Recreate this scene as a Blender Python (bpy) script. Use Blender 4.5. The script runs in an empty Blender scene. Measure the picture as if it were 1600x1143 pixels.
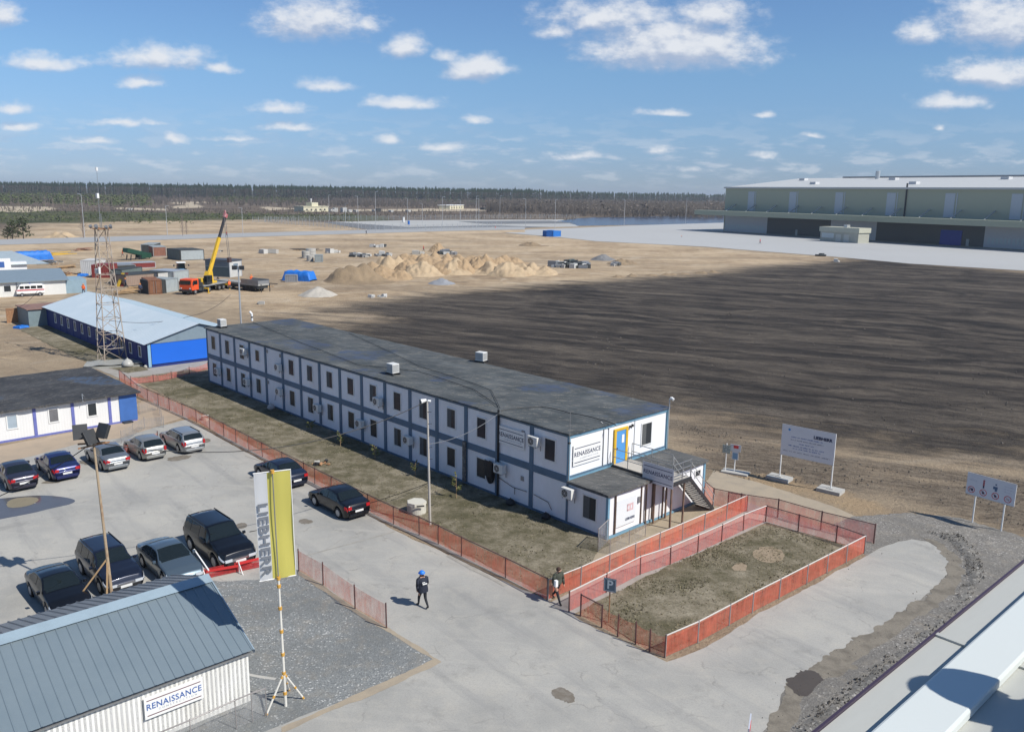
import bpy, bmesh, math, random
import numpy as np
import mathutils
from mathutils import Vector, Matrix, noise
C = bpy.context.scene
COL = C.collection
R = math.radians
# ------------------------------------------------------------------ camera
F_PX, PITCH, ROLL, CAMH = 1309.0, 0.203705, 0.01419, 18.56
cp, sp = math.cos(PITCH), math.sin(PITCH)
FW = Vector((0, cp, -sp)); UP0 = Vector((0, sp, cp)); RT0 = Vector((1, 0, 0))
RT = RT0*math.cos(ROLL) + UP0*math.sin(ROLL)
UPV = -RT0*math.sin(ROLL) + UP0*math.cos(ROLL)
CAM = Vector((0, 0, CAMH))
cam = bpy.data.cameras.new('camera'); camo = bpy.data.objects.new('camera', cam); COL.objects.link(camo)
mw = Matrix((RT, UPV, -FW)).transposed().to_4x4(); mw.translation = CAM
camo.matrix_world = mw
cam.sensor_fit = 'HORIZONTAL'; cam.sensor_width = 36.0; cam.lens = F_PX/1600*36
cam.clip_start = 0.1; cam.clip_end = 30000
C.camera = camo
def ray(px, py): return FW + RT*((px-800)/F_PX) + UPV*((571.5-py)/F_PX)
def G(px, py, z=0.0):
    """point of the plane z where a surveyed photo point stands"""
    d = ray(px, py); t = (z-CAMH)/d.z
    p = CAM + d*t; p.z = z
    return p
def pj(P):
    d = Vector(P)-CAM; z = d.dot(FW)
    return 800+F_PX*d.dot(RT)/z, 571.5-F_PX*d.dot(UPV)/z
def ang(v): return math.atan2(v.y, v.x)
def hpx(P, n):
    """metres that n pixels measure at P"""
    return n*(Vector(P)-CAM).dot(FW)/F_PX
# ------------------------------------------------------------------ sky, sun
SUN_AZ, SUN_EL = R(-29), R(46)
C.view_settings.view_transform = 'Standard'; C.view_settings.look = 'None'
C.view_settings.exposure = 0.36; C.view_settings.gamma = 1
W = bpy.data.worlds.new('World'); C.world = W; W.use_nodes = True
nt = W.node_tree; nt.nodes.clear(); N = nt.nodes; L = nt.links
def nn(t, tree=None, **k):
    n = (tree or nt).nodes.new(t)
    for a, b in k.items(): setattr(n, a, b)
    return n
sky = nn('ShaderNodeTexSky'); sky.sky_type = 'NISHITA'; sky.sun_disc = False
sky.sun_elevation = SUN_EL; sky.sun_rotation = math.atan2(math.cos(SUN_AZ), math.sin(SUN_AZ))
sky.air_density = 1.0; sky.dust_density = 0.15; sky.ozone_density = 3.0; sky.altitude = 100
CLOUDS = [(1055,68,150,40,1.15),(955,22,120,24,.85),(868,44,36,14,.7),(1115,18,70,24,.9),(490,28,92,32,.95),(575,34,22,18,.55),(635,70,38,20,.95),(742,106,54,20,1.05),
 (700,85,26,10,.7),(245,90,90,20,.9),(340,103,34,10,.75),(66,98,66,14,.95),(2,22,34,20,.9),(222,131,40,10,.75),(508,131,54,11,.7),(436,168,46,10,.75),(630,162,62,12,.8),
 (742,188,28,8,.8),(1570,30,120,42,1.0),(1440,48,34,20,.8),(1560,112,100,24,1.0),(1490,158,66,13,.85),(1465,196,14,7,.7),(1040,177,48,6,.65),(1190,178,17,5,.6),(1268,211,20,5,.7),
 (1033,232,30,8,.75),(1195,244,26,7,.7),(905,244,60,7,.65),(18,168,30,10,.8),(30,199,46,8,.7),(195,193,76,7,.7),(275,218,26,9,.85),(150,219,50,6,.65),(455,197,52,8,.75),
 (605,218,24,8,.8),(700,229,42,7,.8),(370,216,60,5,.55),(1080,262,60,5,.4)]
grp = bpy.data.node_groups.new('cloud_field', 'ShaderNodeTree')
grp.interface.new_socket('P', in_out='INPUT', socket_type='NodeSocketVector')
grp.interface.new_socket('Val', in_out='OUTPUT', socket_type='NodeSocketFloat')
gi = nn('NodeGroupInput', grp); go = nn('NodeGroupOutput', grp)
def gm(op, a, b=None, clamp=False):
    n = nn('ShaderNodeMath', grp, operation=op, use_clamp=clamp)
    for i, v in enumerate((a, b)):
        if v is None: continue
        if isinstance(v, (int, float)): n.inputs[i].default_value = v
        else: grp.links.new(v, n.inputs[i])
    return n.outputs[0]
def gv(op, a, b):
    n = nn('ShaderNodeVectorMath', grp, operation=op)
    grp.links.new(a, n.inputs[0])
    if b is not None: n.inputs[1].default_value = b
    return n
P = gi.outputs[0]; cur = None
nzw = nn('ShaderNodeTexNoise', grp); nzw.inputs['Scale'].default_value = 16; nzw.inputs['Detail'].default_value = 3
grp.links.new(P, nzw.inputs['Vector'])
w1 = gv('SUBTRACT', nzw.outputs['Color'], (.5, .5, .5)); w2 = gv('MULTIPLY', w1.outputs[0], (.035, .018, 0))
w3 = nn('ShaderNodeVectorMath', grp, operation='ADD'); grp.links.new(P, w3.inputs[0]); grp.links.new(w2.outputs[0], w3.inputs[1])
PW = w3.outputs[0]
for (cx, cy, rx, ry, st) in CLOUDS:
    d = ray(cx, cy); a, b = d.x/d.y, d.z/d.y
    v = gv('SUBTRACT', PW, (a, b-ry*.25/F_PX, 0)); v = gv('MULTIPLY', v.outputs[0], (F_PX/rx/1.22, F_PX/ry/1.6, 0)); v2_ = gv('MULTIPLY', v.outputs[0], (-1, -1.7, 0)); v3_ = nn('ShaderNodeVectorMath', grp, operation='MAXIMUM'); grp.links.new(v.outputs[0], v3_.inputs[0]); grp.links.new(v2_.outputs[0], v3_.inputs[1]); l = gv('LENGTH', v3_.outputs[0], None)
    st *= 1.5; q = gm('SUBTRACT', st, gm('MULTIPLY', l.outputs['Value'], st))
    cur = q if cur is None else gm('MAXIMUM', cur, q)
nz1 = nn('ShaderNodeTexNoise', grp); nz1.inputs['Scale'].default_value = 40; nz1.inputs['Detail'].default_value = 8; nz1.inputs['Roughness'].default_value = .62
mp = gv('MULTIPLY', P, (1, 1.7, 1)); grp.links.new(mp.outputs[0], nz1.inputs['Vector'])
cur = gm('ADD', gm('MAXIMUM', cur, -.9), gm('MULTIPLY', gm('SUBTRACT', nz1.outputs['Fac'], .51), 1.7))
# low flat cumulus towards the horizon, on a plane of clouds
sx = nn('ShaderNodeSeparateXYZ', grp); grp.links.new(P, sx.inputs[0])
bz = gm('MAXIMUM', sx.outputs[1], .004)
cx_ = nn('ShaderNodeCombineXYZ', grp); inv = gm('DIVIDE', 1.0, gm('ADD', bz, .03))
grp.links.new(gm('MULTIPLY', sx.outputs[0], 9.0), cx_.inputs[0]); grp.links.new(gm('MULTIPLY', bz, 34.0), cx_.inputs[1])
nz2 = nn('ShaderNodeTexNoise', grp); nz2.inputs['Scale'].default_value = 2.3; nz2.inputs['Detail'].default_value = 5; nz2.inputs['Roughness'].default_value = .55
grp.links.new(cx_.outputs[0], nz2.inputs['Vector'])
band = gm('MULTIPLY', gm('SUBTRACT', 1.0, gm('MULTIPLY', gm('ABSOLUTE', gm('SUBTRACT', bz, .035)), 16.0)), 1.0)
low = gm('MINIMUM', gm('ADD', gm('MULTIPLY', gm('SUBTRACT', nz2.outputs['Fac'], .49), 2.8), gm('MULTIPLY', gm('MINIMUM', band, .3), .35)), gm('MULTIPLY', gm('ADD', band, .2), .42))
cur = gm('MAXIMUM', cur, low)
grp.links.new(cur, go.inputs[0])
tc = nn('ShaderNodeTexCoord'); sep = nn('ShaderNodeSeparateXYZ'); L.new(tc.outputs['Generated'], sep.inputs[0])
def wm(op, a, b=None, clamp=False):
    n = nn('ShaderNodeMath', operation=op, use_clamp=clamp)
    for i, v in enumerate((a, b)):
        if v is None: continue
        if isinstance(v, (int, float)): n.inputs[i].default_value = v
        else: L.new(v, n.inputs[i])
    return n.outputs[0]
yc = wm('MAXIMUM', sep.outputs[1], .02)
cb = nn('ShaderNodeCombineXYZ'); L.new(wm('DIVIDE', sep.outputs[0], yc), cb.inputs[0]); L.new(wm('DIVIDE', sep.outputs[2], yc), cb.inputs[1])
g1 = nn('ShaderNodeGroup'); g1.node_tree = grp; L.new(cb.outputs[0], g1.inputs[0])
of = nn('ShaderNodeVectorMath', operation='ADD'); of.inputs[1].default_value = (.004, .013, 0); L.new(cb.outputs[0], of.inputs[0])
g2 = nn('ShaderNodeGroup'); g2.node_tree = grp; L.new(of.outputs[0], g2.inputs[0])
mr = nn('ShaderNodeMapRange', interpolation_type='SMOOTHSTEP'); mr.inputs['From Min'].default_value = .0; mr.inputs['From Max'].default_value = 1.15
L.new(g1.outputs[0], mr.inputs['Value'])
front = wm('MULTIPLY', mr.outputs[0], wm('MULTIPLY', wm('SUBTRACT', sep.outputs[1], .05), 6, True))
front = wm('MULTIPLY', front, wm('MULTIPLY', sep.outputs[2], 60, True))
front = wm('MULTIPLY', front, .93)
sh = nn('ShaderNodeMapRange', interpolation_type='SMOOTHSTEP'); sh.inputs['From Min'].default_value = -.50; sh.inputs['From Max'].default_value = .62
L.new(wm('SUBTRACT', g1.outputs[0], g2.outputs[0]), sh.inputs['Value'])
cc = nn('ShaderNodeMixRGB'); cc.inputs[1].default_value = (.33, .395, .52, 1); cc.inputs[2].default_value = (.63, .65, .685, 1); L.new(sh.outputs[0], cc.inputs[0])
tr_ = nn('ShaderNodeValToRGB'); e_ = tr_.color_ramp.elements
while len(e_) < 6: e_.new(.5)
for i_, (p_, c_) in enumerate(((0, (.42, .56, .95)), (.03, (.47, .60, .95)), (.07, (.56, .70, .97)), (.135, (.67, .83, 1.01)), (.25, (.72, .88, 1.07)), (.6, (.88, .96, 1.02)))): e_[i_].position = p_; e_[i_].color = (*c_, 1)
L.new(sep.outputs[2], tr_.inputs[0])
tm_ = nn('ShaderNodeMixRGB', blend_type='MULTIPLY'); tm_.inputs[0].default_value = 1; L.new(sky.outputs[0], tm_.inputs[1]); L.new(tr_.outputs[0], tm_.inputs[2])
bgs = nn('ShaderNodeBackground'); bgs.inputs[1].default_value = .085; L.new(tm_.outputs[0], bgs.inputs[0])
bgc = nn('ShaderNodeBackground'); bgc.inputs[1].default_value = 1.0; L.new(cc.outputs[0], bgc.inputs[0])
mx = nn('ShaderNodeMixShader'); L.new(front, mx.inputs[0]); L.new(bgs.outputs[0], mx.inputs[1]); L.new(bgc.outputs[0], mx.inputs[2])
wo = nn('ShaderNodeOutputWorld'); L.new(mx.outputs[0], wo.inputs[0])
W.cycles.sampling_method = 'MANUAL'; W.cycles.sample_map_resolution = 512
sun = bpy.data.lights.new('sun', 'SUN'); sun.energy = 4.2; sun.angle = R(.5); sun.color = (1, .955, .88)
so = bpy.data.objects.new('sun', sun); COL.objects.link(so)
sd = Vector((math.cos(SUN_AZ)*math.cos(SUN_EL), math.sin(SUN_AZ)*math.cos(SUN_EL), math.sin(SUN_EL)))
so.rotation_euler = sd.to_track_quat('Z', 'Y').to_euler(); so.location = (0, -20, 60)
# ------------------------------------------------------------------ helpers
rnd = random.Random(7)
def tag(o, label=None, cat=None, group=None, kind=None):
    if label: o['label'] = label
    if cat: o['category'] = cat
    if group: o['group'] = group
    if kind: o['kind'] = kind
    return o
def empty(name, label, cat, loc, rz=0, group=None):
    o = bpy.data.objects.new(name, None); COL.objects.link(o); o.empty_display_size = .3
    o.location = loc; o.rotation_euler = (0, 0, rz)
    return tag(o, label, cat, group)
def kids(o): return [c for c in COL.objects if c.parent == o]
def copy_tree(o, parent=None):
    c = o.copy(); COL.objects.link(c)
    if parent is not None: c.parent = parent
    for k in kids(o): copy_tree(k, c)
    return c
class MB:
    def __init__(s): s.v = []; s.f = []
    def add(s, vs, fs):
        n = len(s.v); s.v += [tuple(v) for v in vs]; s.f += [tuple(i+n for i in f) for f in fs]; return s
    def box(s, x0, x1, y0, y1, z0, z1):
        vs = [(x, y, z) for z in (z0, z1) for y in (y0, y1) for x in (x0, x1)]
        return s.add(vs, [(0,2,3,1),(4,5,7,6),(0,1,5,4),(2,6,7,3),(0,4,6,2),(1,3,7,5)])
    def quad(s, a, b, c, d): return s.add([a, b, c, d], [(0,1,2,3)])
    def cyl(s, p0, p1, r0, r1=None, n=8, cap=True):
        r1 = r0 if r1 is None else r1
        p0 = Vector(p0); p1 = Vector(p1); ax = (p1-p0).normalized()
        a = ax.orthogonal().normalized(); b = ax.cross(a)
        vs = []
        for p, r in ((p0, r0), (p1, r1)):
            for i in range(n):
                t = 2*math.pi*i/n; vs.append(p + a*(r*math.cos(t)) + b*(r*math.sin(t)))
        fs = [(i, (i+1) % n, n+(i+1) % n, n+i) for i in range(n)]
        if cap: fs += [tuple(range(n-1, -1, -1)), tuple(range(n, 2*n))]
        return s.add(vs, fs)
    def bar(s, p0, p1, w, h=None, up=(0, 0, 1)):
        h = w if h is None else h
        p0 = Vector(p0); p1 = Vector(p1); ax = (p1-p0).normalized(); u = Vector(up)
        if abs(ax.dot(u)) > .98: u = Vector((1, 0, 0))
        a = ax.cross(u).normalized(); b = a.cross(ax).normalized()
        vs = [p + a*(w/2*i) + b*(h/2*j) for p in (p0, p1) for i, j in ((-1,-1),(1,-1),(1,1),(-1,1))]
        return s.add(vs, [(3,2,1,0),(4,5,6,7),(0,1,5,4),(1,2,6,5),(2,3,7,6),(3,0,4,7)])
    def prism(s, pts, z0, z1):
        n = len(pts)
        return s.add([(p[0], p[1], z0) for p in pts]+[(p[0], p[1], z1) for p in pts],
                     [tuple(range(n-1, -1, -1)), tuple(range(n, 2*n))]+[(i, (i+1) % n, n+(i+1) % n, n+i) for i in range(n)])
    def prism_x(s, prof, x0, x1):
        """profile of (y, z) extruded along x"""
        n = len(prof)
        return s.add([(x0, p[0], p[1]) for p in prof]+[(x1, p[0], p[1]) for p in prof],
                     [tuple(range(n)), tuple(range(2*n-1, n-1, -1))]+[(i, n+i, n+(i+1) % n, (i+1) % n) for i in range(n)])
    def prism_y(s, prof, y0, y1):
        n = len(prof)
        return s.add([(p[0], y0, p[1]) for p in prof]+[(p[0], y1, p[1]) for p in prof],
                     [tuple(range(n-1, -1, -1)), tuple(range(n, 2*n))]+[(i, (i+1) % n, n+(i+1) % n, n+i) for i in range(n)])
    def grid(s, P):
        r = len(P); c = len(P[0])
        return s.add([p for row in P for p in row], [(i*c+j, i*c+j+1, (i+1)*c+j+1, (i+1)*c+j) for i in range(r-1) for j in range(c-1)])
    def xf(s, m, start=0):
        s.v[start:] = [tuple(m @ Vector(v)) for v in s.v[start:]]; return s
    def build(s, name, mat, parent=None, smooth=False, bevel=0, loc=None, rz=0):
        me = bpy.data.meshes.new(name); me.from_pydata(s.v, [], s.f); me.validate()
        if mat: me.materials.append(mat)
        if smooth: me.polygons.foreach_set('use_smooth', [True]*len(me.polygons))
        o = bpy.data.objects.new(name, me); COL.objects.link(o)
        if parent: o.parent = parent
        if loc is not None: o.location = loc; o.rotation_euler = (0, 0, rz)
        if bevel:
            b = o.modifiers.new('b', 'BEVEL'); b.width = bevel; b.segments = 2; b.limit_method = 'ANGLE'
        return o
def split_build(mb, name, mat, parent=None, kind=None):
    """each loose piece of the builder becomes an object of its own"""
    n = len(mb.v); par_ = list(range(n))
    def find(i):
        while par_[i] != i: par_[i] = par_[par_[i]]; i = par_[i]
        return i
    for f in mb.f:
        for k in f[1:]: par_[find(f[0])] = find(k)
    gr = {}
    for f in mb.f: gr.setdefault(find(f[0]), []).append(f)
    out = []
    for fs in gr.values():
        ids = sorted({i for f in fs for i in f}); mp = {v: i for i, v in enumerate(ids)}; m_ = MB(); m_.add([mb.v[i] for i in ids], [tuple(mp[i] for i in f) for f in fs]); out.append(m_.build(name, mat, parent))
    return out
# ------------------------------------------------------------------ materials
def _mat(name):
    m = bpy.data.materials.new(name); m.use_nodes = True
    t = m.node_tree; t.nodes.clear()
    o = t.nodes.new('ShaderNodeOutputMaterial'); b = t.nodes.new('ShaderNodeBsdfPrincipled'); t.links.new(b.outputs[0], o.inputs[0])
    return m, t, b, o
def T(t, typ, **k):
    n = t.nodes.new(typ)
    for a, v in k.items():
        if a.startswith('i_'):
            n.inputs[a[2:].replace('_', ' ')].default_value = v
        else: setattr(n, a, v)
    return n
def c4(c): return (c[0], c[1], c[2], 1)
def posmap(t, rot=0, scale=(1, 1, 1), obj=False):
    if obj: src = T(t, 'ShaderNodeTexCoord').outputs['Object']
    else: src = T(t, 'ShaderNodeNewGeometry').outputs['Position']
    if rot:
        m0 = T(t, 'ShaderNodeMapping'); m0.inputs['Rotation'].default_value = (0, 0, rot); t.links.new(src, m0.inputs[0]); src = m0.outputs[0]
    m = T(t, 'ShaderNodeMapping'); m.inputs['Scale'].default_value = scale
    t.links.new(src, m.inputs[0]); return m.outputs[0]
def noisef(t, vec, scale, detail=5, rough=.6):
    n = T(t, 'ShaderNodeTexNoise', i_Scale=scale, i_Detail=detail, i_Roughness=rough); t.links.new(vec, n.inputs['Vector']); return n.outputs['Fac']
def ramp(t, fac, stops):
    r = T(t, 'ShaderNodeValToRGB'); e = r.color_ramp.elements
    while len(e) < len(stops): e.new(.5)
    for i, (p, c) in enumerate(stops):
        e[i].position = p; e[i].color = c4(c) if not isinstance(c, (int, float)) else (c, c, c, 1)
    t.links.new(fac, r.inputs[0]); return r.outputs[0]
def mixc(t, fac, a, b, mode='MIX'):
    m = T(t, 'ShaderNodeMixRGB', blend_type=mode)
    for i, v in ((0, fac), (1, a), (2, b)):
        if isinstance(v, (int, float)): m.inputs[i].default_value = v
        elif isinstance(v, tuple): m.inputs[i].default_value = c4(v)
        else: t.links.new(v, m.inputs[i])
    return m.outputs[0]
def mathn(t, op, a, b=0.0, clamp=False):
    m = T(t, 'ShaderNodeMath', operation=op, use_clamp=clamp)
    for i, v in enumerate((a, b)):
        if isinstance(v, (int, float)): m.inputs[i].default_value = v
        else: t.links.new(v, m.inputs[i])
    return m.outputs[0]
def bump(t, b, h, dist, strength=.6):
    n = T(t, 'ShaderNodeBump', i_Distance=dist, i_Strength=strength); t.links.new(h, n.inputs['Height']); t.links.new(n.outputs[0], b.inputs['Normal'])
def M(name, col, rough=.7, metal=0, dirt=.25, dcol=None, scale=1.5, spec=.4, bmp=0, coat=0, obj=False, sc=(1, 1, 1), rot=0, ds=(.45, .7)):
    m, t, b, o = _mat(name)
    v = posmap(t, rot, sc, obj)
    f = noisef(t, v, scale)
    f2 = noisef(t, v, scale*9, 3)
    dc = dcol or tuple(c*.55 for c in col)
    c = mixc(t, mathn(t, 'MULTIPLY', ramp(t, f, [(ds[0], 0.0), (ds[1], 1.0)]), dirt), col, dc)
    c = mixc(t, mathn(t, 'MULTIPLY', ramp(t, f2, [(.35, 0.0), (.75, 1.0)]), dirt*.5), c, dc)
    t.links.new(c, b.inputs['Base Color'])
    b.inputs['Roughness'].default_value = rough; b.inputs['Metallic'].default_value = metal
    b.inputs['Specular IOR Level'].default_value = spec; b.inputs['Coat Weight'].default_value = coat
    if bmp: bump(t, b, f2, bmp)
    return m
def MN(name, holes=.5, col=(.8, .12, .05), cell=.06, obj=False, axis=None):
    """knitted safety netting / chain link: fine holes between threads, cast as partial cover"""
    m, t, b, o = _mat(name)
    g = T(t, 'ShaderNodeNewGeometry').outputs['Position']
    f = noisef(t, posmap(t), 1.3, 3)
    f3 = noisef(t, posmap(t, 0, (2, 2, .4)), 4, 3)
    c = mixc(t, f3, col, tuple(min(1, k*1.0+.06) for k in col))
    t.links.new(c, b.inputs['Base Color']); b.inputs['Roughness'].default_value = .6
    tl = T(t, 'ShaderNodeBsdfTranslucent'); t.links.new(c, tl.inputs[0])
    ms = T(t, 'ShaderNodeMixShader'); ms.inputs[0].default_value = .45; t.links.new(b.outputs[0], ms.inputs[1]); t.links.new(tl.outputs[0], ms.inputs[2])
    tr = T(t, 'ShaderNodeBsdfTransparent')
    fw_ = noisef(t, posmap(t, 0, (2.6, 2.6, .5)), 1.6, 5, .7)
    a = mathn(t, 'ADD', mathn(t, 'ADD', mathn(t, 'MULTIPLY', mathn(t, 'SUBTRACT', f, .5), .6), mathn(t, 'MULTIPLY', mathn(t, 'SUBTRACT', fw_, .5), .9)), holes, True)
    m2 = T(t, 'ShaderNodeMixShader'); t.links.new(a, m2.inputs[0]); t.links.new(ms.outputs[0], m2.inputs[1]); t.links.new(tr.outputs[0], m2.inputs[2])
    t.links.new(m2.outputs[0], o.inputs[0])
    return m
def glassm(name, col=(.02, .03, .035), rough=.06, spec=.8):
    m, t, b, o = _mat(name); b.inputs['Base Color'].default_value = c4(col); b.inputs['Roughness'].default_value = rough
    b.inputs['Specular IOR Level'].default_value = spec; return m
WHITEP = M('white_cladding', (.70, .71, .72), .55, 0, .18, (.45, .43, .4), .5, sc=(1, 1, .35))
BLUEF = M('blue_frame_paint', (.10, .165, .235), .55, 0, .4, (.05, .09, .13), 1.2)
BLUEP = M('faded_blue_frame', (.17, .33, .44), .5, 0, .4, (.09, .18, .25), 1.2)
WINF = M('white_window_frame', (.72, .72, .7), .4, 0, .1)
GLASS = glassm('window_glass', (.035, .04, .045), .2, .25)
CURT = M('window_blind', (.10, .105, .105), .8, 0, .3, (.05, .05, .05), 6)
ACW = M('ac_white', (.66, .66, .63), .45, 0, .15)
BLACK = M('black_rubber', (.015, .015, .016), .6, 0, .3, (.04, .04, .04))
DGREY = M('dark_grey_metal', (.05, .052, .055), .5, .3, .3)
GREY = M('grey_metal', (.30, .31, .32), .45, .5, .3)
LGREY = M('pale_galvanised_metal', (.50, .52, .53), .4, .5, .25)
CONC = M('concrete', (.42, .41, .38), .9, 0, .4, (.28, .27, .24), 2, bmp=.01)
WHITE = M('white_paint', (.78, .78, .76), .5, 0, .12)
YELL = M('yellow_paint', (.66, .42, .03), .5, 0, .3, (.4, .22, .02))
ORAN = M('orange_paint', (.72, .09, .02), .45, 0, .25)
RUST = M('rusty_steel', (.34, .19, .10), .8, 0, .7, (.15, .065, .03), 4)
POSTM = M('painted_fence_post', (.13, .06, .055), .6, 0, .5, (.05, .045, .045))
WOOD = M('timber', (.42, .28, .15), .8, 0, .5)
BRBLUE = M('bright_blue_panel', (.012, .13, .62), .5, 0, .15, (.01, .09, .42), .4)
NAVY = M('navy_cladding', (.012, .028, .16), .6, 0, .3)
TARP = M('blue_tarpaulin', (.02, .18, .62), .45, 0, .5, (.01, .08, .35), 1.3, bmp=.1)
SIGNBL = M('sign_blue_ink', (.05, .12, .35), .5, 0, .1)
INKN = M('sign_navy_ink', (.03, .04, .09), .5, 0, .1)
INKG = M('sign_grey_ink', (.42, .45, .5), .5, 0, .1)
INKR = M('sign_red_ink', (.55, .05, .05), .5, 0, .1)
def text_mesh(s, size, bold=.0, spacing=1.0, sx=1.0):
    """letters lying in the local xz plane, reading along +x, facing -y"""
    cu = bpy.data.curves.new('t', 'FONT'); cu.body = s; cu.size = size; cu.align_x = 'CENTER'; cu.align_y = 'CENTER'
    cu.extrude = .004; cu.offset = bold; cu.space_character = spacing; cu.resolution_u = 3
    o = bpy.data.objects.new('t', cu); COL.objects.link(o)
    dg = bpy.context.evaluated_depsgraph_get(); dg.update()
    me = bpy.data.meshes.new_from_object(o.evaluated_get(dg))
    bpy.data.objects.remove(o); bpy.data.curves.remove(cu)
    vs = [(v.co.x*sx, -v.co.z, v.co.y) for v in me.vertices]; fs = [tuple(p.vertices) for p in me.polygons]
    bpy.data.meshes.remove(me)
    mb = MB(); mb.add(vs, fs); return mb
# ------------------------------------------------------------------ ground
def pxpoly(pts, z=0): return [G(x, y, z) for x, y in pts]
def sdist(X, Y, poly):
    """signed distance to a polygon, positive inside"""
    px = np.array([p[0] for p in poly]); py = np.array([p[1] for p in poly])
    d = np.full(X.shape, 1e9); ins = np.zeros(X.shape, bool); n = len(px)
    for i in range(n):
        x0, y0, x1, y1 = px[i], py[i], px[(i+1) % n], py[(i+1) % n]
        ex, ey = x1-x0, y1-y0
        t = np.clip(((X-x0)*ex+(Y-y0)*ey)/(ex*ex+ey*ey+1e-9), 0, 1)
        d = np.minimum(d, np.hypot(X-x0-t*ex, Y-y0-t*ey))
        c = ((y0 > Y) != (y1 > Y)) & (X < ex*(Y-y0)/(ey if abs(ey) > 1e-9 else 1e-9)+x0)
        ins ^= c
    return np.where(ins, d, -d)
rr = np.concatenate([[1.5], np.geomspace(6, 60, 60), np.geomspace(61, 900, 190)[1:], np.geomspace(930, 9000, 26)])
aa = np.radians(np.concatenate([np.arange(-180, -42, 6), np.arange(-42, 42, .42), np.arange(42, 180, 6)]))
RRg, AAg = np.meshgrid(rr, aa, indexing='ij')
GX = RRg*np.sin(AAg); GY = RRg*np.cos(AAg)
nr, na = RRg.shape
SOIL = pxpoly([(430,500),(475,488),(550,478),(625,467),(675,459),(800,450),(850,444),(975,437),(1075,430),(1150,423),(1200,416),(1300,408),(1350,404),(1450,412),(1600,425),(1800,445),(2300,520),(2500,700),(1900,720),(1600,722),(1480,716),(1380,706),(1250,690),(1130,664),(1040,640),(900,640),(600,560),(450,520)])
SANDY = pxpoly([(-400,420),(-400,372),(0,372),(60,352),(260,344),(400,346),(520,354),(620,362),(800,366),(1000,378),(1200,396),(1340,403),(1200,414),(1000,432),(800,446),(600,466),(460,492),(380,490),(300,460),(150,450),(0,560),(-600,620)])
SCRUB = pxpoly([(-2500,326),(-500,340),(0,368),(60,349),(260,341),(400,342),(500,347),(700,349),(1000,345),(1150,340),(1500,336),(3500,368),(3500,342.5),(1600,314),(1000,304.9),(0,290.8),(-2500,256)])
GREENF = pxpoly([(-1000,300),(0,350),(120,348),(400,343),(640,347),(600,336),(400,334),(0,328),(-1000,290)])
PALE = [pxpoly(p) for p in ([(-60,330),(0,322),(80,323),(90,327),(40,332)], [(262,316),(345,314),(350,317),(270,319)], [(262,321),(312,320),(320,324),(270,326)],
        [(540,327),(690,326),(860,325),(860,328),(700,330),(545,330)], [(960,333),(1110,329),(1112,331),(965,334)], [(180,324),(262,326),(262,329),(180,327)], [(400,322),(470,326),(420,329)])]
TRAMP = pxpoly([(1050,655),(1200,690),(1350,722),(1480,735),(1600,745),(1800,770),(1800,860),(1600,830),(1500,795),(1380,760),(1220,760),(1110,740)])
BRIGHT = pxpoly([(1150,735),(1215,735),(1300,765),(1400,795),(1480,812),(1400,822),(1330,800),(1240,775),(1170,760)])
ISLE = pxpoly([(440,498),(500,492),(560,490),(555,500),(520,506),(460,507)])
def attr(me, name, arr):
    a = me.attributes.new(name, 'FLOAT', 'POINT'); a.data.foreach_set('value', np.ascontiguousarray(arr.ravel(), dtype=np.float32))
Z = np.zeros_like(GX)
ditch = sdist(GX, GY, pxpoly([(1500,806),(1540,812),(1600,832),(1760,868),(1760,850),(1600,818),(1530,800)]))
Z -= np.clip(ditch+.15, 0, .5)*1.0
field = sdist(GX, GY, pxpoly([(1060,645),(1700,720),(1900,560),(1300,420),(700,470)]))
vals = np.array([noise.noise(Vector((x*.35, y*.35, 0)))*.13+noise.noise(Vector((x*1.1, y*1.1, 3)))*.09 for x, y in zip(GX.ravel(), GY.ravel())]).reshape(GX.shape)
tr = np.maximum(sdist(GX, GY, TRAMP), field)
Z += vals*np.clip(tr/3, 0, 1)
vs = np.stack([GX, GY, Z], -1).reshape(-1, 3)
fs = [(i*na+j, i*na+(j+1) % na, (i+1)*na+(j+1) % na, (i+1)*na+j) for i in range(nr-1) for j in range(na)]
fs = [f[::-1] for f in fs]; fs.append(tuple(range(na)))
me = bpy.data.meshes.new('ground'); me.from_pydata(vs.tolist(), [], fs); me.validate(); me.update()
sc_ = np.clip(GY/25, 1, 200)
attr(me, 'soil', np.clip(np.minimum(sdist(GX, GY, SOIL), -sdist(GX, GY, ISLE)), -14, 14))
attr(me, 'sandy', np.clip(sdist(GX, GY, SANDY), -30, 30))
attr(me, 'scrub', np.clip(sdist(GX, GY, SCRUB), -40, 40))
attr(me, 'green', np.clip(sdist(GX, GY, GREENF), -40, 40))
attr(me, 'bright', np.clip(sdist(GX, GY, BRIGHT), -5, 5))
attr(me, 'tramp', np.clip(sdist(GX, GY, TRAMP), -8, 8))
attr(me, 'pale', np.clip(np.max([sdist(GX, GY, p)/np.maximum(GY/300, 1) for p in PALE], 0), -5, 5))
me.polygons.foreach_set('use_smooth', [True]*len(me.polygons))
m, t, b, o = _mat('site_ground')
def A(name): return T(t, 'ShaderNodeAttribute', attribute_name=name).outputs['Fac']
def smooth(v, a, b_):
    r = T(t, 'ShaderNodeMapRange', interpolation_type='SMOOTHSTEP'); r.inputs['From Min'].default_value = a; r.inputs['From Max'].default_value = b_
    t.links.new(v, r.inputs['Value']); return r.outputs[0]
P0 = posmap(t)
STR = R(20)
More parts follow.
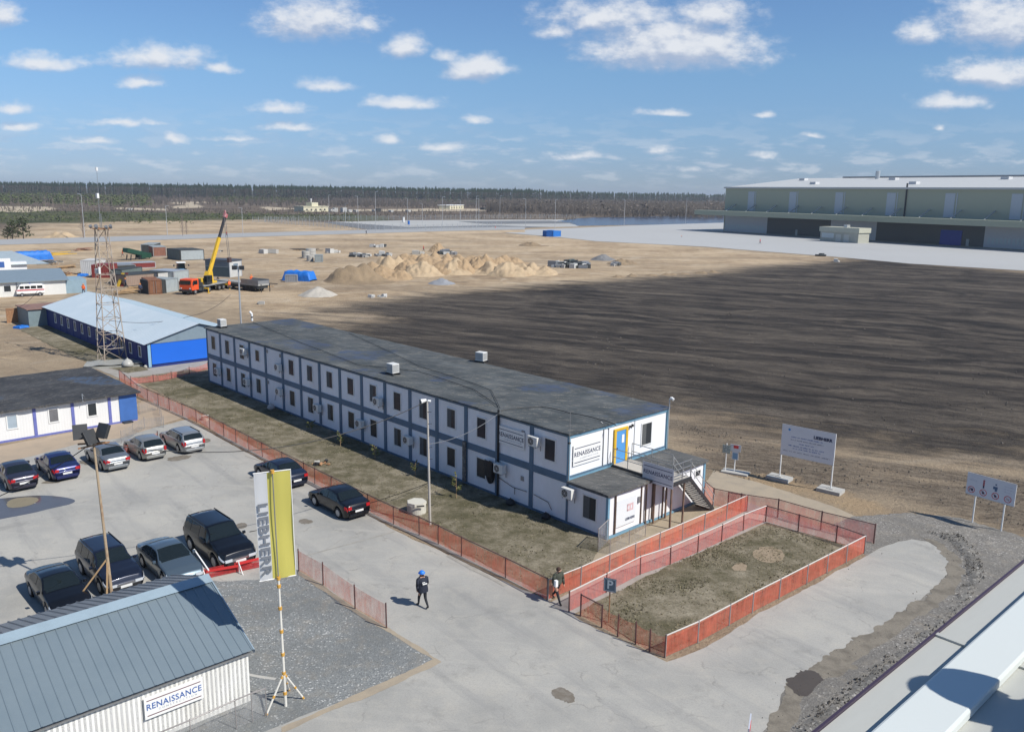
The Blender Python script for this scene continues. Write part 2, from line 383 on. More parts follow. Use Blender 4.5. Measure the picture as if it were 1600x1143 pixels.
def warpmap(rot, scale, ws_, amt):
    g_ = T(t, 'ShaderNodeNewGeometry').outputs['Position']; n_ = T(t, 'ShaderNodeTexNoise', i_Scale=ws_, i_Detail=3.0); t.links.new(g_, n_.inputs['Vector'])
    s_ = T(t, 'ShaderNodeVectorMath', operation='SCALE'); s_.inputs['Scale'].default_value = amt; t.links.new(n_.outputs['Color'], s_.inputs[0])
    a_ = T(t, 'ShaderNodeVectorMath', operation='ADD'); t.links.new(g_, a_.inputs[0]); t.links.new(s_.outputs[0], a_.inputs[1])
    m0 = T(t, 'ShaderNodeMapping'); m0.inputs['Rotation'].default_value = (0, 0, rot); t.links.new(a_.outputs[0], m0.inputs[0])
    m1 = T(t, 'ShaderNodeMapping'); m1.inputs['Scale'].default_value = scale; t.links.new(m0.outputs[0], m1.inputs[0]); return m1.outputs[0]
PS = warpmap(R(25), (.022, .30, 1), .02, 12)
PS2 = warpmap(R(19), (.008, .07, 1), .012, 22)
PS3 = warpmap(R(28), (.09, 1.3, 1), .05, 3)
nf = noisef(t, P0, 4, 6, .7); nm_ = noisef(t, P0, .35, 6, .65); nb = noisef(t, P0, .045, 6, .6); nbb = noisef(t, P0, .012, 5, .6)
PF = posmap(t, R(-8), (.008, .05, 1))
nstr = noisef(t, PF, 1.0, 6, .65)
sand = ramp(t, mathn(t, 'ADD', mathn(t, 'MULTIPLY', nb, .6), mathn(t, 'MULTIPLY', nm_, .4)), [(.36, (.27, .20, .13)), (.45, (.40, .30, .195)), (.54, (.52, .40, .265)), (.66, (.58, .47, .33))])
sand = mixc(t, mathn(t, 'MULTIPLY', ramp(t, nstr, [(.40, 1), (.52, 0.0)]), .45), sand, (.25, .20, .145))
sand = mixc(t, mathn(t, 'MULTIPLY', ramp(t, noisef(t, warpmap(R(-20), (.02, .22, 1), .02, 30), 1.0, 5, .6), [(.56, 0.0), (.64, 1.0)]), .55), sand, (.56, .47, .36))
sand = mixc(t, mathn(t, 'MULTIPLY', ramp(t, noisef(t, warpmap(R(35), (.02, .3, 1), .02, 40), 1.0, 6, .7), [(.57, 0.0), (.66, 1.0)]), .5), sand, (.20, .16, .12))
sand = mixc(t, mathn(t, 'MULTIPLY', ramp(t, nf, [(.4, 0.0), (.65, 1)]), .25), sand, (.22, .165, .11))
s1 = noisef(t, PS, 1.0, 8, .68); s2 = noisef(t, PS2, 1.0, 6, .6); s3 = noisef(t, PS3, 1.0, 6, .7)
ss = mathn(t, 'ADD', mathn(t, 'MULTIPLY', s1, .45), mathn(t, 'ADD', mathn(t, 'MULTIPLY', s2, .35), mathn(t, 'MULTIPLY', s3, .2)))
soil = ramp(t, ss, [(.42, (.026, .024, .022)), (.475, (.052, .045, .039)), (.53, (.105, .089, .072)), (.59, (.155, .13, .103)), (.68, (.21, .175, .138))])
soil = mixc(t, mathn(t, 'MULTIPLY', ramp(t, noisef(t, posmap(t, R(24), (.5, 1.8, 1)), 1.3, 8, .75), [(.42, 1), (.54, 0.0)]), .4), soil, (.035, .03, .027))
soil = mixc(t, mathn(t, 'MULTIPLY', ramp(t, nf, [(.45, 0.0), (.7, 1)]), .35), soil, (.045, .038, .033))
n5 = noisef(t, posmap(t, R(24), (.5, 1.6, 1)), 1.6, 8, .72)
tramp = ramp(t, mathn(t, 'ADD', mathn(t, 'MULTIPLY', n5, .55), mathn(t, 'MULTIPLY', mathn(t, 'ADD', nm_, s3), .225)), [(.38, (.075, .06, .048)), (.47, (.15, .12, .09)), (.54, (.215, .175, .13)), (.64, (.31, .255, .19))])
wob = mathn(t, 'MULTIPLY', mathn(t, 'SUBTRACT', s1, .5), 34)
wob2 = mathn(t, 'MULTIPLY', mathn(t, 'SUBTRACT', nm_, .5), 14)
wobb = mathn(t, 'MULTIPLY', mathn(t, 'SUBTRACT', nb, .5), 70)
scrub = ramp(t, nb, [(.38, (.085, .065, .052)), (.5, (.13, .10, .075)), (.62, (.17, .14, .10))])
scrub = mixc(t, ramp(t, nstr, [(.55, 0.0), (.68, 1.0)]), scrub, (.27, .22, .16))
green = ramp(t, nb, [(.4, (.05, .06, .028)), (.6, (.11, .105, .06))])
base = (.30, .225, .15)
c = mixc(t, smooth(mathn(t, 'ADD', A('sandy'), mathn(t, 'MULTIPLY', wob2, 2)), -4, 6), mixc(t, .5, sand, (.27, .22, .16)), sand)
c = mixc(t, smooth(mathn(t, 'ADD', A('scrub'), wobb), -6, 10), c, scrub)
c = mixc(t, smooth(mathn(t, 'ADD', A('green'), wobb), -2, 10), c, green)
c = mixc(t, smooth(mathn(t, 'ADD', A('pale'), mathn(t, 'MULTIPLY', wob2, .4)), -.5, 1.0), c, (.44, .37, .27))
c = mixc(t, smooth(mathn(t, 'ADD', A('soil'), mathn(t, 'ADD', wob, wob2)), -6.5, 6.5), c, soil)
c = mixc(t, smooth(mathn(t, 'ADD', A('tramp'), mathn(t, 'MULTIPLY', mathn(t, 'ADD', wob, wob2), .45)), -2.5, 2.5), c, tramp)
c = mixc(t, mathn(t, 'MULTIPLY', smooth(mathn(t, 'ADD', A('bright'), mathn(t, 'MULTIPLY', wob2, .5)), -.8, 1.5), .8), c, mixc(t, nf, (.46, .33, .2), (.36, .26, .155)))
t.links.new(c, b.inputs['Base Color']); b.inputs['Roughness'].default_value = .95; b.inputs['Specular IOR Level'].default_value = .15
bump(t, b, mathn(t, 'ADD', mathn(t, 'MULTIPLY', n5, 1.6), nf), .22, .9)
me.materials.append(m)
go_ = bpy.data.objects.new('ground', me); COL.objects.link(go_); tag(go_, kind='structure')
# ---- flat sheets
def jag(poly, step=.6, amp=.12, seed=0, closed=True):
    out = []; n = len(poly)
    for i in range(n if closed else n-1):
        a = Vector(poly[i][:2]); b_ = Vector(poly[(i+1) % n][:2]); k = max(1, int((b_-a).length/step))
        k = min(k, 160); nrm = (b_-a).orthogonal().normalized() if (b_-a).length > 0 else Vector((0, 0))
        for j in range(k):
            p = a.lerp(b_, j/k); q = noise.noise(Vector((p.x*.9+seed, p.y*.9, seed)))+.5*noise.noise(Vector((p.x*3, p.y*3+seed, seed)))
            out.append(p + nrm*q*amp*(1 if j else .3))
    return out
def smoothpoly(pts, it=2):
    P_ = [Vector(p[:2]) for p in pts]
    for _ in range(it):
        Q = []
        for i in range(len(P_)):
            a, b_ = P_[i], P_[(i+1) % len(P_)]; Q += [a.lerp(b_, .25), a.lerp(b_, .75)]
        P_ = Q
    return P_
def sheet(name, poly, z, mat, kind='structure', amp=.12, step=.6, seed=0, th=0):
    pts = jag(poly, step, amp, seed)
    n = len(pts); r_ = mathutils.geometry.delaunay_2d_cdt([Vector((p.x, p.y)) for p in pts], [(i, (i+1) % n) for i in range(n)], [], 1, 1e-5)
    me = bpy.data.meshes.new(name); me.from_pydata([(v.x, v.y, z) for v in r_[0]], [], [tuple(f) for f in r_[2]]); me.materials.append(mat)
    o = bpy.data.objects.new(name, me); COL.objects.link(o)
    if kind: o['kind'] = kind
    return o
# asphalt: pale dusty tarmac with tyre arcs, sand drifts and damp marks
m, t, b, o = _mat('dusty_asphalt'); P0 = posmap(t)
f1 = noisef(t, P0, .16, 5, .6); f2 = noisef(t, P0, 1.1, 6, .65); f3 = noisef(t, P0, 14, 3, .7)
fs_ = noisef(t, posmap(t, R(50), (.08, .9, 1)), 1, 6, .6); fs2 = noisef(t, posmap(t, R(8), (.06, 1.1, 1)), 1, 6, .6)
c = ramp(t, f1, [(.35, (.305, .300, .278)), (.52, (.37, .360, .330)), (.68, (.425, .41, .365))])
c = mixc(t, mathn(t, 'MULTIPLY', ramp(t, f2, [(.48, 0.0), (.68, 1.0)]), .35), c, (.45, .42, .36))
c = mixc(t, mathn(t, 'MULTIPLY', ramp(t, fs_, [(.52, 0.0), (.64, 1.0)]), .40), c, (.235, .235, .23))
c = mixc(t, mathn(t, 'MULTIPLY', ramp(t, fs2, [(.56, 0.0), (.66, 1.0)]), .30), c, (.45, .43, .385))
c = mixc(t, mathn(t, 'MULTIPLY', ramp(t, f3, [(.4, 0.0), (.7, 1.0)]), .30), c, (.20, .20, .195))
vo = T(t, 'ShaderNodeTexVoronoi', feature='DISTANCE_TO_EDGE', i_Scale=.22); wv = T(t, 'ShaderNodeVectorMath', operation='ADD'); t.links.new(P0, wv.inputs[0]); wn = T(t, 'ShaderNodeTexNoise', i_Scale=.9, i_Detail=6.0); t.links.new(P0, wn.inputs['Vector'])
ws = T(t, 'ShaderNodeVectorMath', operation='SCALE'); ws.inputs['Scale'].default_value = 1.6; t.links.new(wn.outputs['Color'], ws.inputs[0]); t.links.new(ws.outputs[0], wv.inputs[1]); t.links.new(wv.outputs[0], vo.inputs['Vector'])
c = mixc(t, mathn(t, 'MULTIPLY', mathn(t, 'MULTIPLY', ramp(t, vo.outputs['Distance'], [(.0, 1.0), (.012, 0.0)]), ramp(t, f2, [(.45, 0.0), (.6, 1.0)])), .45), c, (.15, .15, .145))
f6 = noisef(t, P0, .45, 8, .75); c = mixc(t, mathn(t, 'MULTIPLY', ramp(t, f6, [(.56, 0.0), (.66, 1.0)]), .45), c, (.22, .215, .20))
t.links.new(c, b.inputs['Base Color']); b.inputs['Roughness'].default_value = .9; b.inputs['Specular IOR Level'].default_value = .25
bump(t, b, f3, .01, .5); ASPH = m
def gravelm(name, ca, cb, cc_, scale):
    m, t, b, o = _mat(name); P0 = posmap(t)
    v = T(t, 'ShaderNodeTexVoronoi', i_Scale=scale); t.links.new(P0, v.inputs['Vector'])
    sx_ = T(t, 'ShaderNodeSeparateColor'); t.links.new(v.outputs['Color'], sx_.inputs[0])
    c = ramp(t, sx_.outputs[0], [(0, ca), (.55, cb), (.9, cb), (1.0, cc_)])
    f1 = noisef(t, P0, .25, 5, .6); f2 = noisef(t, P0, 1.5, 4)
    c = mixc(t, mathn(t, 'MULTIPLY', ramp(t, f1, [(.42, 0.0), (.62, 1.0)]), .7), c, tuple(k*.68 for k in cb))
    c = mixc(t, mathn(t, 'MULTIPLY', ramp(t, f2, [(.5, 0.0), (.7, 1.0)]), .3), c, (.30, .26, .20))
    t.links.new(c, b.inputs['Base Color']); b.inputs['Roughness'].default_value = .95; b.inputs['Specular IOR Level'].default_value = .2
    bump(t, b, v.outputs['Distance'], .02, .6); return m
GRAV = gravelm('grey_gravel', (.15, .158, .158), (.215, .225, .222), (.50, .50, .48), 17)
GRAV2 = gravelm('crushed_stone', (.125, .118, .108), (.215, .203, .183), (.42, .40, .37), 15)
GROUGH = gravelm('loose_rubble', (.075, .073, .07), (.19, .183, .168), (.42, .40, .37), 10)
# gravel yard on the right, a real heightfield
def hfield(name, poly, step, z0, hfun, mat, kind='structure', edge=.4):
    xs = [p.x for p in poly]; ys = [p.y for p in poly]
    X, Y = np.meshgrid(np.arange(min(xs), max(xs)+step, step), np.arange(min(ys), max(ys)+step, step), indexing='ij')
    D = sdist(X, Y, [(p.x, p.y) for p in poly])
    H_ = np.array([hfun(x, y) for x, y in zip(X.ravel(), Y.ravel())]).reshape(X.shape)
    Zz = z0 + H_*np.clip(D/edge, 0, 1)
    idx = -np.ones(X.shape, int); mb = MB(); ok = D > -step*.6
    cnt = 0
    for i in range(X.shape[0]):
        for j in range(X.shape[1]):
            if ok[i, j]: idx[i, j] = cnt; cnt += 1; mb.v.append((X[i, j], Y[i, j], Zz[i, j] if D[i, j] > 0 else z0-.03))
    for i in range(X.shape[0]-1):
        for j in range(X.shape[1]-1):
            q = (idx[i, j], idx[i+1, j], idx[i+1, j+1], idx[i, j+1])
            if min(q) >= 0: mb.f.append(q)
    ob = mb.build(name, mat, smooth=True); 
    if kind: ob['kind'] = kind
    return ob
def nz(x, y, s, k=0): return noise.noise(Vector((x*s, y*s, k)))
gy = pxpoly([(1290,822),(1330,806),(1420,800),(1500,808),(1600,838),(1720,860),(1900,980),(1700,1300),(1300,1500),(900,1500),(1000,1150),(1150,1000),(1350,870)])
road_poly = pxpoly([(-330,830),(-100,752),(0,722),(60,708),(120,692),(190,682),(240,668),(292,655),(350,688),(410,720),(475,752),(570,800),(610,825),(700,867),(780,905),(870,943),(905,968),(1000,1014),(1042,1034),(1105,1010),(1175,965),(1350,870)]) \
    + [Vector(p) for p in pxpoly([(1375,856),(1400,847),(1425,842),(1450,846),(1470,858),(1482,875),(1482,895),(1465,915),(1440,936),(1400,962),(1370,985),(1325,1010),(1290,1032),(1262,1048),(1236,1064),(1220,1085),(1218,1110),(1195,1140),(1160,1190)])] \
    + pxpoly([(1000,1500),(400,1600),(-300,1500),(-600,1000)])
_rp = [(p.x, p.y) for p in road_poly]
def gh(x, y):
    d = sdist(np.array([x]), np.array([y]), _rp)[0]
    return max(0, .05+.05*nz(x, y, .8)+.05*nz(x, y, 2.5, 4))*max(0, min(1, (-d-.55)/.8)) if d < 0 else 0
hfield('gravel_ground', gy, .35, .006, gh, GRAV2)
sheet('road', road_poly, .012, ASPH, amp=.10, step=.35)
berm = pxpoly([(1450,832),(1480,846),(1507,874),(1510,905),(1482,948),(1432,990),(1362,1042),(1312,1080),(1262,1118),(1212,1166),(1120,1230),(1150,1260),(1260,1200),(1330,1120),(1400,1060),(1460,1000),(1510,950),(1540,905),(1530,865),(1500,835)])
hfield('gravel_berm', berm, .16, .02, lambda x, y: .13+.16*abs(nz(x, y, 2.2, 2))+.14*nz(x, y, 5, 7)+.1*nz(x, y, .6, 1), GROUGH, edge=.9)
MUD = M('wet_mud', (.085, .07, .055), .35, 0, .3, (.05, .042, .036), 2)
DAMP = M('damp_grit', (.22, .195, .155), .8, 0, .8, (.10, .088, .07), 1.4, bmp=.02)
sheet('mud', smoothpoly(pxpoly([(1234,1062),(1262,1046),(1290,1030),(1325,1008),(1370,983),(1400,960),(1440,934),(1464,913),(1480,894),(1480,875),(1468,857),(1448,844),(1430,838),(1470,844),(1502,870),(1507,902),(1490,936),(1436,988),(1356,1044),(1306,1080),(1256,1120),(1216,1160),(1180,1190),(1190,1150),(1218,1100)]), 1), .018, DAMP, amp=.32, step=.10)
sheet('mud', smoothpoly(pxpoly([(1232,1062),(1245,1046),(1262,1046),(1278,1050),(1290,1058),(1276,1078),(1262,1088),(1240,1082)]), 1), .024, MUD, amp=.40, step=.07)
WATER = M('puddle_water', (.10, .098, .10), .12, 0, .2, spec=.6)
pud = smoothpoly(pxpoly([(-160,800),(-60,784),(10,778),(60,773),(100,776),(120,781),(112,787),(90,792),(40,804),(-40,818),(-160,840)]), 2)
sheet('puddle', pud, .018, WATER, amp=.15, step=.3, seed=3)
sheet('mud', smoothpoly(pxpoly([(8,786),(20,779),(45,776),(62,778),(55,786),(38,792),(14,794)]), 1), .024, M('silt', (.22, .19, .13), .8), amp=.12, step=.2)
def inside_(q): return sdist(np.array([q.x]), np.array([q.y]), _rp)[0] > .5
OIL = M('oil_stain', (.15, .128, .10), .8, 0, .7, (.24, .22, .19), 3)
for k, pts in enumerate(([(862,1078),(874,1073),(886,1076),(895,1084),(897,1096),(884,1100),(872,1092),(864,1090)], [(466,812),(478,810),(490,813),(486,818),(472,820)], [(365,822),(378,816),(388,819),(380,826),(368,827)],
      [(62,755),(80,748),(100,750),(88,756)], [(264,716),(290,710),(304,712),(288,718),(268,721)], [(312,688),(326,684),(328,689),(318,692)], [(120,722),(150,716),(160,722),(135,728)])):
    sheet('stain', smoothpoly(pxpoly(pts), 1), .019+.0005*k, OIL, amp=.30, step=.07, seed=k)
# old straight repair seams and pale scraped lines on the tarmac
SEAM = M('pale_seam', (.34, .325, .29), .9, 0, .5); 
for k, ((a, b_), w, mt) in enumerate(((((478,868),(618,830)), .12, SEAM), (((383,712),(412,722)), .08, SEAM), (((700,868),(790,915)), .25, SEAM))):
    p, q = G(*a), G(*b_); nrm = (q-p).to_2d().orthogonal().normalized()*w/2; p2, q2 = p.to_2d(), q.to_2d()
    sheet('seam', [p2-nrm, q2-nrm, q2+nrm, p2+nrm], .0225+.0007*k, mt, amp=.05, step=.3, seed=k)
TYM = M('tyre_dust', (.44, .425, .385), .9, 0, .6, (.33, .325, .31), 1.5)
for k, (cx_0, cy_0, rx_0, a0_, a1_) in enumerate(((370,770,7.5,60,150),(372,775,8.9,50,140),(600,1010,14,-20,60),(620,1020,15.6,-15,70),(300,850,12,10,90),(1150,1080,10,80,170),(900,1180,13,40,130),(560,900,9,170,260))):
    cc_0 = G(cx_0, cy_0); A0, A1 = R(a0_), R(a1_); w_ = .14
    pi_ = [Vector((cc_0.x+rx_0*math.cos(A0+(A1-A0)*i/16), cc_0.y+rx_0*math.sin(A0+(A1-A0)*i/16))) for i in range(17)]; po_ = [Vector((cc_0.x+(rx_0+w_)*math.cos(A0+(A1-A0)*i/16), cc_0.y+(rx_0+w_)*math.sin(A0+(A1-A0)*i/16))) for i in range(17)]
    if all(inside_(q) for q in (pi_[0], pi_[8], pi_[16])): sheet('tyre_mark', pi_+po_[::-1], .0135+.0006*k, TYM, amp=.04, step=.3, seed=k)
# grey gravel corner with the flag
gp = [Vector(p) for p in pxpoly([(290,902),(345,908),(400,906),(466,890),(505,918),(555,952),(604,982),(640,1004),(672,1026),(680,1031),(660,1040),(600,1070),(560,1087),(500,1108),(420,1140),(300,1200),(100,1300),(-200,1400)])]
gp += [Vector(p) for p in pxpoly([(-500,1250),(-400,1120),(-100,1010),(150,940)])]
sheet('gravel_patch', gp, .016, GRAV, amp=.08, step=.25)
SANDS = M('sand_drift', (.36, .30, .22), .95, 0, .6, (.24, .21, .17), 1.0)
kb = pxpoly([(466,888),(505,914),(555,949),(604,979),(640,1001),(683,1029),(690,1034),(600,1078),(500,1118),(440,1146),(440,1136),(560,1083),(660,1038),(676,1030),(636,1006),(552,956),(466,897)])
sheet('kerb_sand', kb, .020, SANDS, amp=.10, step=.2)
# sand strip before the low container block, between lot and fence
ss_ = pxpoly([(-120,730),(0,697),(215,655),(215,630),(225,625),(292,650),(240,668),(190,684),(120,694),(60,710),(0,724),(-120,760)])
sheet('sand_strip', ss_, .016, M('strip_sand', (.38, .30, .22), .95, 0, .6, (.27, .23, .18), .8), amp=.15, step=.4)
PATH = M('worn_concrete', (.33, .31, .28), .9, 0, .6, (.22, .20, .17), 1)
sheet('path', pxpoly([(140,572),(200,596),(225,622),(292,655),(300,650),(350,685),(420,722),(500,765),(570,800),(700,862),(860,938),(862,932),(700,855),(575,793),(420,712),(300,640),(225,608),(205,590),(325,574),(330,562),(232,574),(200,560)]), .020, PATH, amp=.06, step=.4)
sheet('path', pxpoly([(858,942),(952,894),(1100,818),(1167,784),(1300,830),(1350,856),(1340,856),(1198,816),(1040,890),(890,962)]), .021, PATH, amp=.05, step=.4)
sheet('path', pxpoly([(952,852),(1098,780),(1115,745),(1167,765),(1165,790),(940,900),(900,905),(935,860)]), .014, M('trodden_sand', (.34, .28, .2), .95, 0, .6, (.2, .18, .13), 1), amp=.1, step=.4)
sheet('path', pxpoly([(1115,735),(1190,755),(1300,790),(1370,822),(1365,850),(1215,808),(1100,775),(1098,760)]), .015, SANDS, amp=.1, step=.5)
# lawns
m, t, b, o = _mat('dry_grass'); P0 = posmap(t)
f1 = noisef(t, P0, .12, 6, .65); f2 = noisef(t, P0, .9, 6, .7); f3 = noisef(t, P0, 9, 4, .75)
c = ramp(t, mathn(t, 'ADD', mathn(t, 'MULTIPLY', f1, .5), mathn(t, 'MULTIPLY', f2, .5)), [(.40, (.095, .088, .052)), (.47, (.16, .142, .097)), (.54, (.25, .22, .162)), (.61, (.32, .285, .215))])
c = mixc(t, mathn(t, 'MULTIPLY', ramp(t, f3, [(.4, 0.0), (.68, 1.0)]), .55), c, (.075, .068, .042))
t.links.new(c, b.inputs['Base Color']); b.inputs['Roughness'].default_value = 1; b.inputs['Specular IOR Level'].default_value = .1; bump(t, b, f3, .05, .9); LAWN = m
lawn1 = pxpoly([(205,592),(325,574),(345,590),(600,690),(886,808),(955,850),(935,862),(900,902),(860,932),(700,852),(575,790),(420,709),(300,637)])
lawn2 = pxpoly([(912,952),(1040,885),(1196,820),(1348,857),(1180,945),(1040,1020),(985,1000)])
lawn3 = pxpoly([(85,505),(232,578),(200,583),(150,570),(120,560),(30,515)])
lawns = [lawn1, lawn2, lawn3]
for k, pl in enumerate(lawns): sheet('lawn', pl, .026+.004*k, LAWN, amp=.18, step=.4, seed=k)
BARE = M('bare_sand_patch', (.30, .235, .165), .95, 0, .7, (.2, .16, .1), 2, bmp=.03)
for k, pts in enumerate(([(1175,862),(1195,852),(1218,860),(1228,872),(1205,880),(1180,874)], [(1140,885),(1160,878),(1170,886),(1150,894)])):
    sheet('bare_patch', smoothpoly(pxpoly(pts), 1), .036, BARE, amp=.5, step=.2, seed=k)
# grass tufts: one mass of blades over the lawns
mb = MB(); rg = random.Random(3)
def inpoly(x, y, poly):
    r_ = False
    for i in range(len(poly)):
        x0, y0 = poly[i-1][:2]; x1, y1 = poly[i][:2]
        if (y0 > y) != (y1 > y) and x < (x1-x0)*(y-y0)/(y1-y0)+x0: r_ = not r_
    return r_
for pl, cnt in ((lawn1, 9500), (lawn2, 7000), (lawn3, 1500)):
    xs = [p.x for p in pl]; ys = [p.y for p in pl]; k = 0
    while k < cnt:
        x = rg.uniform(min(xs), max(xs)); y = rg.uniform(min(ys), max(ys))
        if not inpoly(x, y, pl): continue
        k += 1
        if noise.noise(Vector((x*.35, y*.35, 9))) < -.05 and rg.random() < .8: continue
        h = rg.uniform(.03, .09)*(1.2+noise.noise(Vector((x*.5, y*.5, 2)))); 
        for _ in range(2):
            a = rg.uniform(0, 6.28); dx, dy = math.cos(a)*rg.uniform(.015, .045), math.sin(a)*.03
            mb.add([(x-dx, y-dy, .02), (x+dx, y+dy, .02), (x+rg.uniform(-.09, .09), y+rg.uniform(-.09, .09), h)], [(0, 1, 2)])
GB = M('grass_blades', (.23, .20, .13), .9, 0, .7, (.13, .125, .065), .7)
go_ = mb.build('dry_grass', GB); tag(go_, 'short dry yellow green grass on the fenced lawns', 'grass', kind='stuff')
# clods and stones strewn over the worked ground
mb = MB(); rg = random.Random(31)
def stone(x, y, s, z=0):
    a = rg.uniform(0, 6.28); c_, s_ = math.cos(a)*s, math.sin(a)*s; h = s*rg.uniform(.5, 1.0)
    k = [rg.uniform(.7, 1.2) for _ in range(5)]
    mb.add([(x-c_*k[0], y-s_*k[0], z-.03), (x+s_*k[1]*.8, y-c_*k[1]*.8, z-.03), (x+c_*k[2], y+s_*k[2], z-.03), (x-s_*k[3]*.8, y+c_*k[3]*.8, z-.03), (x+c_*.1, y+s_*.1, z+h), (x+s_*.35, y-c_*.3, z+h*k[4]*.8)], [(0,1,5,4), (1,2,5), (2,3,4,5), (3,0,4)])
TR_ = [(p.x, p.y) for p in TRAMP]; FD_ = [(p.x, p.y) for p in pxpoly([(1060,645),(1600,700),(1600,560),(1200,480),(900,500),(850,560)])]; GR_ = [(p.x, p.y) for p in gy]; BE_ = [(p.x, p.y) for p in berm]; GP_ = [(p.x, p.y) for p in pxpoly([(345,910),(466,892),(604,984),(676,1030),(560,1085),(440,1132),(400,1100),(395,1010)])]
for pl, cnt, s0, s1 in ((TR_, 1500, .03, .13), (FD_, 1500, .06, .18), (GR_, 1500, .02, .06), (BE_, 1600, .02, .07), (GP_, 500, .015, .035)):
    xs = [p[0] for p in pl]; ys = [p[1] for p in pl]; k = 0
    while k < cnt:
        x = rg.uniform(min(xs), max(xs)); y = rg.uniform(min(ys), max(ys))
        if not inpoly(x, y, pl): continue
        k += 1
        if noise.noise(Vector((x*.12, y*.3, 4))) < 0 and rg.random() < .7 and pl is not GP_: continue
        if pl is GR_ and inside_(Vector((x, y))): continue
        stone(x, y, rg.uniform(s0, s1)*rg.random()**.5, .12 if pl is BE_ else .02)
m, t, b, o = _mat('loose_stones'); vv_ = noisef(t, posmap(t), 2.0, 2); c = ramp(t, vv_, [(.38, (.05, .044, .038)), (.5, (.09, .079, .066)), (.62, (.15, .132, .11))]); t.links.new(c, b.inputs['Base Color']); b.inputs['Roughness'].default_value = .95
tag(mb.build('loose_stones', m), 'loose clods and stones strewn over the bare ground and gravel', 'stones', kind='stuff')
# ---- far road, apron, basin and pond
APR = M('pale_concrete_slabs', (.40, .405, .40), .85, 0, .3, (.33, .33, .32), .02)
sheet('apron', pxpoly([(640,357),(790,356),(820,359),(905,356),(1000,352),(1132,348),(1500,330),(2600,360),(2600,540),(1800,447),(1600,423),(1420,412),(1300,401),(1200,393.5),(1100,385.5),(930,377),(876,371),(780,363),(640,362)]), .07, APR, amp=.3, step=4)
RD = M('far_road_tarmac', (.33, .335, .335), .9, 0, .3, (.27, .265, .25), .1)
ln = [(-300,398),(0,379),(130,375.5),(400,367.5),(560,363),(700,359),(820,357.5)]
lo = [(820,362),(700,364.5),(560,369),(400,374),(130,384),(0,388),(-300,408)]
# raised bank: the far road runs on a low sand embankment
top = pxpoly(ln); bot = pxpoly(lo)[::-1]
mb = MB(); rows = []
for p, q in zip(top, bot):
    n_ = (q-p).to_2d().normalized(); v3 = lambda a, k, z: (a.x+n_.x*k, a.y+n_.y*k, z)
    rows.append([v3(p, -3, -.05), v3(p, 0, 1.0), v3(q, 0, 1.0), v3(q, 5, .2), v3(q, 9, -.1)])
mb.grid(rows); ob = mb.build('embankment', M('bank_sand', (.42, .33, .225), .95, 0, .7, (.27, .2, .13), .12, bmp=.2)); ob['kind'] = 'structure'
mb = MB(); mb.grid([[(p.x, p.y, 1.06), (q.x, q.y, 1.06)] for p, q in zip(top, bot)]); ob = mb.build('road', RD); ob['kind'] = 'structure'
WAT = M('pond_water', (.05, .065, .10), .25, 0, .15, spec=.6)
sheet('water', pxpoly([(870,345.5),(905,341),(930,339.5),(1000,338.5),(1060,337),(1140,336),(1300,335),(1300,344),(1132,350),(1000,351.5),(905,353),(890,349)]), .05, WAT, amp=2.5, step=5)
sheet('apron', pxpoly([(510,347),(640,344),(880,343),(905,354),(800,356),(650,357)]), .045, M('basin_concrete', (.40, .40, .385), .9, 0, .4, (.3, .3, .28), .03), amp=.4, step=4)
for pts in ([(505,347.5),(520,347),(640,355),(770,352),(860,355),(640,362),(580,360)], [(715,346.2),(860,345),(900,349),(760,350)]):
    sheet('basin', pxpoly(pts), .10 if pts[0][0] < 600 else .12, M('basin_grey', (.17, .175, .18), .8, 0, .4, None, .05), amp=.4, step=3)
# ---- heaps
def heap(name, label, pxc, wpx, hp, mat, deep=1.0, seed=0, cat='pile', group=None, rough=.25, peaks=1, nseg=44):
    c0 = G(*pxc); w = hpx(c0, wpx)/2; h = hpx(c0, hp); rg = random.Random(seed)
    pk = [(rg.uniform(-.55, .55) if peaks > 1 else 0, rg.uniform(-.3, .3) if peaks > 1 else 0, rg.uniform(.75, 1)) for _ in range(peaks)]
    mb = MB(); P_ = []
    for i in range(nseg+1):
        row = []
        for j in range(nseg+1):
            u, v = i/nseg*2-1, j/nseg*2-1
            r_ = math.hypot(u, v)
            if peaks == 1: k = max(0, 1-r_)*1.08 if r_ > .14 else .929-.35*(.14-r_)*0
            else: k = min(max(0, (1-r_**2))*1.6, max(hh*max(0, 1-math.hypot(u-a, v-b_)*1.6) for a, b_, hh in pk)+.25*max(0, 1-r_))
            n1 = noise.noise(Vector((u*2.2+seed, v*2.2, seed*1.7))); n2 = noise.noise(Vector((u*7+seed, v*7, seed)))
            z = h*k*(1+rough*1.6*n1)+h*rough*.5*n2*min(1, k*3)
            row.append((u*w*(1+.12*n1), v*w*deep*(1+.12*n1), z-.04 if r_ < 1 else -.3))
        P_.append(row)
    mb.grid(P_); o_ = mb.build(name, mat, smooth=True, loc=c0)
    return tag(o_, label, cat, group)
SANDH = M('heap_sand', (.40, .285, .17), .95, 0, .6, (.25, .175, .105), .35, bmp=.25)
SANDL = M('heap_light_sand', (.47, .36, .23), .95, 0, .6, (.31, .22, .135), .4, bmp=.25)
SANDB = M('heap_brown_sand', (.27, .20, .125), .95, 0, .6, (.17, .13, .085), .4, bmp=.25)
heap('sand_heap', 'long brown sand heap left of the big sand ridge', (560,440), 118, 25, SANDB, .8, 1, peaks=3)
heap('sand_heap', 'tan sand heap joined to the left front of the sand ridge', (610,436), 70, 22, SANDH, .9, 2, peaks=2)
heap('sand_heap', 'small pale grey cone of crushed stone nearest the dark field', (497,461), 62, 14, M('pale_stone', (.42, .39, .34), .95, 0, .4), 1, 3, cat='pile', rough=.1)
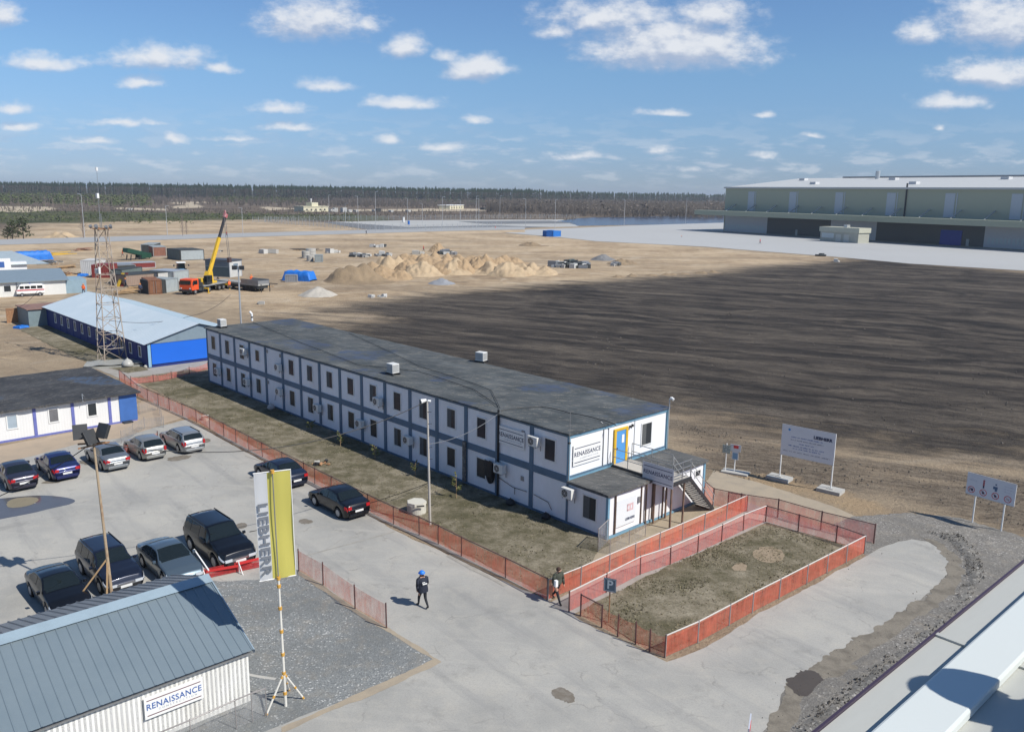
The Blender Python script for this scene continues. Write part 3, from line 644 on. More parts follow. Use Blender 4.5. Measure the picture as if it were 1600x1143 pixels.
rg = random.Random(12)
for i in range(15):
    x = 588+i*17.5+rg.uniform(-4, 4); y = 427+rg.uniform(-4, 3)-3*(i % 2)+(2 if i > 9 else 0)
    heap('sand_heap', None, (x, y), rg.uniform(56, 84), rg.uniform(17, 23)*(1.0 if i < 13 else .8), [SANDH, SANDL, SANDH][i % 3] if i < 11 else SANDL, 1.1, 20+i, peaks=rg.choice((1, 2, 3)), rough=.26)
    tag(bpy.context.scene.collection.objects[-1], 'steep tipped heap of sand in the long row behind the dark field', 'pile', 'tipped sand heaps in the long row')
for i in range(8):
    heap('sand_heap', None, (640+i*24+rg.uniform(-6, 6), 412+rg.uniform(-3, 3)), rg.uniform(50, 66), rg.uniform(11, 16), SANDH, 1.1, 60+i, peaks=2, rough=.3)
    tag(bpy.context.scene.collection.objects[-1], 'low weathered sand heap in the back row of the ridge', 'pile', 'weathered sand heaps in the back row')
heap('gravel_heap', 'low blue grey gravel heap before the sand ridge', (690,443), 44, 9, M('blue_grey_gravel', (.26, .27, .29), .95, 0, .4), 1, 4, rough=.12)
heap('gravel_heap', 'grey gravel heap beside the rubble near the apron', (942,406), 40, 8, M('grey_gravel_heap', (.19, .19, .19), .95, 0, .4), 1, 5, rough=.2)
heap('soil_heap', 'brown soil heap right of the grey gravel heap', (972,412), 56, 7, SANDB, 1, 6, peaks=3)
heap('soil_heap', 'flat brown mound between sand ridge and blue containers', (836,384), 52, 6, SANDB, .8, 7, peaks=2)
heap('sand_heap', 'isolated sand cone behind the ridge', (684,393), 34, 13, SANDH, 1, 8)
heap('sand_heap', 'low spoil of sand on the far left beyond the road', (92,373), 82, 10, SANDL, .7, 9, peaks=3)
for i in range(7): heap('soil_heap', None, (968+i*25, 433-i*1.2), 30, 3.2, SANDB, .8, 90+i, peaks=2); tag(COL.objects[-1], 'low clod of brown soil along the far edge of the dark field', 'pile', 'soil clods at the field edge')
# ------------------------------------------------------------------ buildings
def corr(a, b_, c_, d_, pitch, amp, duty=.35, jit=0):
    """ribbed sheet: ribs run a->d / b->c, repeat along a->b; raised by amp along the normal"""
    a, b_, c_, d_ = map(Vector, (a, b_, c_, d_)); nrm = (b_-a).cross(d_-a).normalized(); Ln = (b_-a).length
    k = int(Ln/pitch); rowa, rowd = [], []
    for i in range(k+1):
        for fr, h in ((0, 0), (1-duty, 0), (1-duty*.75, 1), (1-duty*.25, 1)):
            s = (i+fr)/k
            if s > 1: break
            rowa.append(a.lerp(b_, s)+nrm*amp*h); rowd.append(d_.lerp(c_, s)+nrm*amp*h)
    mb = MB(); mb.grid([rowa, rowd]); return mb
def ribwall_mat(name, col, pitch, dirt=.2, dcol=(.45, .43, .4)):
    m = M(name, col, .55, 0, dirt, dcol, .4, sc=(1, 1, .35)); t = m.node_tree; b = [n for n in t.nodes if n.type == 'BSDF_PRINCIPLED'][0]
    g = T(t, 'ShaderNodeTexCoord').outputs['Object']; s = T(t, 'ShaderNodeSeparateXYZ'); t.links.new(g, s.inputs[0])
    w = mathn(t, 'PINGPONG', mathn(t, 'ADD', s.outputs[0], s.outputs[1]), pitch/2)
    w = mathn(t, 'MULTIPLY', w, 2/pitch); r_ = ramp(t, w, [(.35, 0.0), (.5, 1.0)])
    bump(t, b, r_, .012, .35); return m
RIBW = ribwall_mat('white_ribbed_panel', (.80, .81, .83), .22, .34, (.58, .56, .53))
def roofmat(name, ca, cb, blue, fleck, rot, obj=True):
    m, t, b, o = _mat(name)
    v = posmap(t, 0, (1, 1, 1), True)
    vs_ = posmap(t, R(-35), (.8, 3.0, 1), True) if rot == 0 else posmap(t, 0, (.5, 2.2, 1), True)
    f1 = noisef(t, v, .35, 6, .65); f2 = noisef(t, vs_, 1.2, 5, .7); f3 = noisef(t, v, .16, 4, .6); f4 = noisef(t, v, 12, 3)
    c = mixc(t, ramp(t, f1, [(.4, 0.0), (.62, 1.0)]), ca, cb)
    fl = mathn(t, 'MULTIPLY', mathn(t, 'MULTIPLY', ramp(t, f2, [(.52, 0.0), (.60, 1.0)]), ramp(t, f4, [(.42, 0.0), (.58, 1.0)])), .85)
    c = mixc(t, fl, c, fleck)
    if blue is not None:
        bl = mathn(t, 'MULTIPLY', ramp(t, f3, [(.56, 0.0), (.60, 1.0)]), ramp(t, f2, [(.44, 0.0), (.54, 1.0)]))
        c = mixc(t, mathn(t, 'MULTIPLY', bl, .75), c, blue)
    br = T(t, 'ShaderNodeTexBrick', i_Scale=1.0); br.inputs['Brick Width'].default_value = 2.3; br.inputs['Row Height'].default_value = .95; br.inputs['Mortar Smooth'].default_value = .3
    br.inputs['Mortar Size'].default_value = .02; br.inputs['Color1'].default_value = (0, 0, 0, 1); br.inputs['Color2'].default_value = (.45, .45, .45, 1); br.inputs['Mortar'].default_value = (1, 1, 1, 1)
    t.links.new(v, br.inputs['Vector'])
    c = mixc(t, mathn(t, 'MULTIPLY', br.outputs['Color'], .62), c, (.028, .03, .033))
    c = mixc(t, mathn(t, 'MULTIPLY', f4, .25), c, (.04, .04, .042))
    t.links.new(c, b.inputs['Base Color']); b.inputs['Roughness'].default_value = .8; b.inputs['Specular IOR Level'].default_value = .3
    bump(t, b, f2, .06, .7); return m
ROOFM = roofmat('weathered_bitumen', (.062, .072, .075), (.115, .125, .126), (.045, .075, .15), (.27, .255, .215), 0)
ROOFK = roofmat('black_bitumen', (.035, .036, .038), (.075, .076, .078), (.06, .11, .20), (.17, .155, .14), 0)
ROOFE = roofmat('torn_bitumen', (.075, .078, .078), (.14, .14, .135), None, (.24, .23, .21), 0)
def window(parent, ax, c, w, h, z, out, fw=.07, blind=.0, frame=None, pane=None):
    """ax 'x': lies on a wall y=out facing -y centred at x=c; 'y': on a wall x=out facing +x centred at y=c"""
    f = MB(); g = MB(); s = MB()
    def bx(mb, a0, a1, z0, z1, d0, d1):
        if ax == 'x': mb.box(a0, a1, out-d1, out-d0, z0, z1)
        elif ax == '-y': mb.box(out-d1, out-d0, a0, a1, z0, z1)
        else: mb.box(out+d0, out+d1, a0, a1, z0, z1)
    a0, a1 = c-w/2, c+w/2
    bx(f, a0-fw, a0, z-fw, z+h+fw, -.02, .05); bx(f, a1, a1+fw, z-fw, z+h+fw, -.02, .05)
    bx(f, a0, a1, z-fw, z, -.02, .047); bx(f, a0, a1, z+h, z+h+fw, -.02, .047)
    fo = f.build('window', frame or WINF, parent)
    bx(g, a0, a1, z, z+h, -.01, .015); g.build('pane', pane or GLASS, fo)
    bx(s, a0, a0+w*.48, z, z+h, .016, .020) if blind else None
    if blind: s.build('blind', CURT, fo)
    return fo
OR_ = (-29.717, 80.125, 0); MRZ = -.81304; BW = 3.0; MH = 5.36; MD = 9.2; EH = 2.6
mainb = empty('office_block', 'long two storey site office of white cabins with blue frames and flat dark roof', 'building', OR_, MRZ)
mb = MB(); mb.box(.05, 16*BW-.05, .05, MD-.05, .1, MH-.1); mb.build('wall', RIBW, mainb)
mb = MB(); mb.box(16*BW-.04, 17*BW-.05, .052, MD-.052, .1, EH-.1); mb.build('wall', RIBW, mainb)
# frame: storey bands and posts
mb = MB()
mb.box(0, 17*BW, 0, MD, 0, .16)
mb.box(0, 16*BW-.002, 0, MD, EH-.17, EH+.26); mb.box(0, 16*BW, 0, MD, MH-.22, MH-.02)
mb.box(16*BW, 17*BW, 0, MD, EH-.2, EH-.02)
for i in range(17):
    w = .15 if i not in (0, 16) else .12
    x = i*BW; mb.box(max(0.003, x-w), min(16*BW-.003, x+w), -.015, .05, .05, MH-.03)
mb.build('frame', BLUEF, mainb)
mb = MB()
for y0, y1 in ((-.018, .14), (MD-.14, MD+.018)): mb.box(17*BW-.14, 17*BW+.018, y0, y1, 0, EH-.03)
mb.box(17*BW-.1, 17*BW+.012, -.012, MD+.012, .0, .15); mb.box(17*BW-.1, 17*BW+.012, -.012, 4.0, EH-.16, EH-.03); mb.box(17*BW-.1, 17*BW+.012, 5.8, MD+.012, EH-.16, EH-.03)
for y0, y1 in ((-.018, .11), (MD-.12, MD+.018)): mb.box(16*BW-.1, 16*BW+.018, y0, y1, EH, MH-.03)
mb.box(16*BW-.1, 16*BW+.012, -.01, MD+.01, MH-.26, MH-.03); mb.box(16*BW-.1, 16*BW+.014, -.01, MD+.01, EH+.02, EH+.13)
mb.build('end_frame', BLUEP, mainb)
def flatroof(name, x0, x1, y0, y1, z, th, mat, parent, drop=.0, seed=0, edge=.5):
    nx, ny = max(2, int((x1-x0)/edge)), max(2, int((y1-y0)/edge)); rows = []
    for i in range(nx+1):
        rows.append([(x0+(x1-x0)*i/nx + (nz(j, 7, .7, seed)*.05 if i in (0, nx) else 0), y0+(y1-y0)*j/ny+(nz(i, 3, .6, seed)*.05 if j in (0, ny) else 0), z+.035*nz(i*edge, j*edge, .7, seed)+.03) for j in range(ny+1)])
    mb = MB(); mb.grid(rows)
    top = mb.v[:]; 
    ring = [(i, 0) for i in range(nx+1)]+[(nx, j) for j in range(1, ny+1)]+[(i, ny) for i in range(nx-1, -1, -1)]+[(0, j) for j in range(ny-1, 0, -1)]
    n0 = len(mb.v)
    for i, j in ring: v = top[i*(ny+1)+j]; mb.v.append((v[0], v[1], z-th))
    for k in range(len(ring)):
        a, b_ = ring[k], ring[(k+1) % len(ring)]; mb.f.append((a[0]*(ny+1)+a[1], b_[0]*(ny+1)+b_[1], n0+(k+1) % len(ring), n0+k))
    mb.f.append(tuple(range(n0, n0+len(ring))))
    return mb.build(name, mat, parent)
flatroof('roof', -.12, 16*BW+.12, -.14, MD+.14, MH, .06, ROOFM, mainb, seed=1)
flatroof('roof', 16*BW+.03, 17*BW+.14, -.14, 3.72, EH, .10, ROOFE, mainb, seed=5)
flatroof('roof', 16*BW+.03, 17*BW+.14, 5.5, MD+.14, EH, .10, ROOFE, mainb, seed=6)
for i in range(16):
    x = i*BW+BW*.5
    if i not in (4, 14): window(mainb, 'x', x, .82 if i != 3 else .7, 1.25 if i != 3 else .95, 3.45+(0 if i != 3 else .25), .05, blind=(i*7 % 5) > 1)
    if i not in (4, 14, 15): window(mainb, 'x', x, .82, 1.25, .82, .05, blind=(i*5 % 4) > 1)
window(mainb, 'x', 16.5*BW+.15, .95, 1.3, .8, .05, blind=1)
mb = MB()
for x, z in ((4*BW+.35, 4.85), (5*BW-.35, 4.8), (4*BW+.3, 2.1), (14.75*BW, 4.6), (14.75*BW, 1.75)): mb.box(x-.12, x+.12, 0, .05, z-.14, z+.14)
split_build(mb, 'vent', GREY, mainb)
# end wall, first floor
window(mainb, 'y', 7.1, .95, 1.35, 3.35, 16*BW-.05, blind=1)
dr = MB(); dr.box(16*BW-.05, 16*BW+.03, 4.12, 5.0, EH+.1, EH+2.15); drO = dr.build('door', M('blue_door', (.09, .30, .62), .5, 0, .2), mainb)
mb = MB(); mb.box(16*BW+.03, 16*BW+.05, 4.62, 4.84, EH+1.35, EH+1.85); mb.build('notice', WHITE, drO)
mb = MB(); mb.box(16*BW+.03, 16*BW+.08, 4.18, 4.22, EH+1.0, EH+1.12); mb.build('handle', DGREY, drO)
mb = MB(); mb.box(16*BW-.05, 16*BW+.06, 3.92, 4.12, EH+.1, EH+2.28); mb.box(16*BW-.05, 16*BW+.06, 5.0, 5.2, EH+.1, EH+2.28); mb.box(16*BW-.05, 16*BW+.063, 4.12, 5.0, EH+2.15, EH+2.28)
mb.build('door_frame', YELL, mainb)
mb = MB(); mb.cyl((16*BW-.02, 3.0, EH+.1), (16*BW-.02, 3.0, MH-.05), .03); mb.cyl((16*BW-.02, 3.45, EH+.1), (16*BW-.02, 3.45, MH-.3), .02); mb.cyl((16*BW+.03, 3.45, MH-.3), (16*BW-.3, 3.0, MH+.12), .03); mb.cyl((16*BW-.02, 5.9, EH+.1), (16*BW-.02, 5.9, MH-.1), .015)
split_build(mb, 'conduit', GREY, mainb)
mb = MB(); mb.box(16*BW-.05, 16*BW+.1, 5.38, 5.5, MH-.62, MH-.5); mb.box(16*BW-.05, 16*BW+.08, 5.6, 5.68, MH-.6, MH-.45); split_build(mb, 'wall_lamp', DGREY, mainb)
# ground floor end wall details: openings under the landing
X17 = 17*BW
mb = MB(); mb.box(X17-.06, X17+.02, 3.95, 4.02, .15, EH-.2); mb.box(X17-.06, X17+.02, 2.9, 2.96, .15, EH-.2); mb.cyl((X17+.02, .62, .2), (X17+.02, .62, EH-.2), .05); mb.cyl((X17+.05, 3.3, .1), (X17+.05, 3.3, EH+.05), .05); mb.cyl((X17+.05, 4.9, .1), (X17+.05, 4.9, EH+.05), .05)
split_build(mb, 'downpipe', M('brown_pipe', (.14, .095, .07), .7, 0, .5, (.06, .045, .04), 4), mainb)
mb = MB(); mb.box(X17-.04, X17+.016, 4.1, 4.85, .15, 2.15); mb.build('door', M('white_steel_door', (.66, .67, .68), .5, 0, .2), mainb)
mb = MB(); mb.box(X17-.04, X17+.05, 2.62, 2.76, 1.5, 1.85); mb.build('meter_box', GREY, mainb)
window(mainb, 'y', 8.45, .5, .35, 1.75, X17-.05)
# signs with lettering
def renaissance(parent_or_none, name, label, loc, rz, w, h, cat='sign', col=None, board=None, tilt=0, grp_=None):
    e = empty(name, label, cat, loc, rz)
    if grp_: e['group'] = grp_
    e.rotation_euler = (tilt, 0, rz)
    mb = MB(); mb.box(-w/2, w/2, 0, .012, -h/2, h/2); mb.build('board', board or WHITE, e)
    mb = MB(); mb.box(-w*.46, w*.46, -.006, 0, h*.30, h*.335); mb.box(-w*.46, w*.46, -.006, 0, -h*.375, -h*.34); mb.build('rule', INKN if col is None else M('dark_red_rule', (.12, .03, .05), .5), e)
    tm = text_mesh('RENAISSANCE', w*.155, w*.0016, 1.07, 0.91); tm.xf(Matrix.Translation((0, -.004, h*.02))); tm.build('lettering', col or INKN, e)
    tm = text_mesh('C O N S T R U C T I O N', w*.055, 0, 1.1); tm.xf(Matrix.Translation((w*.06, -.004, -h*.2))); tm.build('lettering', INKG, e)
    return e
ML = Matrix.Translation(OR_) @ Matrix.Rotation(MRZ, 4, 'Z')
def ml(x, y, z): return ML @ Vector((x, y, z))
renaissance(None, 'company_sign', 'white company sign on the shaded long wall near the corner, upper storey', ml(14.42*BW, -.03, 4.1), MRZ, 2.35, 1.1)
renaissance(None, 'company_sign', 'white company sign on the sunlit end wall left of the yellow framed door', ml(16*BW+.035, 1.55, 4.0), MRZ+math.pi/2, 2.4, 1.25)
# wall poster on the extension
e = empty('wall_poster', 'large pale faded poster on the sunlit ground floor end wall', 'poster', ml(X17+.03, 1.55, 1.35), MRZ+math.pi/2)
mb = MB(); mb.box(-.85, .85, -.0, .01, -.85, .7); mb.build('sheet', M('faded_poster', (.68, .71, .72), .6, 0, .4, (.6, .67, .72), 1.4), e)
mb = MB()
for x0, x1, z0, z1 in ((.05,.62,.2,.32),(.05,.62,-.1,0),(.5,.62,-.1,.32),(.05,.17,-.1,.32),(.28,.4,-.1,.32)): mb.box(x0, x1, -.004-.001*(x0*3), 0, z0, z1)
mb.build('emblem', M('faded_red_print', (.62, .45, .46), .6, 0, .3), e)
tm = text_mesh('LIEBHERR', .2, .006, 1); tm.xf(Matrix.Translation((.35, -.004, -.55))); tm.build('lettering', INKN, e)
# landing, railing and stair
lz = EH+.10
st = empty('stair_landing', 'steel landing with thin railings and stair down from the blue upstairs door', 'staircase', ml(16*BW, 0, 0), MRZ)
LX1 = 4.42; ly0, ly1 = 3.85, 5.45
mb = MB(); mb.box(.09, LX1, ly0, ly1, lz, lz+.07); mb.build('deck', M('timber_deck', (.44, .41, .36), .85, 0, .4, (.28, .26, .23), 2), st)
mb = MB(); mb.box(.08, LX1+.02, ly0-.1, ly0, lz-.14, lz+.075); mb.box(3.3, LX1-1.2, ly1, ly1+.1, lz-.14, lz+.075); mb.box(LX1, LX1+.1, ly0-.1, ly1+.1, lz-.14, lz+.078); mb.build('beam', DGREY, st)
for x, y in ((3.2, ly0), (3.2, ly1-.45), (LX1-.05, ly0), (LX1-.05, ly1-.4)):
    mb = MB(); mb.bar((x, y, 0), (x, y, lz), .085); mb.build('post', M('post_brown', (.20, .13, .09), .7, 0, .6, (.08, .06, .05), 4) if 'post_brown' not in bpy.data.materials else bpy.data.materials['post_brown'], st)
def rail(p, q, hs, posts, w=.035, parent=None, mat=None, name='railing'):
    p, q = Vector(p), Vector(q); mb = MB()
    for h in hs: mb.bar(p+Vector((0, 0, h)), q+Vector((0, 0, h)), w)
    for i in range(posts):
        a = p.lerp(q, i/(posts-1)); mb.bar(a, a+Vector((0, 0, max(hs))), w)
    return mb.build(name, mat or GREY, parent)
rail((.15, ly0-.05, lz+.07), (LX1, ly0-.05, lz+.07), (.5, 1.0), 5, parent=st); rail((.15, ly1+.05, lz+.07), (LX1-1.25, ly1+.05, lz+.07), (.5, 1.0), 3, parent=st)
rail((LX1+.05, ly0-.05, lz+.07), (LX1+.05, ly1+.05, lz+.07), (.35, .7, 1.05), 3, parent=st)
# stair descends along +y from the outer end of the landing
sl, sw = 2.7, 1.15; sx0, sx1 = LX1-1.25, LX1-.05; ns = 13
mb = MB()
for x in (sx0, sx1): mb.bar((x, ly1+.08, lz-.02), (x, ly1+.1+sl, .05), .05, .2)
mb.build('stringer', DGREY, st)
mb = MB()
for i in range(ns): f = (i+.5)/ns; mb.box(sx0+.03, sx1-.03, ly1+.1+sl*f-.13, ly1+.1+sl*f+.13, lz*(1-f)-.02, lz*(1-f)+.02)
mb.build('tread', M('worn_tread', (.30, .28, .25), .7, .2, .4), st)
for x in (sx0, sx1):
    mb = MB()
    for h in (.5, .95): mb.bar((x, ly1+.1, lz+h), (x, ly1+.1+sl, h), .035)
    for f in (0.02, .5, .98): mb.bar((x, ly1+.1+sl*f, lz*(1-f)), (x, ly1+.1+sl*f, lz*(1-f)+.95), .035)
    mb.build('handrail', LGREY, st)
_sg = renaissance(None, 'company_sign', 'grey white company sign hung on the railing of the steel landing', ml(16*BW+LX1-.95, ly0-.14, lz+.32), MRZ, 2.15, 1.15, board=M('sign_board_grey', (.55, .56, .60), .5, 0, .2))
# roof and wall air conditioners
def acunit():
    e = empty('air_conditioner', '', 'air conditioner', (0, 0, 0))
    mb = MB(); mb.box(-.4, .4, -.16, .16, 0, .58); mb.build('casing', ACW, e, bevel=.02)
    mb = MB(); n = 20
    for r0, r1 in ((.235, .21), (.14, .125), (.06, .001)):
        vs = []
        for rr_ in (r0, r1):
            vs += [(-.1+rr_*math.cos(2*math.pi*i/n), -.168, .29+rr_*math.sin(2*math.pi*i/n)) for i in range(n)]
        mb.add(vs, [(i, (i+1) % n, n+(i+1) % n, n+i) for i in range(n)])
    for k in range(6): a = k*math.pi/3; mb.bar((-.1, -.168, .29), (-.1+.23*math.cos(a), -.168, .29+.23*math.sin(a)), .012)
    mb.build('grille', LGREY, e)
    mb = MB(); mb.cyl((-.1, -.162, .29), (-.1, -.164, .29), .225, n=20); mb.build('fan', DGREY, e)
    mb = MB()
    for x in (-.28, .28): mb.bar((x, -.16, -.02), (x, .3, -.02), .04); mb.bar((x, .28, -.02), (x, .28, -.3), .04)
    mb.build('bracket', GREY, e)
    return e
ac0 = acunit(); first = [True]
def put_ac(p, rz, label, grp_, s=1.0):
    o_ = ac0 if first[0] else copy_tree(ac0); first[0] = False
    o_.location = p; o_.rotation_euler = (0, 0, rz); o_['label'] = label; o_['group'] = grp_; o_.scale = (s, s, s)
GA = 'air conditioners on the long shaded wall'
ordn = ['first', 'second', 'third', 'fourth', 'fifth', 'sixth', 'seventh', 'eighth', 'ninth']
for k, (x, z) in enumerate(((2*BW+BW*.82, 4.0), (4.95*BW, 3.6), (9.85*BW, 3.45), (15.17*BW, 4.15))): put_ac(ml(x, -.32, z), MRZ, 'white air conditioner on the shaded upper storey, %s from the far end' % ordn[k], GA)
for k, (x, z) in enumerate(((.95*BW, 1.3), (2.95*BW, 1.3), (4.95*BW, 1.5), (7.02*BW, 1.3), (9.05*BW, 1.3), (11.05*BW, 1.4), (14.2*BW, 1.75), (16.1*BW, 1.75))): put_ac(ml(x, -.32, z), MRZ, 'white air conditioner on the shaded ground storey, %s from the far end' % ordn[k], GA)
# big vented boxes on the roof edge
rb0 = None
for k, (px_, py_, lb) in enumerate(((347, 511, 'white louvred cooling box on the roof edge at the far corner'), (614, 584, 'white louvred cooling box on the roof edge half way along'), (752, 565, 'white louvred cooling box alone near the far edge of the roof'))):
    if rb0 is None:
        rb0 = empty('cooling_box', lb, 'air conditioner', (0, 0, 0)); mb = MB(); mb.box(-.38, .38, -.3, .3, .12, .8); mb.build('casing', ACW, rb0, bevel=.02)
        mb = MB()
        for j in range(6): mb.box(.382, .392, -.26+.09*j, -.22+.09*j, .2, .74)
        for j in range(6): mb.box(-.33+.115*j, -.28+.115*j, -.312, -.302, .2, .74)
        mb.build('louvre', GREY, rb0)
        mb = MB(); mb.box(-.5, .5, -.34, -.24, .0, .12); mb.box(-.5, .5, .24, .34, 0, .12); mb.build('support', DGREY, rb0); o_ = rb0
    else: o_ = copy_tree(rb0); o_['label'] = lb
    o_['group'] = 'cooling boxes on the dark roof'
    o_.location = G(px_, py_, MH+.06); o_.rotation_euler = (0, 0, MRZ+(.25 if k == 2 else 0))
e = empty('roof_flue', 'short white bent flue pipe at the far back edge of the roof', 'flue', G(394, 501, MH+.05), 0)
mb = MB(); mb.cyl((0, 0, 0), (0, 0, .75), .1); mb.cyl((0, 0, .7), (-.22, 0, .95), .11); mb.build('pipe', WHITE, e, smooth=False)
mb = MB(); mb.cyl((0, 0, .3), (0, 0, .45), .105); mb.build('band', DGREY, e)
# odds and ends on the long wall
e = empty('cable_bundle', 'black coiled cable bundle hanging on the ground storey wall beside a window', 'cable', ml(14*BW-.55, -.12, 1.1), MRZ)
mb = MB(); rg = random.Random(4)
for k in range(16):
    ph = rg.uniform(-.12, .12); a = rg.uniform(.16, .34); hh = rg.uniform(.5, .95); pts = [Vector((ph+a*math.sin(t_*2*math.pi/14), -.05*math.sin(k), .35+hh*math.cos(t_*2*math.pi/14)*.8)) for t_ in range(15)]
    for p, q in zip(pts, pts[1:]): mb.cyl(p, q, .03, n=5, cap=False)
mb.build('coil', BLACK, e)
mb = MB(); mb.grid([[(x+.04*nz(x, z, 5), -.12-.06*math.sin((x+.35)*4.4), z) for x in np.linspace(-.35, .35, 8)] for z in np.linspace(.1, 1.15, 10)]); mb.build('cover', BLACK, e)
mb = MB(); mb.cyl(ml(14*BW+.15, -.05, .1), ml(14*BW+.15, -.05, MH+.25), .07); tag(mb.build('cable_duct', BLACK), 'thick black cable duct running up the whole shaded wall', 'duct')
def sack(p, s, lab, seed, mat=BLACK, h=.55):
    mb = MB(); n = 12; rows = []
    for i in range(9):
        f = i/8; r_ = s*(math.sin(math.pi*min(f*1.15+.12, 1))**.6)*(1-.55*f); rows.append([(r_*math.cos(2*math.pi*j/n)*(1+.25*nz(i, j % n, .7, seed)), r_*math.sin(2*math.pi*j/n)*(1+.25*nz(i+3, j % n, .7, seed)), h*f) for j in range(n+1)])
    mb.grid(rows); return tag(mb.build('sack', mat, smooth=True, loc=p), lab, 'sack')
sack(ml(14.55*BW, -.35, 0), .34, 'black rubbish sack on the grass by the wall, left of the two', 2)
sack(ml(15.55*BW, -.35, 0), .34, 'black rubbish sack on the grass by the wall, nearer the corner', 5)
sack(ml(4.55*BW, -.5, 0), .4, 'pale crumpled sack below the wall where no window is', 8, M('pale_sack', (.45, .43, .4), .8, 0, .5), .75)
mb = MB()
for a, b_ in (((14.05,1.3),(14.5,1.0)),((14.5,1.0),(14.9,1.05)),((14.55,1.0),(14.55,.6)),((15.1,1.05),(15.5,.9)),((15.5,.9),(15.6,.5)),((4.5,.7),(4.6,1.4)),((4.6,1.4),(4.9,1.7))): mb.cyl(ml(a[0]*BW, -.03, a[1]), ml(b_[0]*BW, -.03, b_[1]), .018, n=5)
mb.xf(ML.inverted()); split_build(mb, 'wall_cable', BLACK, mainb)
mb = MB(); mb.cyl(ml(13*BW, -.12, .2), ml(13*BW, -.12, 2.9), .13, n=10); tag(mb.build('drainpipe', M('blotchy_pipe', (.07, .065, .06), .8, 0, .9, (.3, .28, .25), 6)), 'dark blotchy vertical pipe on the ground storey wall', 'pipe')
# ---- blue gabled building
BB = G(232.5, 575)
bb = empty('blue_building', 'long low blue building with a pale grey metal gable roof', 'building', BB, MRZ)
BLn, BWd, BE, BR_ = 36.5, 11.0, 2.66, 4.2
mb = MB(); mb.prism_x([(0, 0), (BWd, 0), (BWd, BE), (BWd/2, BR_-.05), (0, BE)], -BLn, 0); mb.build('wall', NAVY, bb)
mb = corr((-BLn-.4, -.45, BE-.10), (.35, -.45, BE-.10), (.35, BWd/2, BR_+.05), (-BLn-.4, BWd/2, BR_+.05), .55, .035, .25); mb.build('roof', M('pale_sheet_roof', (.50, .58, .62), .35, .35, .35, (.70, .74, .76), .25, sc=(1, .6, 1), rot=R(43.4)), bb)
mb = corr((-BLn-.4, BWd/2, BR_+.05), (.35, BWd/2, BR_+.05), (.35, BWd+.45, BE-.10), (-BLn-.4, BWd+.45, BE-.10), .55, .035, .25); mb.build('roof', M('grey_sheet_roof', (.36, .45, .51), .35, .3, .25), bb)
mb = MB(); mb.prism_x([(.0, BE-.12), (BWd, BE-.12), (BWd, BE), (BWd/2, BR_-.06), (0, BE)], .0, .06); mb.build('gable', M('grey_gable', (.23, .30, .35), .5, .2, .3), bb)
mb = MB(); mb.box(.0, .10, .35, BWd-3.6, .35, BE-.16); mb.build('shutter', BRBLUE, bb)
mb = MB(); mb.box(.0, .07, BWd-3.55, BWd, .2, BE-.14); mb.box(0, .07, 0, .3, .1, BE-.14); split_build(mb, 'end_panel', M('pale_blue_panel', (.25, .42, .55), .5), bb)
mb = MB(); mb.box(.0, .09, BWd-2.9, BWd-1.4, .2, BE-.3); mb.build('door', WHITE, bb)
for i in range(12):
    x = -2.2-i*2.75
    window(bb, 'x', x, .62, 1.05, .95, .0, fw=.1)
mb = MB()
for i in range(14): mb.box(-i*2.75-.06-.4, -i*2.75+.06-.4, -.03, 0, 0, BE-.12)
split_build(mb, 'rib', M('navy_rib', (.015, .035, .2), .6), bb)
# lean-to at its far end
e = empty('lean_to', 'grey metal lean-to shed at the far end of the blue building', 'shed', ml(0, 0, 0), MRZ); e.location = bb.matrix_basis @ Vector((-BLn-.2, 1.0, 0))
e.location = BB + Matrix.Rotation(MRZ, 3, 'Z') @ Vector((-BLn-.1, -2.2, 0))
mb = MB(); mb.box(-5.5, 0, 0, 5.5, 0, 2.3); mb.build('wall', M('grey_green_sheet', (.19, .25, .27), .6, .1, .35), e)
mb = MB(); mb.box(-5.7, .2, -.2, 5.7, 2.3, 2.4); mb.build('roof', M('rust_roof', (.25, .15, .12), .8, 0, .6), e)
mb = MB(); mb.box(-5.62, -5.5, -1.4, 1.2, 0, 2.0); mb.build('gate', RUST, e)
# ---- low container row with black roof on the left
LB = G(215, 656.5); lb = empty('cabin_row', 'low row of white cabins with a tattered black roof', 'building', LB, R(43.4))
LW = 12.0
mb = MB(); mb.box(-5*BW*1.05, -.03, .03, LW, .08, 2.42); mb.build('wall', ribwall_mat('white_panel_cabin', (.70, .70, .69), .2, .15), lb)
PUR = M('violet_blue_frame', (.14, .16, .42), .6, 0, .4, (.07, .08, .25), 3)
mb = MB(); mb.box(-16, 0, 0, LW+.03, -.02, .16)
for i, x in enumerate((-2.05, -4.75, -7.4, -10.0, -12.7)): mb.box(x-.11, x+.11, -.02, .05, 0, 2.42)
mb.build('frame', PUR, lb)
mb = MB(); mb.box(-.02, .03, .05, LW, .1, 2.42); mb.box(-1.32, .03, -.03, .02, .14, 2.28); mb.build('blue_panel', M('corner_blue', (.05, .14, .40), .55, 0, .3, (.03, .08, .22), 1.5), lb)
mb = MB(); mb.box(-1.45, .05, -.02, .02, 2.28, 2.42); mb.build('lintel', M('peeling_lintel', (.34, .25, .2), .8, 0, .8, (.08, .09, .15), 6), lb)
for x, pn in ((-3.35, M('dim_pane', (.03, .035, .04), .2)), (-6.1, M('grilled_pane', (.16, .16, .17), .5, 0, .5)), (-8.9, M('bright_pane', (.35, .42, .48), .15))):
    window(lb, 'x', x, .6, .95, 1.0, .03, fw=.09, pane=pn)
flatroof('roof', -16.1, .3, -.35, LW+.3, 2.42, .1, ROOFK, lb, seed=11)
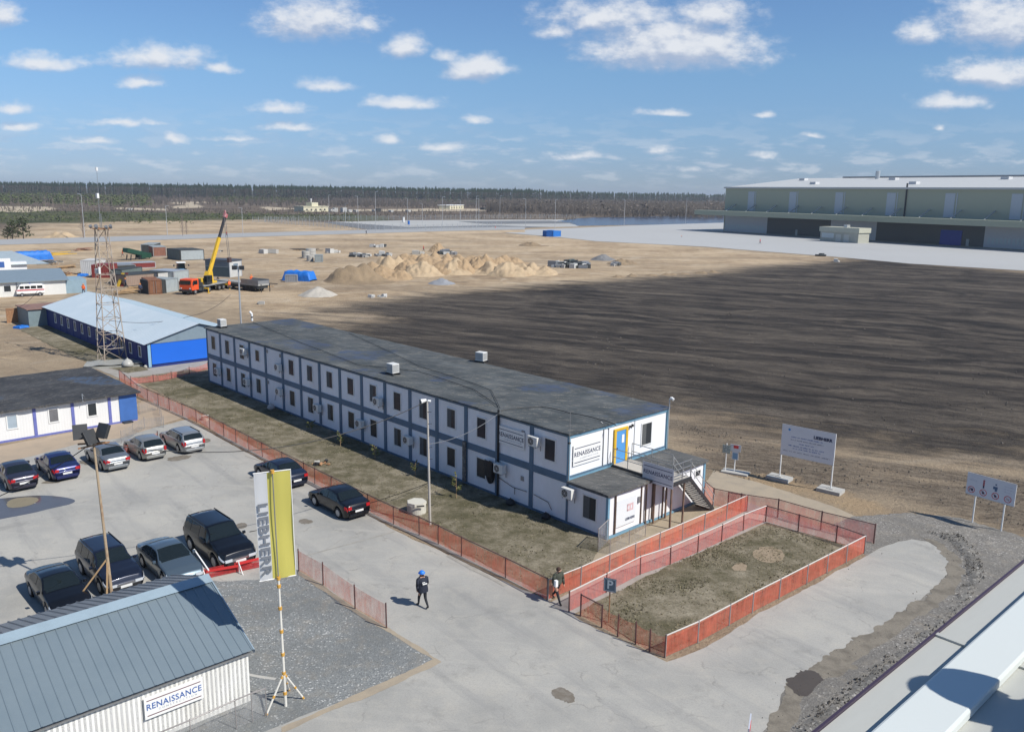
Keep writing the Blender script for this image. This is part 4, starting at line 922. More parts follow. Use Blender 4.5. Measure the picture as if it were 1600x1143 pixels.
mb = MB(); mb.box(-1.2, -.5, -.5, -.04, 0, .12); mb.build('step', DGREY, lb)
mb = MB(); mb.cyl((-4.1, -.5, 2.3), (-3.9, .3, 2.75), .02); mb.cyl((-3.9, .3, 2.75), (-3.75, .35, 2.55), .02); mb.build('antenna', LGREY, lb)
# ---- shed with the grey blue ribbed roof, bottom left
SB = G(392, 1095); e_ = Vector((math.cos(R(42.0)), math.sin(R(42.0)), 0))
sh_ = empty('storage_shed', 'white ribbed shed with blue grey metal gable roof in the near corner', 'building', SB, R(42.0))
SW, SE_, SR = 7.6, 2.12, 3.55
mb = MB(); mb.prism_x([(.02, 0), (SW-.3, 0), (SW-.3, SE_-.05), (SW/2, SR-.12), (.02, SE_-.05)], -24, -.02); mb.build('wall', M('shed_core', (.6, .6, .6), .6), sh_)
mb = corr((-24, .02, .03), (0, .02, .03), (0, .02, SE_-.18), (-24, .02, SE_-.18), .16, .006, .5); mb.build('cladding', M('white_ribbed_cladding', (.80, .80, .77), .45, 0, .3, (.5, .47, .40), .8, sc=(1, 1, .3)), sh_)
mb = corr((0, .02, .03), (0, SW-.3, .03), (0, SW-.3, SE_-.05), (0, .02, SE_-.05), .16, .03, .5); mb.build('cladding', WHITEP, sh_)
SROOF = M('blue_grey_sheet', (.20, .25, .28), .42, .25, .22, (.12, .17, .21), .5)
mb = corr((-24, -.14, SE_-.01), (.14, -.14, SE_-.01), (.14, SW/2, SR), (-24, SW/2, SR), .34, .022, .22); mb.build('roof', SROOF, sh_)
mb = corr((-24, SW/2, SR), (.14, SW/2, SR), (.14, SW+.2, SE_), (-24, SW+.2, SE_), .34, .04, .28); mb.build('roof', M('far_slope_sheet', (.21, .225, .24), .5, .3, .3), sh_)
mb = MB(); dz = (SR-SE_)/(SW/2+.3)
mb.add([(-24, SW/2-.42, SR+.05-.38*dz), (.18, SW/2-.42, SR+.05-.38*dz), (.18, SW/2, SR+.10), (-24, SW/2, SR+.10), (.18, SW/2+.3, SR+.03-.2*dz), (-24, SW/2+.3, SR+.03-.2*dz)], [(0,1,2,3), (3,2,4,5)])
mb.build('ridge_cap', M('ridge_zinc', (.36, .46, .52), .35, .3, .25), sh_)
mb = MB(); mb.add([(.145, -.16, SE_-.0), (.145, SW/2, SR+.06), (.145, SW/2, SR-.12), (.145, -.16, SE_-.16), (.19, -.16, SE_-.0), (.19, SW/2, SR+.06), (.19, SW/2, SR-.12), (.19, -.16, SE_-.16)], [(0,1,2,3),(7,6,5,4),(0,4,5,1)]); mb.build('verge_trim', M('zinc_trim', (.33, .42, .48), .4, .3), sh_)
mb = MB(); mb.box(-24, .1, -.10, -.0, SE_-.17, SE_-.12); mb.build('soffit', GREY, sh_)
mb = MB(); mb.box(-8.25, -8.0, -.06, .0, 0, SE_-.2); mb.build('pilaster', M('slate_blue_post', (.09, .17, .28), .5), sh_)
mb = MB(); mb.box(-10.2, -8.6, -.05, .0, .1, SE_-.35); mb.build('door', WHITE, sh_)
mb = MB(); mb.box(-9.4, -8.9, -.07, -.05, .5, 1.45); mb.build('notice', RUST, sh_)
rs = renaissance(None, 'company_sign', 'white company sign with blue letters on the ribbed near shed wall', SB + e_*(-2.75) + Vector((.67, -.74, 0))*.10 + Vector((0, 0, 1.36)), R(42.0), 2.0, .82, col=SIGNBL)
# ---- distant hangar
HA = Vector((111.5, 452, 0)); hz = R(-58.5)
HL, HH, HW, HR = 250, 22.8, 116, 28.6
hg = empty('hangar', 'huge grey green hangar with pale roof beyond the concrete apron', 'hangar', HA, hz)
HG = M('grey_green_cladding', (.36, .38, .29), .6, 0, .2, (.30, .32, .25), .02)
mb = MB(); mb.prism_x([(0, 0), (HW, 0), (HW, HH), (HW/2, HR), (0, HH)], 0, HL); mb.build('wall', HG, hg)
mb = MB(); mb.quad((-.6, -.8, HH+.02), (HL, -.8, HH+.02), (HL, HW/2, HR+.12), (-.6, HW/2, HR+.12)); mb.quad((-.6, HW/2, HR+.12), (HL, HW/2, HR+.12), (HL, HW+.8, HH), (-.6, HW+.8, HH)); mb.box(-.6, HL, -1.0, -.6, HH-.5, HH+.3); mb.build('roof', M('pale_membrane_roof', (.50, .51, .50), .6, 0, .2), hg)
CAN = M('canopy_green', (.32, .345, .26), .6, 0, .15)
mb = MB(); mb.box(-10, HL, -12, -.02, 8.6, 10.9); mb.build('canopy', CAN, hg)
for i in range(18):
    mb = MB(); mb.bar((8+i*13.5, -.2, 14.2), (8+i*13.5, -7, 10.9), .45); mb.build('tie_rod', LGREY, hg)
SKY_P = M('translucent_strip', (.44, .48, .52), .5, 0, .1)
for i in range(8):
    x = 16+i*26.5; mb = MB(); mb.box(x, x+4.2, -.12, -.02, 11.2, 20.8); mb.box(x+4.8, x+5.2, -.14, -.02, 11, 21); fo = mb.build('light_strip', SKY_P, hg)
DK = M('dark_hangar_door', (.075, .085, .085), .6, 0, .15); WD = M('white_hangar_door', (.50, .52, .55), .55, 0, .12)
for x0, x1, mt in ((1, 30, WD), (30, 68, DK), (68, 92, WD), (92, 108, DK), (108, 140, DK), (140, 170, WD), (170, 210, DK), (210, 245, WD)):
    mb = MB(); mb.box(x0, x1, -.2, -.02, .2, 8.6); d_ = mb.build('hangar_door', mt, hg)
    if mt is WD:
        mb = MB(); 
        for j in range(int((x1-x0-2)/1.6)): mb.box(x0+1.5+j*1.6, x0+2.4+j*1.6, -.26, -.2, 1.8, 4.0)
        mb.build('window', M('pale_pane', (.48, .56, .58), .3), d_)
mb = MB(); mb.box(122, 131, -.5, -.2, .2, 6.2); mb.build('roller_door', M('roller_blue', (.01, .04, .30), .5), hg)
for x in (48, 76, 133): mb = MB(); mb.box(x, x+1.2, -.35, -.2, .2, 3); mb.build('door', M('grey_door', (.35, .38, .38), .5), hg)
mb = MB(); mb.box(104.4, 104.9, -.5, 0, 11, HH+2); mb.build('ladder', DGREY, hg)
for i in range(9):
    mb = MB(); x = 12+i*27; y = 18 if i % 2 else 42; z = HH+(HR-HH)*y/(HW/2); mb.box(x, x+3.5, y, y+3, z, z+1.3); mb.build('roof_vent', M('vent_white', (.6, .6, .6), .5), hg)
mb = MB(); mb.cyl((54, 50, HR-1), (54, 50, HR+3.2), 1.1, n=10); mb.build('exhaust', LGREY, hg)
mb = MB(); mb.box(28, HL, HW/2-1, HW/2+1, HR+.15, HR+.8); mb.build('ridge_light', GREY, hg)
hx = empty('gate_house', 'small beige flat roofed gate house in front of the hangar', 'building', HA + Matrix.Rotation(hz, 3, 'Z') @ Vector((84, -27, 0)), hz)
mb = MB(); mb.box(0, 19, 0, 7, 0, 4.2); mb.build('wall', M('beige_cladding', (.40, .40, .34), .6), hx)
mb = MB(); mb.box(-.4, 19.4, -.4, 7.4, 4.2, 6.2); mb.build('parapet', M('beige_fascia', (.47, .47, .38), .6), hx)
mb = MB(); mb.box(.8, 7, -.1, 0, 1.6, 3.6); mb.build('window', M('pale_glazing', (.5, .55, .55), .3), hx)
for x in (8, 12): mb = MB(); mb.box(x, x+2.6, -.12, 0, .1, 3.3); mb.build('door', M('beige_door', (.5, .5, .45), .5), hx)
mb = MB(); mb.box(10, 11.6, 2, 4, 6.2, 7.3); mb.build('roof_unit', LGREY, hx)
# ---- far-left sheds
fs_ = empty('white_shed', 'long white single storey shed with grey metal roof on the far left', 'building', G(104, 459), R(36)); 
mb = MB(); mb.box(-26, 0, 0, 7.5, 0, 2.5); mb.build('wall', ribwall_mat('far_white_wall', (.66, .66, .63), .4), fs_)
mb = MB(); mb.add([(-26.4, -.5, 2.55), (.5, -.5, 2.55), (.5, 8, 3.9), (-26.4, 8, 3.9), (-26.4, -.5, 2.43), (.5, -.5, 2.43), (.5, 8, 3.78), (-26.4, 8, 3.78)], [(0,1,2,3), (7,6,5,4), (0,4,5,1), (1,5,6,2)]); mb.build('roof', M('mid_grey_sheet', (.23, .29, .33), .45, .2, .2), fs_)
mb = MB(); mb.box(.02, 3.4, .5, 7.2, 0, 2.4); mb.build('annex', M('annex_blue_grey', (.26, .36, .42), .5), fs_)
window(fs_, 'x', -8.9, 1.0, 1.0, .9, 0, fw=.12)
mb = MB(); mb.box(-7.6, -7.4, -.05, 0, 0, 2.4); mb.build('joint', GREY, fs_)
f2_ = empty('white_shed', 'white shed with pale sloping roof and a small blue sign at the left edge', 'building', G(20, 442), R(36))
mb = MB(); mb.box(-12, 3, 3, 12, 0, 3.8); mb.build('wall', WHITEP, f2_)
mb = MB(); mb.add([(-12.5, 2.5, 3.3), (7, 2.5, 3.3), (1.5, 12.5, 5.4), (-12.5, 12.5, 5.4)], [(0,1,2,3)]); mb.build('roof', M('pale_grey_sheet', (.40, .47, .50), .45, .2, .3), f2_)
mb = MB(); mb.box(-3.4, .2, 2.2, 2.95, 2.2, 4.6); mb.build('porch', WHITE, f2_)
mb = MB(); mb.box(-2.4, -.9, 2.14, 2.2, 2.9, 4.0); mb.build('sign', SIGNBL, f2_)
# ---- parapet of the roof the picture is taken from
pz = 17.36; d42 = Vector((math.cos(R(42.2)), math.sin(R(42.2)), 0))
pa = G(1293, 1143, pz-.215)
par = empty('roof_parapet', 'pale metal capped parapet of the viewpoint roof in the near right corner', 'parapet', (pa.x, pa.y, 0), R(42.2))
LEDG = M('grey_zinc_flashing', (.46, .465, .43), .5, .1, .35, (.37, .38, .35), 1.2, sc=(1, 4, 1), rot=R(-42))
CAPM = M('white_zinc_capping', (.60, .635, .615), .5, .05, .12, (.52, .56, .55), 1.5)
mb = MB(); mb.box(-8, 9, -.11, 0, 0, pz-.25); mb.build('facade', HG, par)
mb = MB(); mb.box(-8, 9, -.62, .015, pz-.24, pz-.215)
for i in range(10): mb.box(-8+i*1.75, -8+i*1.75+.02, -.34, .017, pz-.215, pz-.208)
mb.build('flashing', LEDG, par)
mb = MB(); mb.box(-8, 9, .016, .024, pz-.245, pz-.206); mb.build('edge_trim', M('dark_edge', (.05, .035, .06), .5), par)
PI_ = par.matrix_basis.inverted()
y1_ = (PI_ @ G(1330, 1143, pz-.18)).y; y1b = (PI_ @ G(1600, 945, pz-.18)).y; y1_ = (y1_+y1b)/2
y2_ = ((PI_ @ G(1482, 1128, pz-.18)).y + (PI_ @ G(1600, 1036, pz-.18)).y)/2
mb = MB()
for k in range(5): mb.box(-8+k*3.4+.004, -8+(k+1)*3.4-.004, y2_, y1_, pz-.215, pz-.18+.001*(k % 2))
mb.build('capping', CAPM, par, bevel=.008)
mb = MB(); mb.box(-8, 9, y2_+.03, y1_-.03, 0, pz-.26); mb.box(-8, 9, y2_+.015, y2_+.03, pz-1.1, pz-.21); mb.build('upstand', M('beige_render', (.40, .41, .37), .7), par)
mb = MB(); mb.box(-8, 9, -6.0, y2_+.01, pz-1.35, pz-1.2); mb.build('roof_deck', M('roof_membrane', (.50, .49, .44), .8, 0, .5, (.33, .31, .26), 3), par)
# ------------------------------------------------------------------ people
def person(name, label, loc, rz, joints, colors, parent_scale=1.0, group=None, hard_hat=None, hair=None, extras=None):
    """one skinned body; hair, hat and clothes are children. x right, y forward, z up"""
    J = joints
    verts = []; edges = []; rad = []; ix = {}
    def v(k, p, r): ix[k] = len(verts); verts.append(p); rad.append(r)
    for k, (p, r) in J.items(): v(k, p, r)
    E = [('pel','bel'),('bel','che'),('che','nec'),('nec','hea'),('hea','cro'),
         ('che','shL'),('shL','elL'),('elL','wrL'),('wrL','haL'),('che','shR'),('shR','elR'),('elR','wrR'),('wrR','haR'),
         ('pel','hiL'),('hiL','knL'),('knL','anL'),('anL','toL'),('pel','hiR'),('hiR','knR'),('knR','anR'),('anR','toR')]
    for s in 'LR':
        w = Vector(J['wr'+s][0]); h = Vector(J['ha'+s][0]); d = (h-w).normalized(); a = d.orthogonal().normalized()
        for i, (off, ln) in enumerate(((-.03, .075), (-.01, .09), (.01, .085), (.03, .065))):
            b0 = h + a*off*.8; v('f%s%d' % (s, i), tuple(b0+d*ln*.55), .011); v('g%s%d' % (s, i), tuple(b0+d*ln+Vector((0, .015, 0))), .009)
            E += [('ha'+s, 'f%s%d' % (s, i)), ('f%s%d' % (s, i), 'g%s%d' % (s, i))]
        v('t'+s, tuple(w+d*.05+a*.05), .012); E.append(('wr'+s, 't'+s))
    me = bpy.data.meshes.new('body'); me.from_pydata(verts, [(ix[a], ix[b_]) for a, b_ in E], [])
    o_ = bpy.data.objects.new('body', me); COL.objects.link(o_)
    sk = o_.modifiers.new('s', 'SKIN'); su = o_.modifiers.new('u', 'SUBSURF'); su.levels = su.render_levels = 2
    for i, r_ in enumerate(rad): me.skin_vertices[0].data[i].radius = (r_, r_) if isinstance(r_, float) else r_
    me.skin_vertices[0].data[0].use_root = True
    dg = bpy.context.evaluated_depsgraph_get(); dg.update()
    m2 = bpy.data.meshes.new_from_object(o_.evaluated_get(dg)); bpy.data.objects.remove(o_); 
    root = empty(name, label, 'person', loc, rz, group)
    b_ = bpy.data.objects.new('body', m2); COL.objects.link(b_); b_.parent = root; m2.name = 'body'
    skin, topc, legc, shoe = colors
    for mt in (skin, topc, legc, shoe): m2.materials.append(mt)
    for p in m2.polygons:
        p.use_smooth = True; c_ = p.center
        near = min(ix, key=lambda k: (Vector(verts[ix[k]])-c_).length)
        z = c_.z
        if near[:2] in ('an', 'to') and z < .12: p.material_index = 3
        elif near in ('hea', 'cro', 'nec') and z > J['nec'][0][2]-.01: p.material_index = 0
        elif near[0] in 'fgt' and near[:2] not in ('to',) or near[:2] in ('ha',): p.material_index = 0
        elif near[:2] in ('hi', 'kn', 'an', 'to') or near == 'pel' and z < J['pel'][0][2]: p.material_index = 2
        else: p.material_index = 1
    root.scale = (parent_scale,)*3
    H_ = Vector(J['hea'][0])
    mb = MB(); mb.cyl(H_+Vector((0, .085, -.0)), H_+Vector((0, .115, -.03)), .017, .012, 6); mb.build('nose', skin, root)
    mb = MB()
    for s in (-1, 1): mb.box(s*.09-.012+H_.x, s*.09+.012+H_.x, H_.y-.02, H_.y+.02, H_.z-.03, H_.z+.03)
    split_build(mb, 'ear', skin, root)
    mb = MB()
    for s in (-1, 1): mb.box(H_.x+s*.035-.012, H_.x+s*.035+.012, H_.y+.084, H_.y+.092, H_.z+.01, H_.z+.022)
    mb.box(H_.x-.025, H_.x+.025, H_.y+.08, H_.y+.088, H_.z-.065, H_.z-.055); mb.build('face', BLACK, root)
    def dome(c, rx, ry, rz_, z0=-.2, n=16, m_=8):
        rows = []
        for i in range(m_+1):
            ph = math.asin(z0)+(math.pi/2-math.asin(z0))*i/m_; rows.append([(c.x+rx*math.cos(ph)*math.cos(2*math.pi*j/n), c.y+ry*math.cos(ph)*math.sin(2*math.pi*j/n), c.z+rz_*math.sin(ph)) for j in range(n+1)])
        g_ = MB(); g_.grid(rows); return g_
    if hard_hat:
        g_ = dome(H_+Vector((0, 0, .05)), .135, .155, .13, -.05); g_.cyl(H_+Vector((0, .02, .045)), H_+Vector((0, .02, .055)), .165, .16, 16); g_.build('hard_hat', hard_hat, root, smooth=True)
    if hair: dome(H_+Vector((0, -.012, .03)), .108, .118, .115, -.35).build('hair', hair, root, smooth=True)
    if extras: extras(root, J)
    return root
SKIN = M('skin', (.42, .24, .17), .6, 0, .1)
JKT = M('navy_jacket', (.012, .016, .03), .8, 0, .3, (.03, .035, .05)); TRS = M('dark_trousers', (.02, .022, .028), .85, 0, .3); SHOE = M('black_shoes', (.012, .012, .012), .5)
OLV = M('olive_jacket', (.055, .06, .045), .85, 0, .3); HAIRB = M('brown_hair', (.05, .025, .018), .8)
def walkpose(stride=.3, armsw=.15, lean=.03, bulk=1.0, sL=1):
    z = 1.0; f = stride
    return {'pel': ((0, 0, .92), (.17*bulk, .125*bulk)), 'bel': ((0, .01, 1.08), (.175*bulk, .13*bulk)), 'che': ((0, lean, 1.32), (.20*bulk, .14*bulk)), 'nec': ((0, lean+.01, 1.50), .06), 'hea': ((0, lean+.03, 1.62), (.095, .11)), 'cro': ((0, lean+.02, 1.72), (.07, .085)),
      'shL': ((-.20, lean, 1.42), .085*bulk), 'elL': ((-.27, lean-armsw*.6*sL, 1.15), .065*bulk), 'wrL': ((-.25, lean-armsw*sL+.08, .92), .038), 'haL': ((-.25, lean-armsw*sL+.11, .86), (.042, .022)),
      'shR': ((.20, lean, 1.42), .085*bulk), 'elR': ((.27, lean+armsw*.3*sL, 1.15), .065*bulk), 'wrR': ((.25, lean+armsw*sL+.1, .93), .038), 'haR': ((.25, lean+armsw*sL+.13, .87), (.042, .022)),
      'hiL': ((-.10, 0, .86), .10), 'knL': ((-.10, f*.62*sL+.04, .48), .068), 'anL': ((-.10, f*sL-(.10 if sL < 0 else 0), .10 if sL > 0 else .14), .045), 'toL': ((-.11, f*sL+.17-(.10 if sL < 0 else 0), .045), .04),
      'hiR': ((.10, 0, .86), .10), 'knR': ((.10, -f*.35*sL+.05, .47), .068), 'anR': ((.10, -f*sL-(.06 if sL > 0 else 0), .14 if sL > 0 else .10), .045), 'toR': ((.11, -f*sL+.12, .045), .04)}
def coat(mat, z0=.82, z1=1.46, w=.25):
    def fn(root, J):
        rows = []; 
        for i, (z, a, b_) in enumerate(((z0, w, .19), (z0+.15, w, .185), (1.1, w-.02, .175), (1.25, w-.005, .18), (1.38, w-.01, .165), (z1, w-.07, .12), (z1+.03, .08, .08))):
            y = J['bel'][0][1]+(J['che'][0][1]-J['bel'][0][1])*(z-1.0)/.4
            rows.append([(a*math.cos(2*math.pi*j/18)*(1+.04*nz(j, i, .9)), y+b_*math.sin(2*math.pi*j/18), z) for j in range(19)])
        mb = MB(); mb.grid(rows); mb.build('coat', mat, root, smooth=True)
        for s in 'LR':
            mb = MB(); mb.cyl(J['sh'+s][0], J['el'+s][0], .095, .078, 10); mb.cyl(J['el'+s][0], J['wr'+s][0], .078, .055, 10); mb.build('sleeve', mat, root, smooth=True)
    return fn
p1 = G(661, 949)
hd = ang(G(640, 930)-G(661, 949))
def jk(root, J):
    coat(JKT)(root, J)
    mb = MB(); mb.box(-.10, .12, -.195, -.17, 1.22, 1.27); mb.box(-.12, .02, -.19, -.17, 1.31, 1.34); mb.build('reflective_badge', WHITE, root)
person('person', 'person in dark navy coat and blue hard hat walking across the tarmac', p1, hd-math.pi/2, walkpose(.26, .1, .06, 1.12, 1), (SKIN, JKT, TRS, SHOE), hard_hat=M('blue_hard_hat', (.03, .20, .72), .3, 0, .05), extras=jk)
p2 = G(870, 940); hd2 = ang(G(905, 963)-G(860, 935))
def ol(root, J):
    coat(OLV, .95, 1.46, .225)(root, J)
    mb = MB(); mb.box(.20, .34, .16, .30, .95, 1.25); mb.build('white_papers', WHITE, root)
person('person', 'person with brown hair and olive jacket carrying white papers at the fence gap', p2, hd2-math.pi/2, walkpose(.36, .05, .04, 1.0, -1), (SKIN, OLV, TRS, SHOE), hair=HAIRB, extras=ol)
# the person whose shadow falls over the capping stands on the viewpoint roof, just out of the picture
rp = G(1452, 1062, pz-.18); tgt = Vector((rp.x, rp.y, 0)) + Vector((math.cos(SUN_AZ), math.sin(SUN_AZ), 0))*.76
hold = walkpose(.04, .0, .0, 1.05, 1)
pass
person('person', 'person in dark jacket on the viewpoint roof behind the parapet', (tgt.x, tgt.y, pz-1.2), R(35), hold, (SKIN, JKT, TRS, SHOE), hair=HAIRB)
# site workers far off
ORV = M('orange_vest', (.85, .16, .04), .7); DKB = M('work_blue', (.04, .05, .09), .8); YH = M('orange_hat', (.8, .25, .03), .4); RV = M('red_vest', (.5, .03, .05), .7)
for k, (px_, py_, lab, mt, s_, a) in enumerate(((131, 460, 'worker in orange vest striding beside the white shed', ORV, 1.05, 0), (192, 401, 'worker in orange overalls standing beyond the green machine', ORV, 1.05, 2), (220, 459, 'worker in dark clothes and orange hat by the rusty container', DKB, 1.05, 3.5),
        (359, 453, 'worker in orange vest behind the crane truck wheels', ORV, 1.05, 1), (393, 443, 'worker in orange vest at the back of the flatbed trailer', ORV, 1, 4), (354.5, 369.5, 'worker in red standing on the far road behind the crane boom', RV, 1.1, 2),
        (572.5, 366.5, 'worker in dark clothes walking on the far road', DKB, 1.1, 1.4), (774, 359, 'worker in red on the far road near the apron', RV, 1.0, 1), (197, 449, 'worker in dark clothes with red helmet among the planks', DKB, 1.0, 2), (341, 439, 'worker in orange behind the crane turret', ORV, 1, 2),
        (1065, 371, 'worker in orange crouching on the concrete apron', ORV, .55, 1), (1187.5, 381, 'worker in red standing on the concrete apron', RV, 1.1, 1), (662, 393, 'worker in red among the concrete blocks', RV, 1.0, 2))):
    q = G(px_, py_, 1.06 if py_ < 371 and px_ < 600 else .08)
    person('person', lab, q, a, walkpose(.3, .12, .03, 1.15, 1 if k % 2 else -1), (SKIN, mt, DKB if mt is not DKB else TRS, SHOE), s_, hard_hat=YH if k not in (6,) else WHITE)
# ------------------------------------------------------------------ cars
_HH = {'sedan': 1.4, 'hatch': 1.42, 'wagon': 1.43, 'suv': 1.81}
def lerpt(tab, x):
    if x <= tab[0][0]: return tab[0][1]
    for (a, va), (b_, vb) in zip(tab, tab[1:]):
        if x <= b_: f = (x-a)/(b_-a); f = f*f*(3-2*f)*.5+f*.5; return va+(vb-va)*f
    return tab[-1][1]
CARS = {  # L, W, H, wheelbase, wheel r, top profile (x from rear 0..L), belt profile, cabin glass limits
 'sedan': dict(L=4.5, W=1.74, WB=2.62, r=.32, top=[(0,.62),(.06,.98),(.55,1.04),(.75,1.06),(1.35,1.37),(1.9,1.43),(2.4,1.42),(3.25,.98),(3.9,.88),(4.35,.70),(4.5,.5)], belt=[(0,.6),(.1,.90),(1.0,.96),(3.2,.92),(4.0,.80),(4.5,.5)], rw=(.78,1.36), ws=(2.45,3.2), side=[(1.05,2.0),(2.08,3.0)], rx=.82),
 'hatch': dict(L=4.1, W=1.7, WB=2.5, r=.31, top=[(0,.6),(.06,.98),(.12,1.02),(.55,1.38),(1.1,1.45),(2.0,1.44),(2.85,.98),(3.5,.88),(3.95,.70),(4.1,.5)], belt=[(0,.6),(.12,.94),(1.0,.97),(2.8,.93),(3.6,.80),(4.1,.5)], rw=(.15,.55), ws=(2.08,2.8), side=[(.62,1.55),(1.63,2.6)], rx=.75),
 'wagon': dict(L=4.65, W=1.74, WB=2.62, r=.32, top=[(0,.6),(.06,1.0),(.12,1.04),(.42,1.38),(.9,1.46),(2.5,1.45),(3.35,.98),(4.0,.88),(4.5,.70),(4.65,.5)], belt=[(0,.6),(.12,.95),(1.0,.97),(3.3,.93),(4.1,.80),(4.65,.5)], rw=(.15,.42), ws=(2.58,3.3), side=[(.42,1.25),(1.32,2.15),(2.23,3.1)], rx=.82),
 'suv': dict(L=4.95, W=1.92, WB=2.85, r=.39, top=[(0,.75),(.06,1.2),(.10,1.25),(.32,1.74),(.8,1.84),(2.7,1.84),(3.45,1.28),(4.3,1.16),(4.8,1.02),(4.95,.7)], belt=[(0,.75),(.1,1.12),(1.0,1.15),(3.4,1.13),(4.3,1.08),(4.95,.7)], rw=(.12,.32), ws=(2.78,3.42), side=[(.35,1.15),(1.25,2.15),(2.25,3.2)], rx=.85),
}
TYRE = M('tyre_rubber', (.02, .02, .02), .8, 0, .3); RIM = M('alloy_rim', (.42, .43, .45), .35, .6, .15)
HLM = M('headlight_glass', (.62, .65, .68), .15, .2, .1); TLM = M('tail_light_red', (.42, .015, .02), .25, 0, .1); CGL = glassm('car_glass', (.010, .015, .017), .04, .5); PLATE = M('number_plate', (.7, .7, .68), .5); TRIMB = M('car_black_trim', (.02, .02, .022), .5)
def paint(name, col, metal=.35, rough=.28): 
    m = M(name, col, rough, metal, .12, tuple(min(1, c*.9+.02) for c in col), .9, coat=.6); return m
def car(label, kind, mat, loc, heading, roofbars=False, trim=None, cat='car', rear_text=False, group=None):
    S = CARS[kind]; S['H_'] = _HH[kind]; L_, W_, WB, r_ = S['L'], S['W'], S['WB'], S['r']
    root = empty('parked_car', label, cat, loc, heading, group)
    oh = (L_-WB)/2*.96; x0 = -(oh+WB/2)-(L_-WB)/2*.04  # rear bumper x in local frame, wheels at +-WB/2
    xr, xf_ = -WB/2, WB/2
    def halfw(x): e_ = min(x, L_-x); return W_/2*(1-.16*max(0, 1-e_/.45)**2.2)
    def zb(x):
        z = .20 if kind != 'suv' else .30; z += .12*max(0, 1-min(x, L_-x)/.35)
        return z
    def S_(x, t):
        """section: t 0 sill .. 1 top centre; .5 = belt line, .85 = roof edge"""
        top = lerpt(S['top'], x); bl = min(lerpt(S['belt'], x), top-.01); hw = halfw(x); b0 = zb(x)
        cab = max(0, min(1, (top-bl-.08)/.35))
        if t <= .5:
            f = t/.5; y = hw*(.93+.07*math.sin(min(1, f*1.25)*math.pi/2)) if f < .8 else hw*(1-.035*((f-.8)/.2)**2); z = b0+(bl-b0)*f; return y, z
        if t <= .85:
            f = (t-.5)/.35; ye = hw*(.965-.20*cab); y = hw*.965+(ye-hw*.965)*f*(1 if cab > .1 else 1); y -= 0 if cab > .1 else hw*.10*f
            ztop = top-.045*(1 if cab > .3 else .6); z = bl+(ztop-bl)*(f if cab > .1 else math.sin(f*math.pi/2)); return y, z
        f = (t-.85)/.15; yE, zE = S_(x, .85); return yE*(1-f), zE+(top-zE)*math.sin(f*math.pi/2)
    xs = sorted(set([0, .02, .06, .12, .2, .3, .42]+[L_-q for q in (0, .02, .06, .12, .2, .3, .42)]+[k*.12 for k in range(1, int(L_/.12))]))
    ts = [0, .06, .15, .25, .35, .43, .5, .56, .65, .75, .82, .85, .88, .92, .96, 1.0]
    wx = [xr-x0, xf_-x0]
    rows = []
    for x in xs:
        row = []
        for s in (1, -1):
            seq = ts if s == 1 else ts[-2::-1]
            for t_ in seq:
                y, z = S_(x, t_)
                for w in wx:   # wheel arches pulled up over the tyres
                    d = abs(x-w)
                    if d < r_*1.22 and t_ <= .36:
                        za = r_+math.sqrt(max(0, (r_*1.2)**2-d*d)); z = max(z, za*min(1, 1.0)) if t_ == 0 else max(z, za+.002*(t_*100))
                row.append((x0+x, s*y, z))
        rows.append(row)
    mb = MB(); mb.grid(rows)
    nrow = len(rows[0])
    mb.f.append(tuple(range(nrow))); mb.f.append(tuple((len(rows)-1)*nrow+i for i in range(nrow-1, -1, -1)))
    mb.build('body', mat, root, smooth=True).data.set_sharp_from_angle(angle=R(38)) if hasattr(bpy.types.Mesh, 'set_sharp_from_angle') else mb.build('body', mat, root, smooth=True)
    mb = MB(); mb.box(x0+.3, x0+L_-.3, -W_/2*.86, W_/2*.86, .17, .5); mb.build('underbody', TRIMB, root)
    # glass patches follow the skin, 6 mm proud
    def patch(fn, nu=9, nv=5):
        g_ = MB(); g_.grid([[fn(i/(nu-1), j/(nv-1)) for j in range(nv)] for i in range(nu)]); return g_
    def topp(xa, xb, ww):
        def fn(u, v):
            x = xa+(xb-xa)*u; yE, zE = S_(x, .85); yy = (v*2-1)*ww; top = lerpt(S['top'], x)
            y = yE*yy; z = zE+(top-zE)*math.sin((1-abs(yy))*math.pi/2)
            dx = .02; sl = (lerpt(S['top'], x+dx)-lerpt(S['top'], x-dx))/(2*dx); n_ = Vector((-sl, 0, 1)).normalized()*.012
            return (x0+x+n_.x, y, z+n_.z)
        return fn
    patch(topp(*S['ws'], .93), 9, 9).build('windscreen', CGL, root, smooth=True)
    patch(topp(*S['rw'], .88), 7, 9).build('rear_window', CGL, root, smooth=True)
    for s in (1, -1):
        g_ = MB()
        for xa, xb in S['side']:
            def fn(u, v):
                x = xa+(xb-xa)*u; y, z = S_(x, .5+.35*(.07+.80*v)); return (x0+x, s*(y+.010), z+.003)
            g_.grid([[fn(i/8, j/4) for j in range(5)] for i in range(9)])
        g_.build('side_window', CGL, root, smooth=True)
        mb = MB(); xm = x0+S['ws'][1]-.25; zm = lerpt(S['belt'], S['ws'][1]-.25); mb.box(xm-.06, xm+.06, s*(W_/2+.02) if s > 0 else -W_/2-.17, W_/2+.17 if s > 0 else -W_/2-.02, zm, zm+.14); mb.build('mirror', mat, root, bevel=.02)
        # lamps
        def lampatch(xa, xb, ta, tb, k=.012):
            g2_ = MB(); g2_.grid([[ (lambda x, t_: (x0+x+(-k if x < 1 else k)*.6, s*(S_(x, t_)[0]+k), S_(x, t_)[1]+.003))(xa+(xb-xa)*i/4, ta+(tb-ta)*j/4) for j in range(5)] for i in range(5)]); return g2_
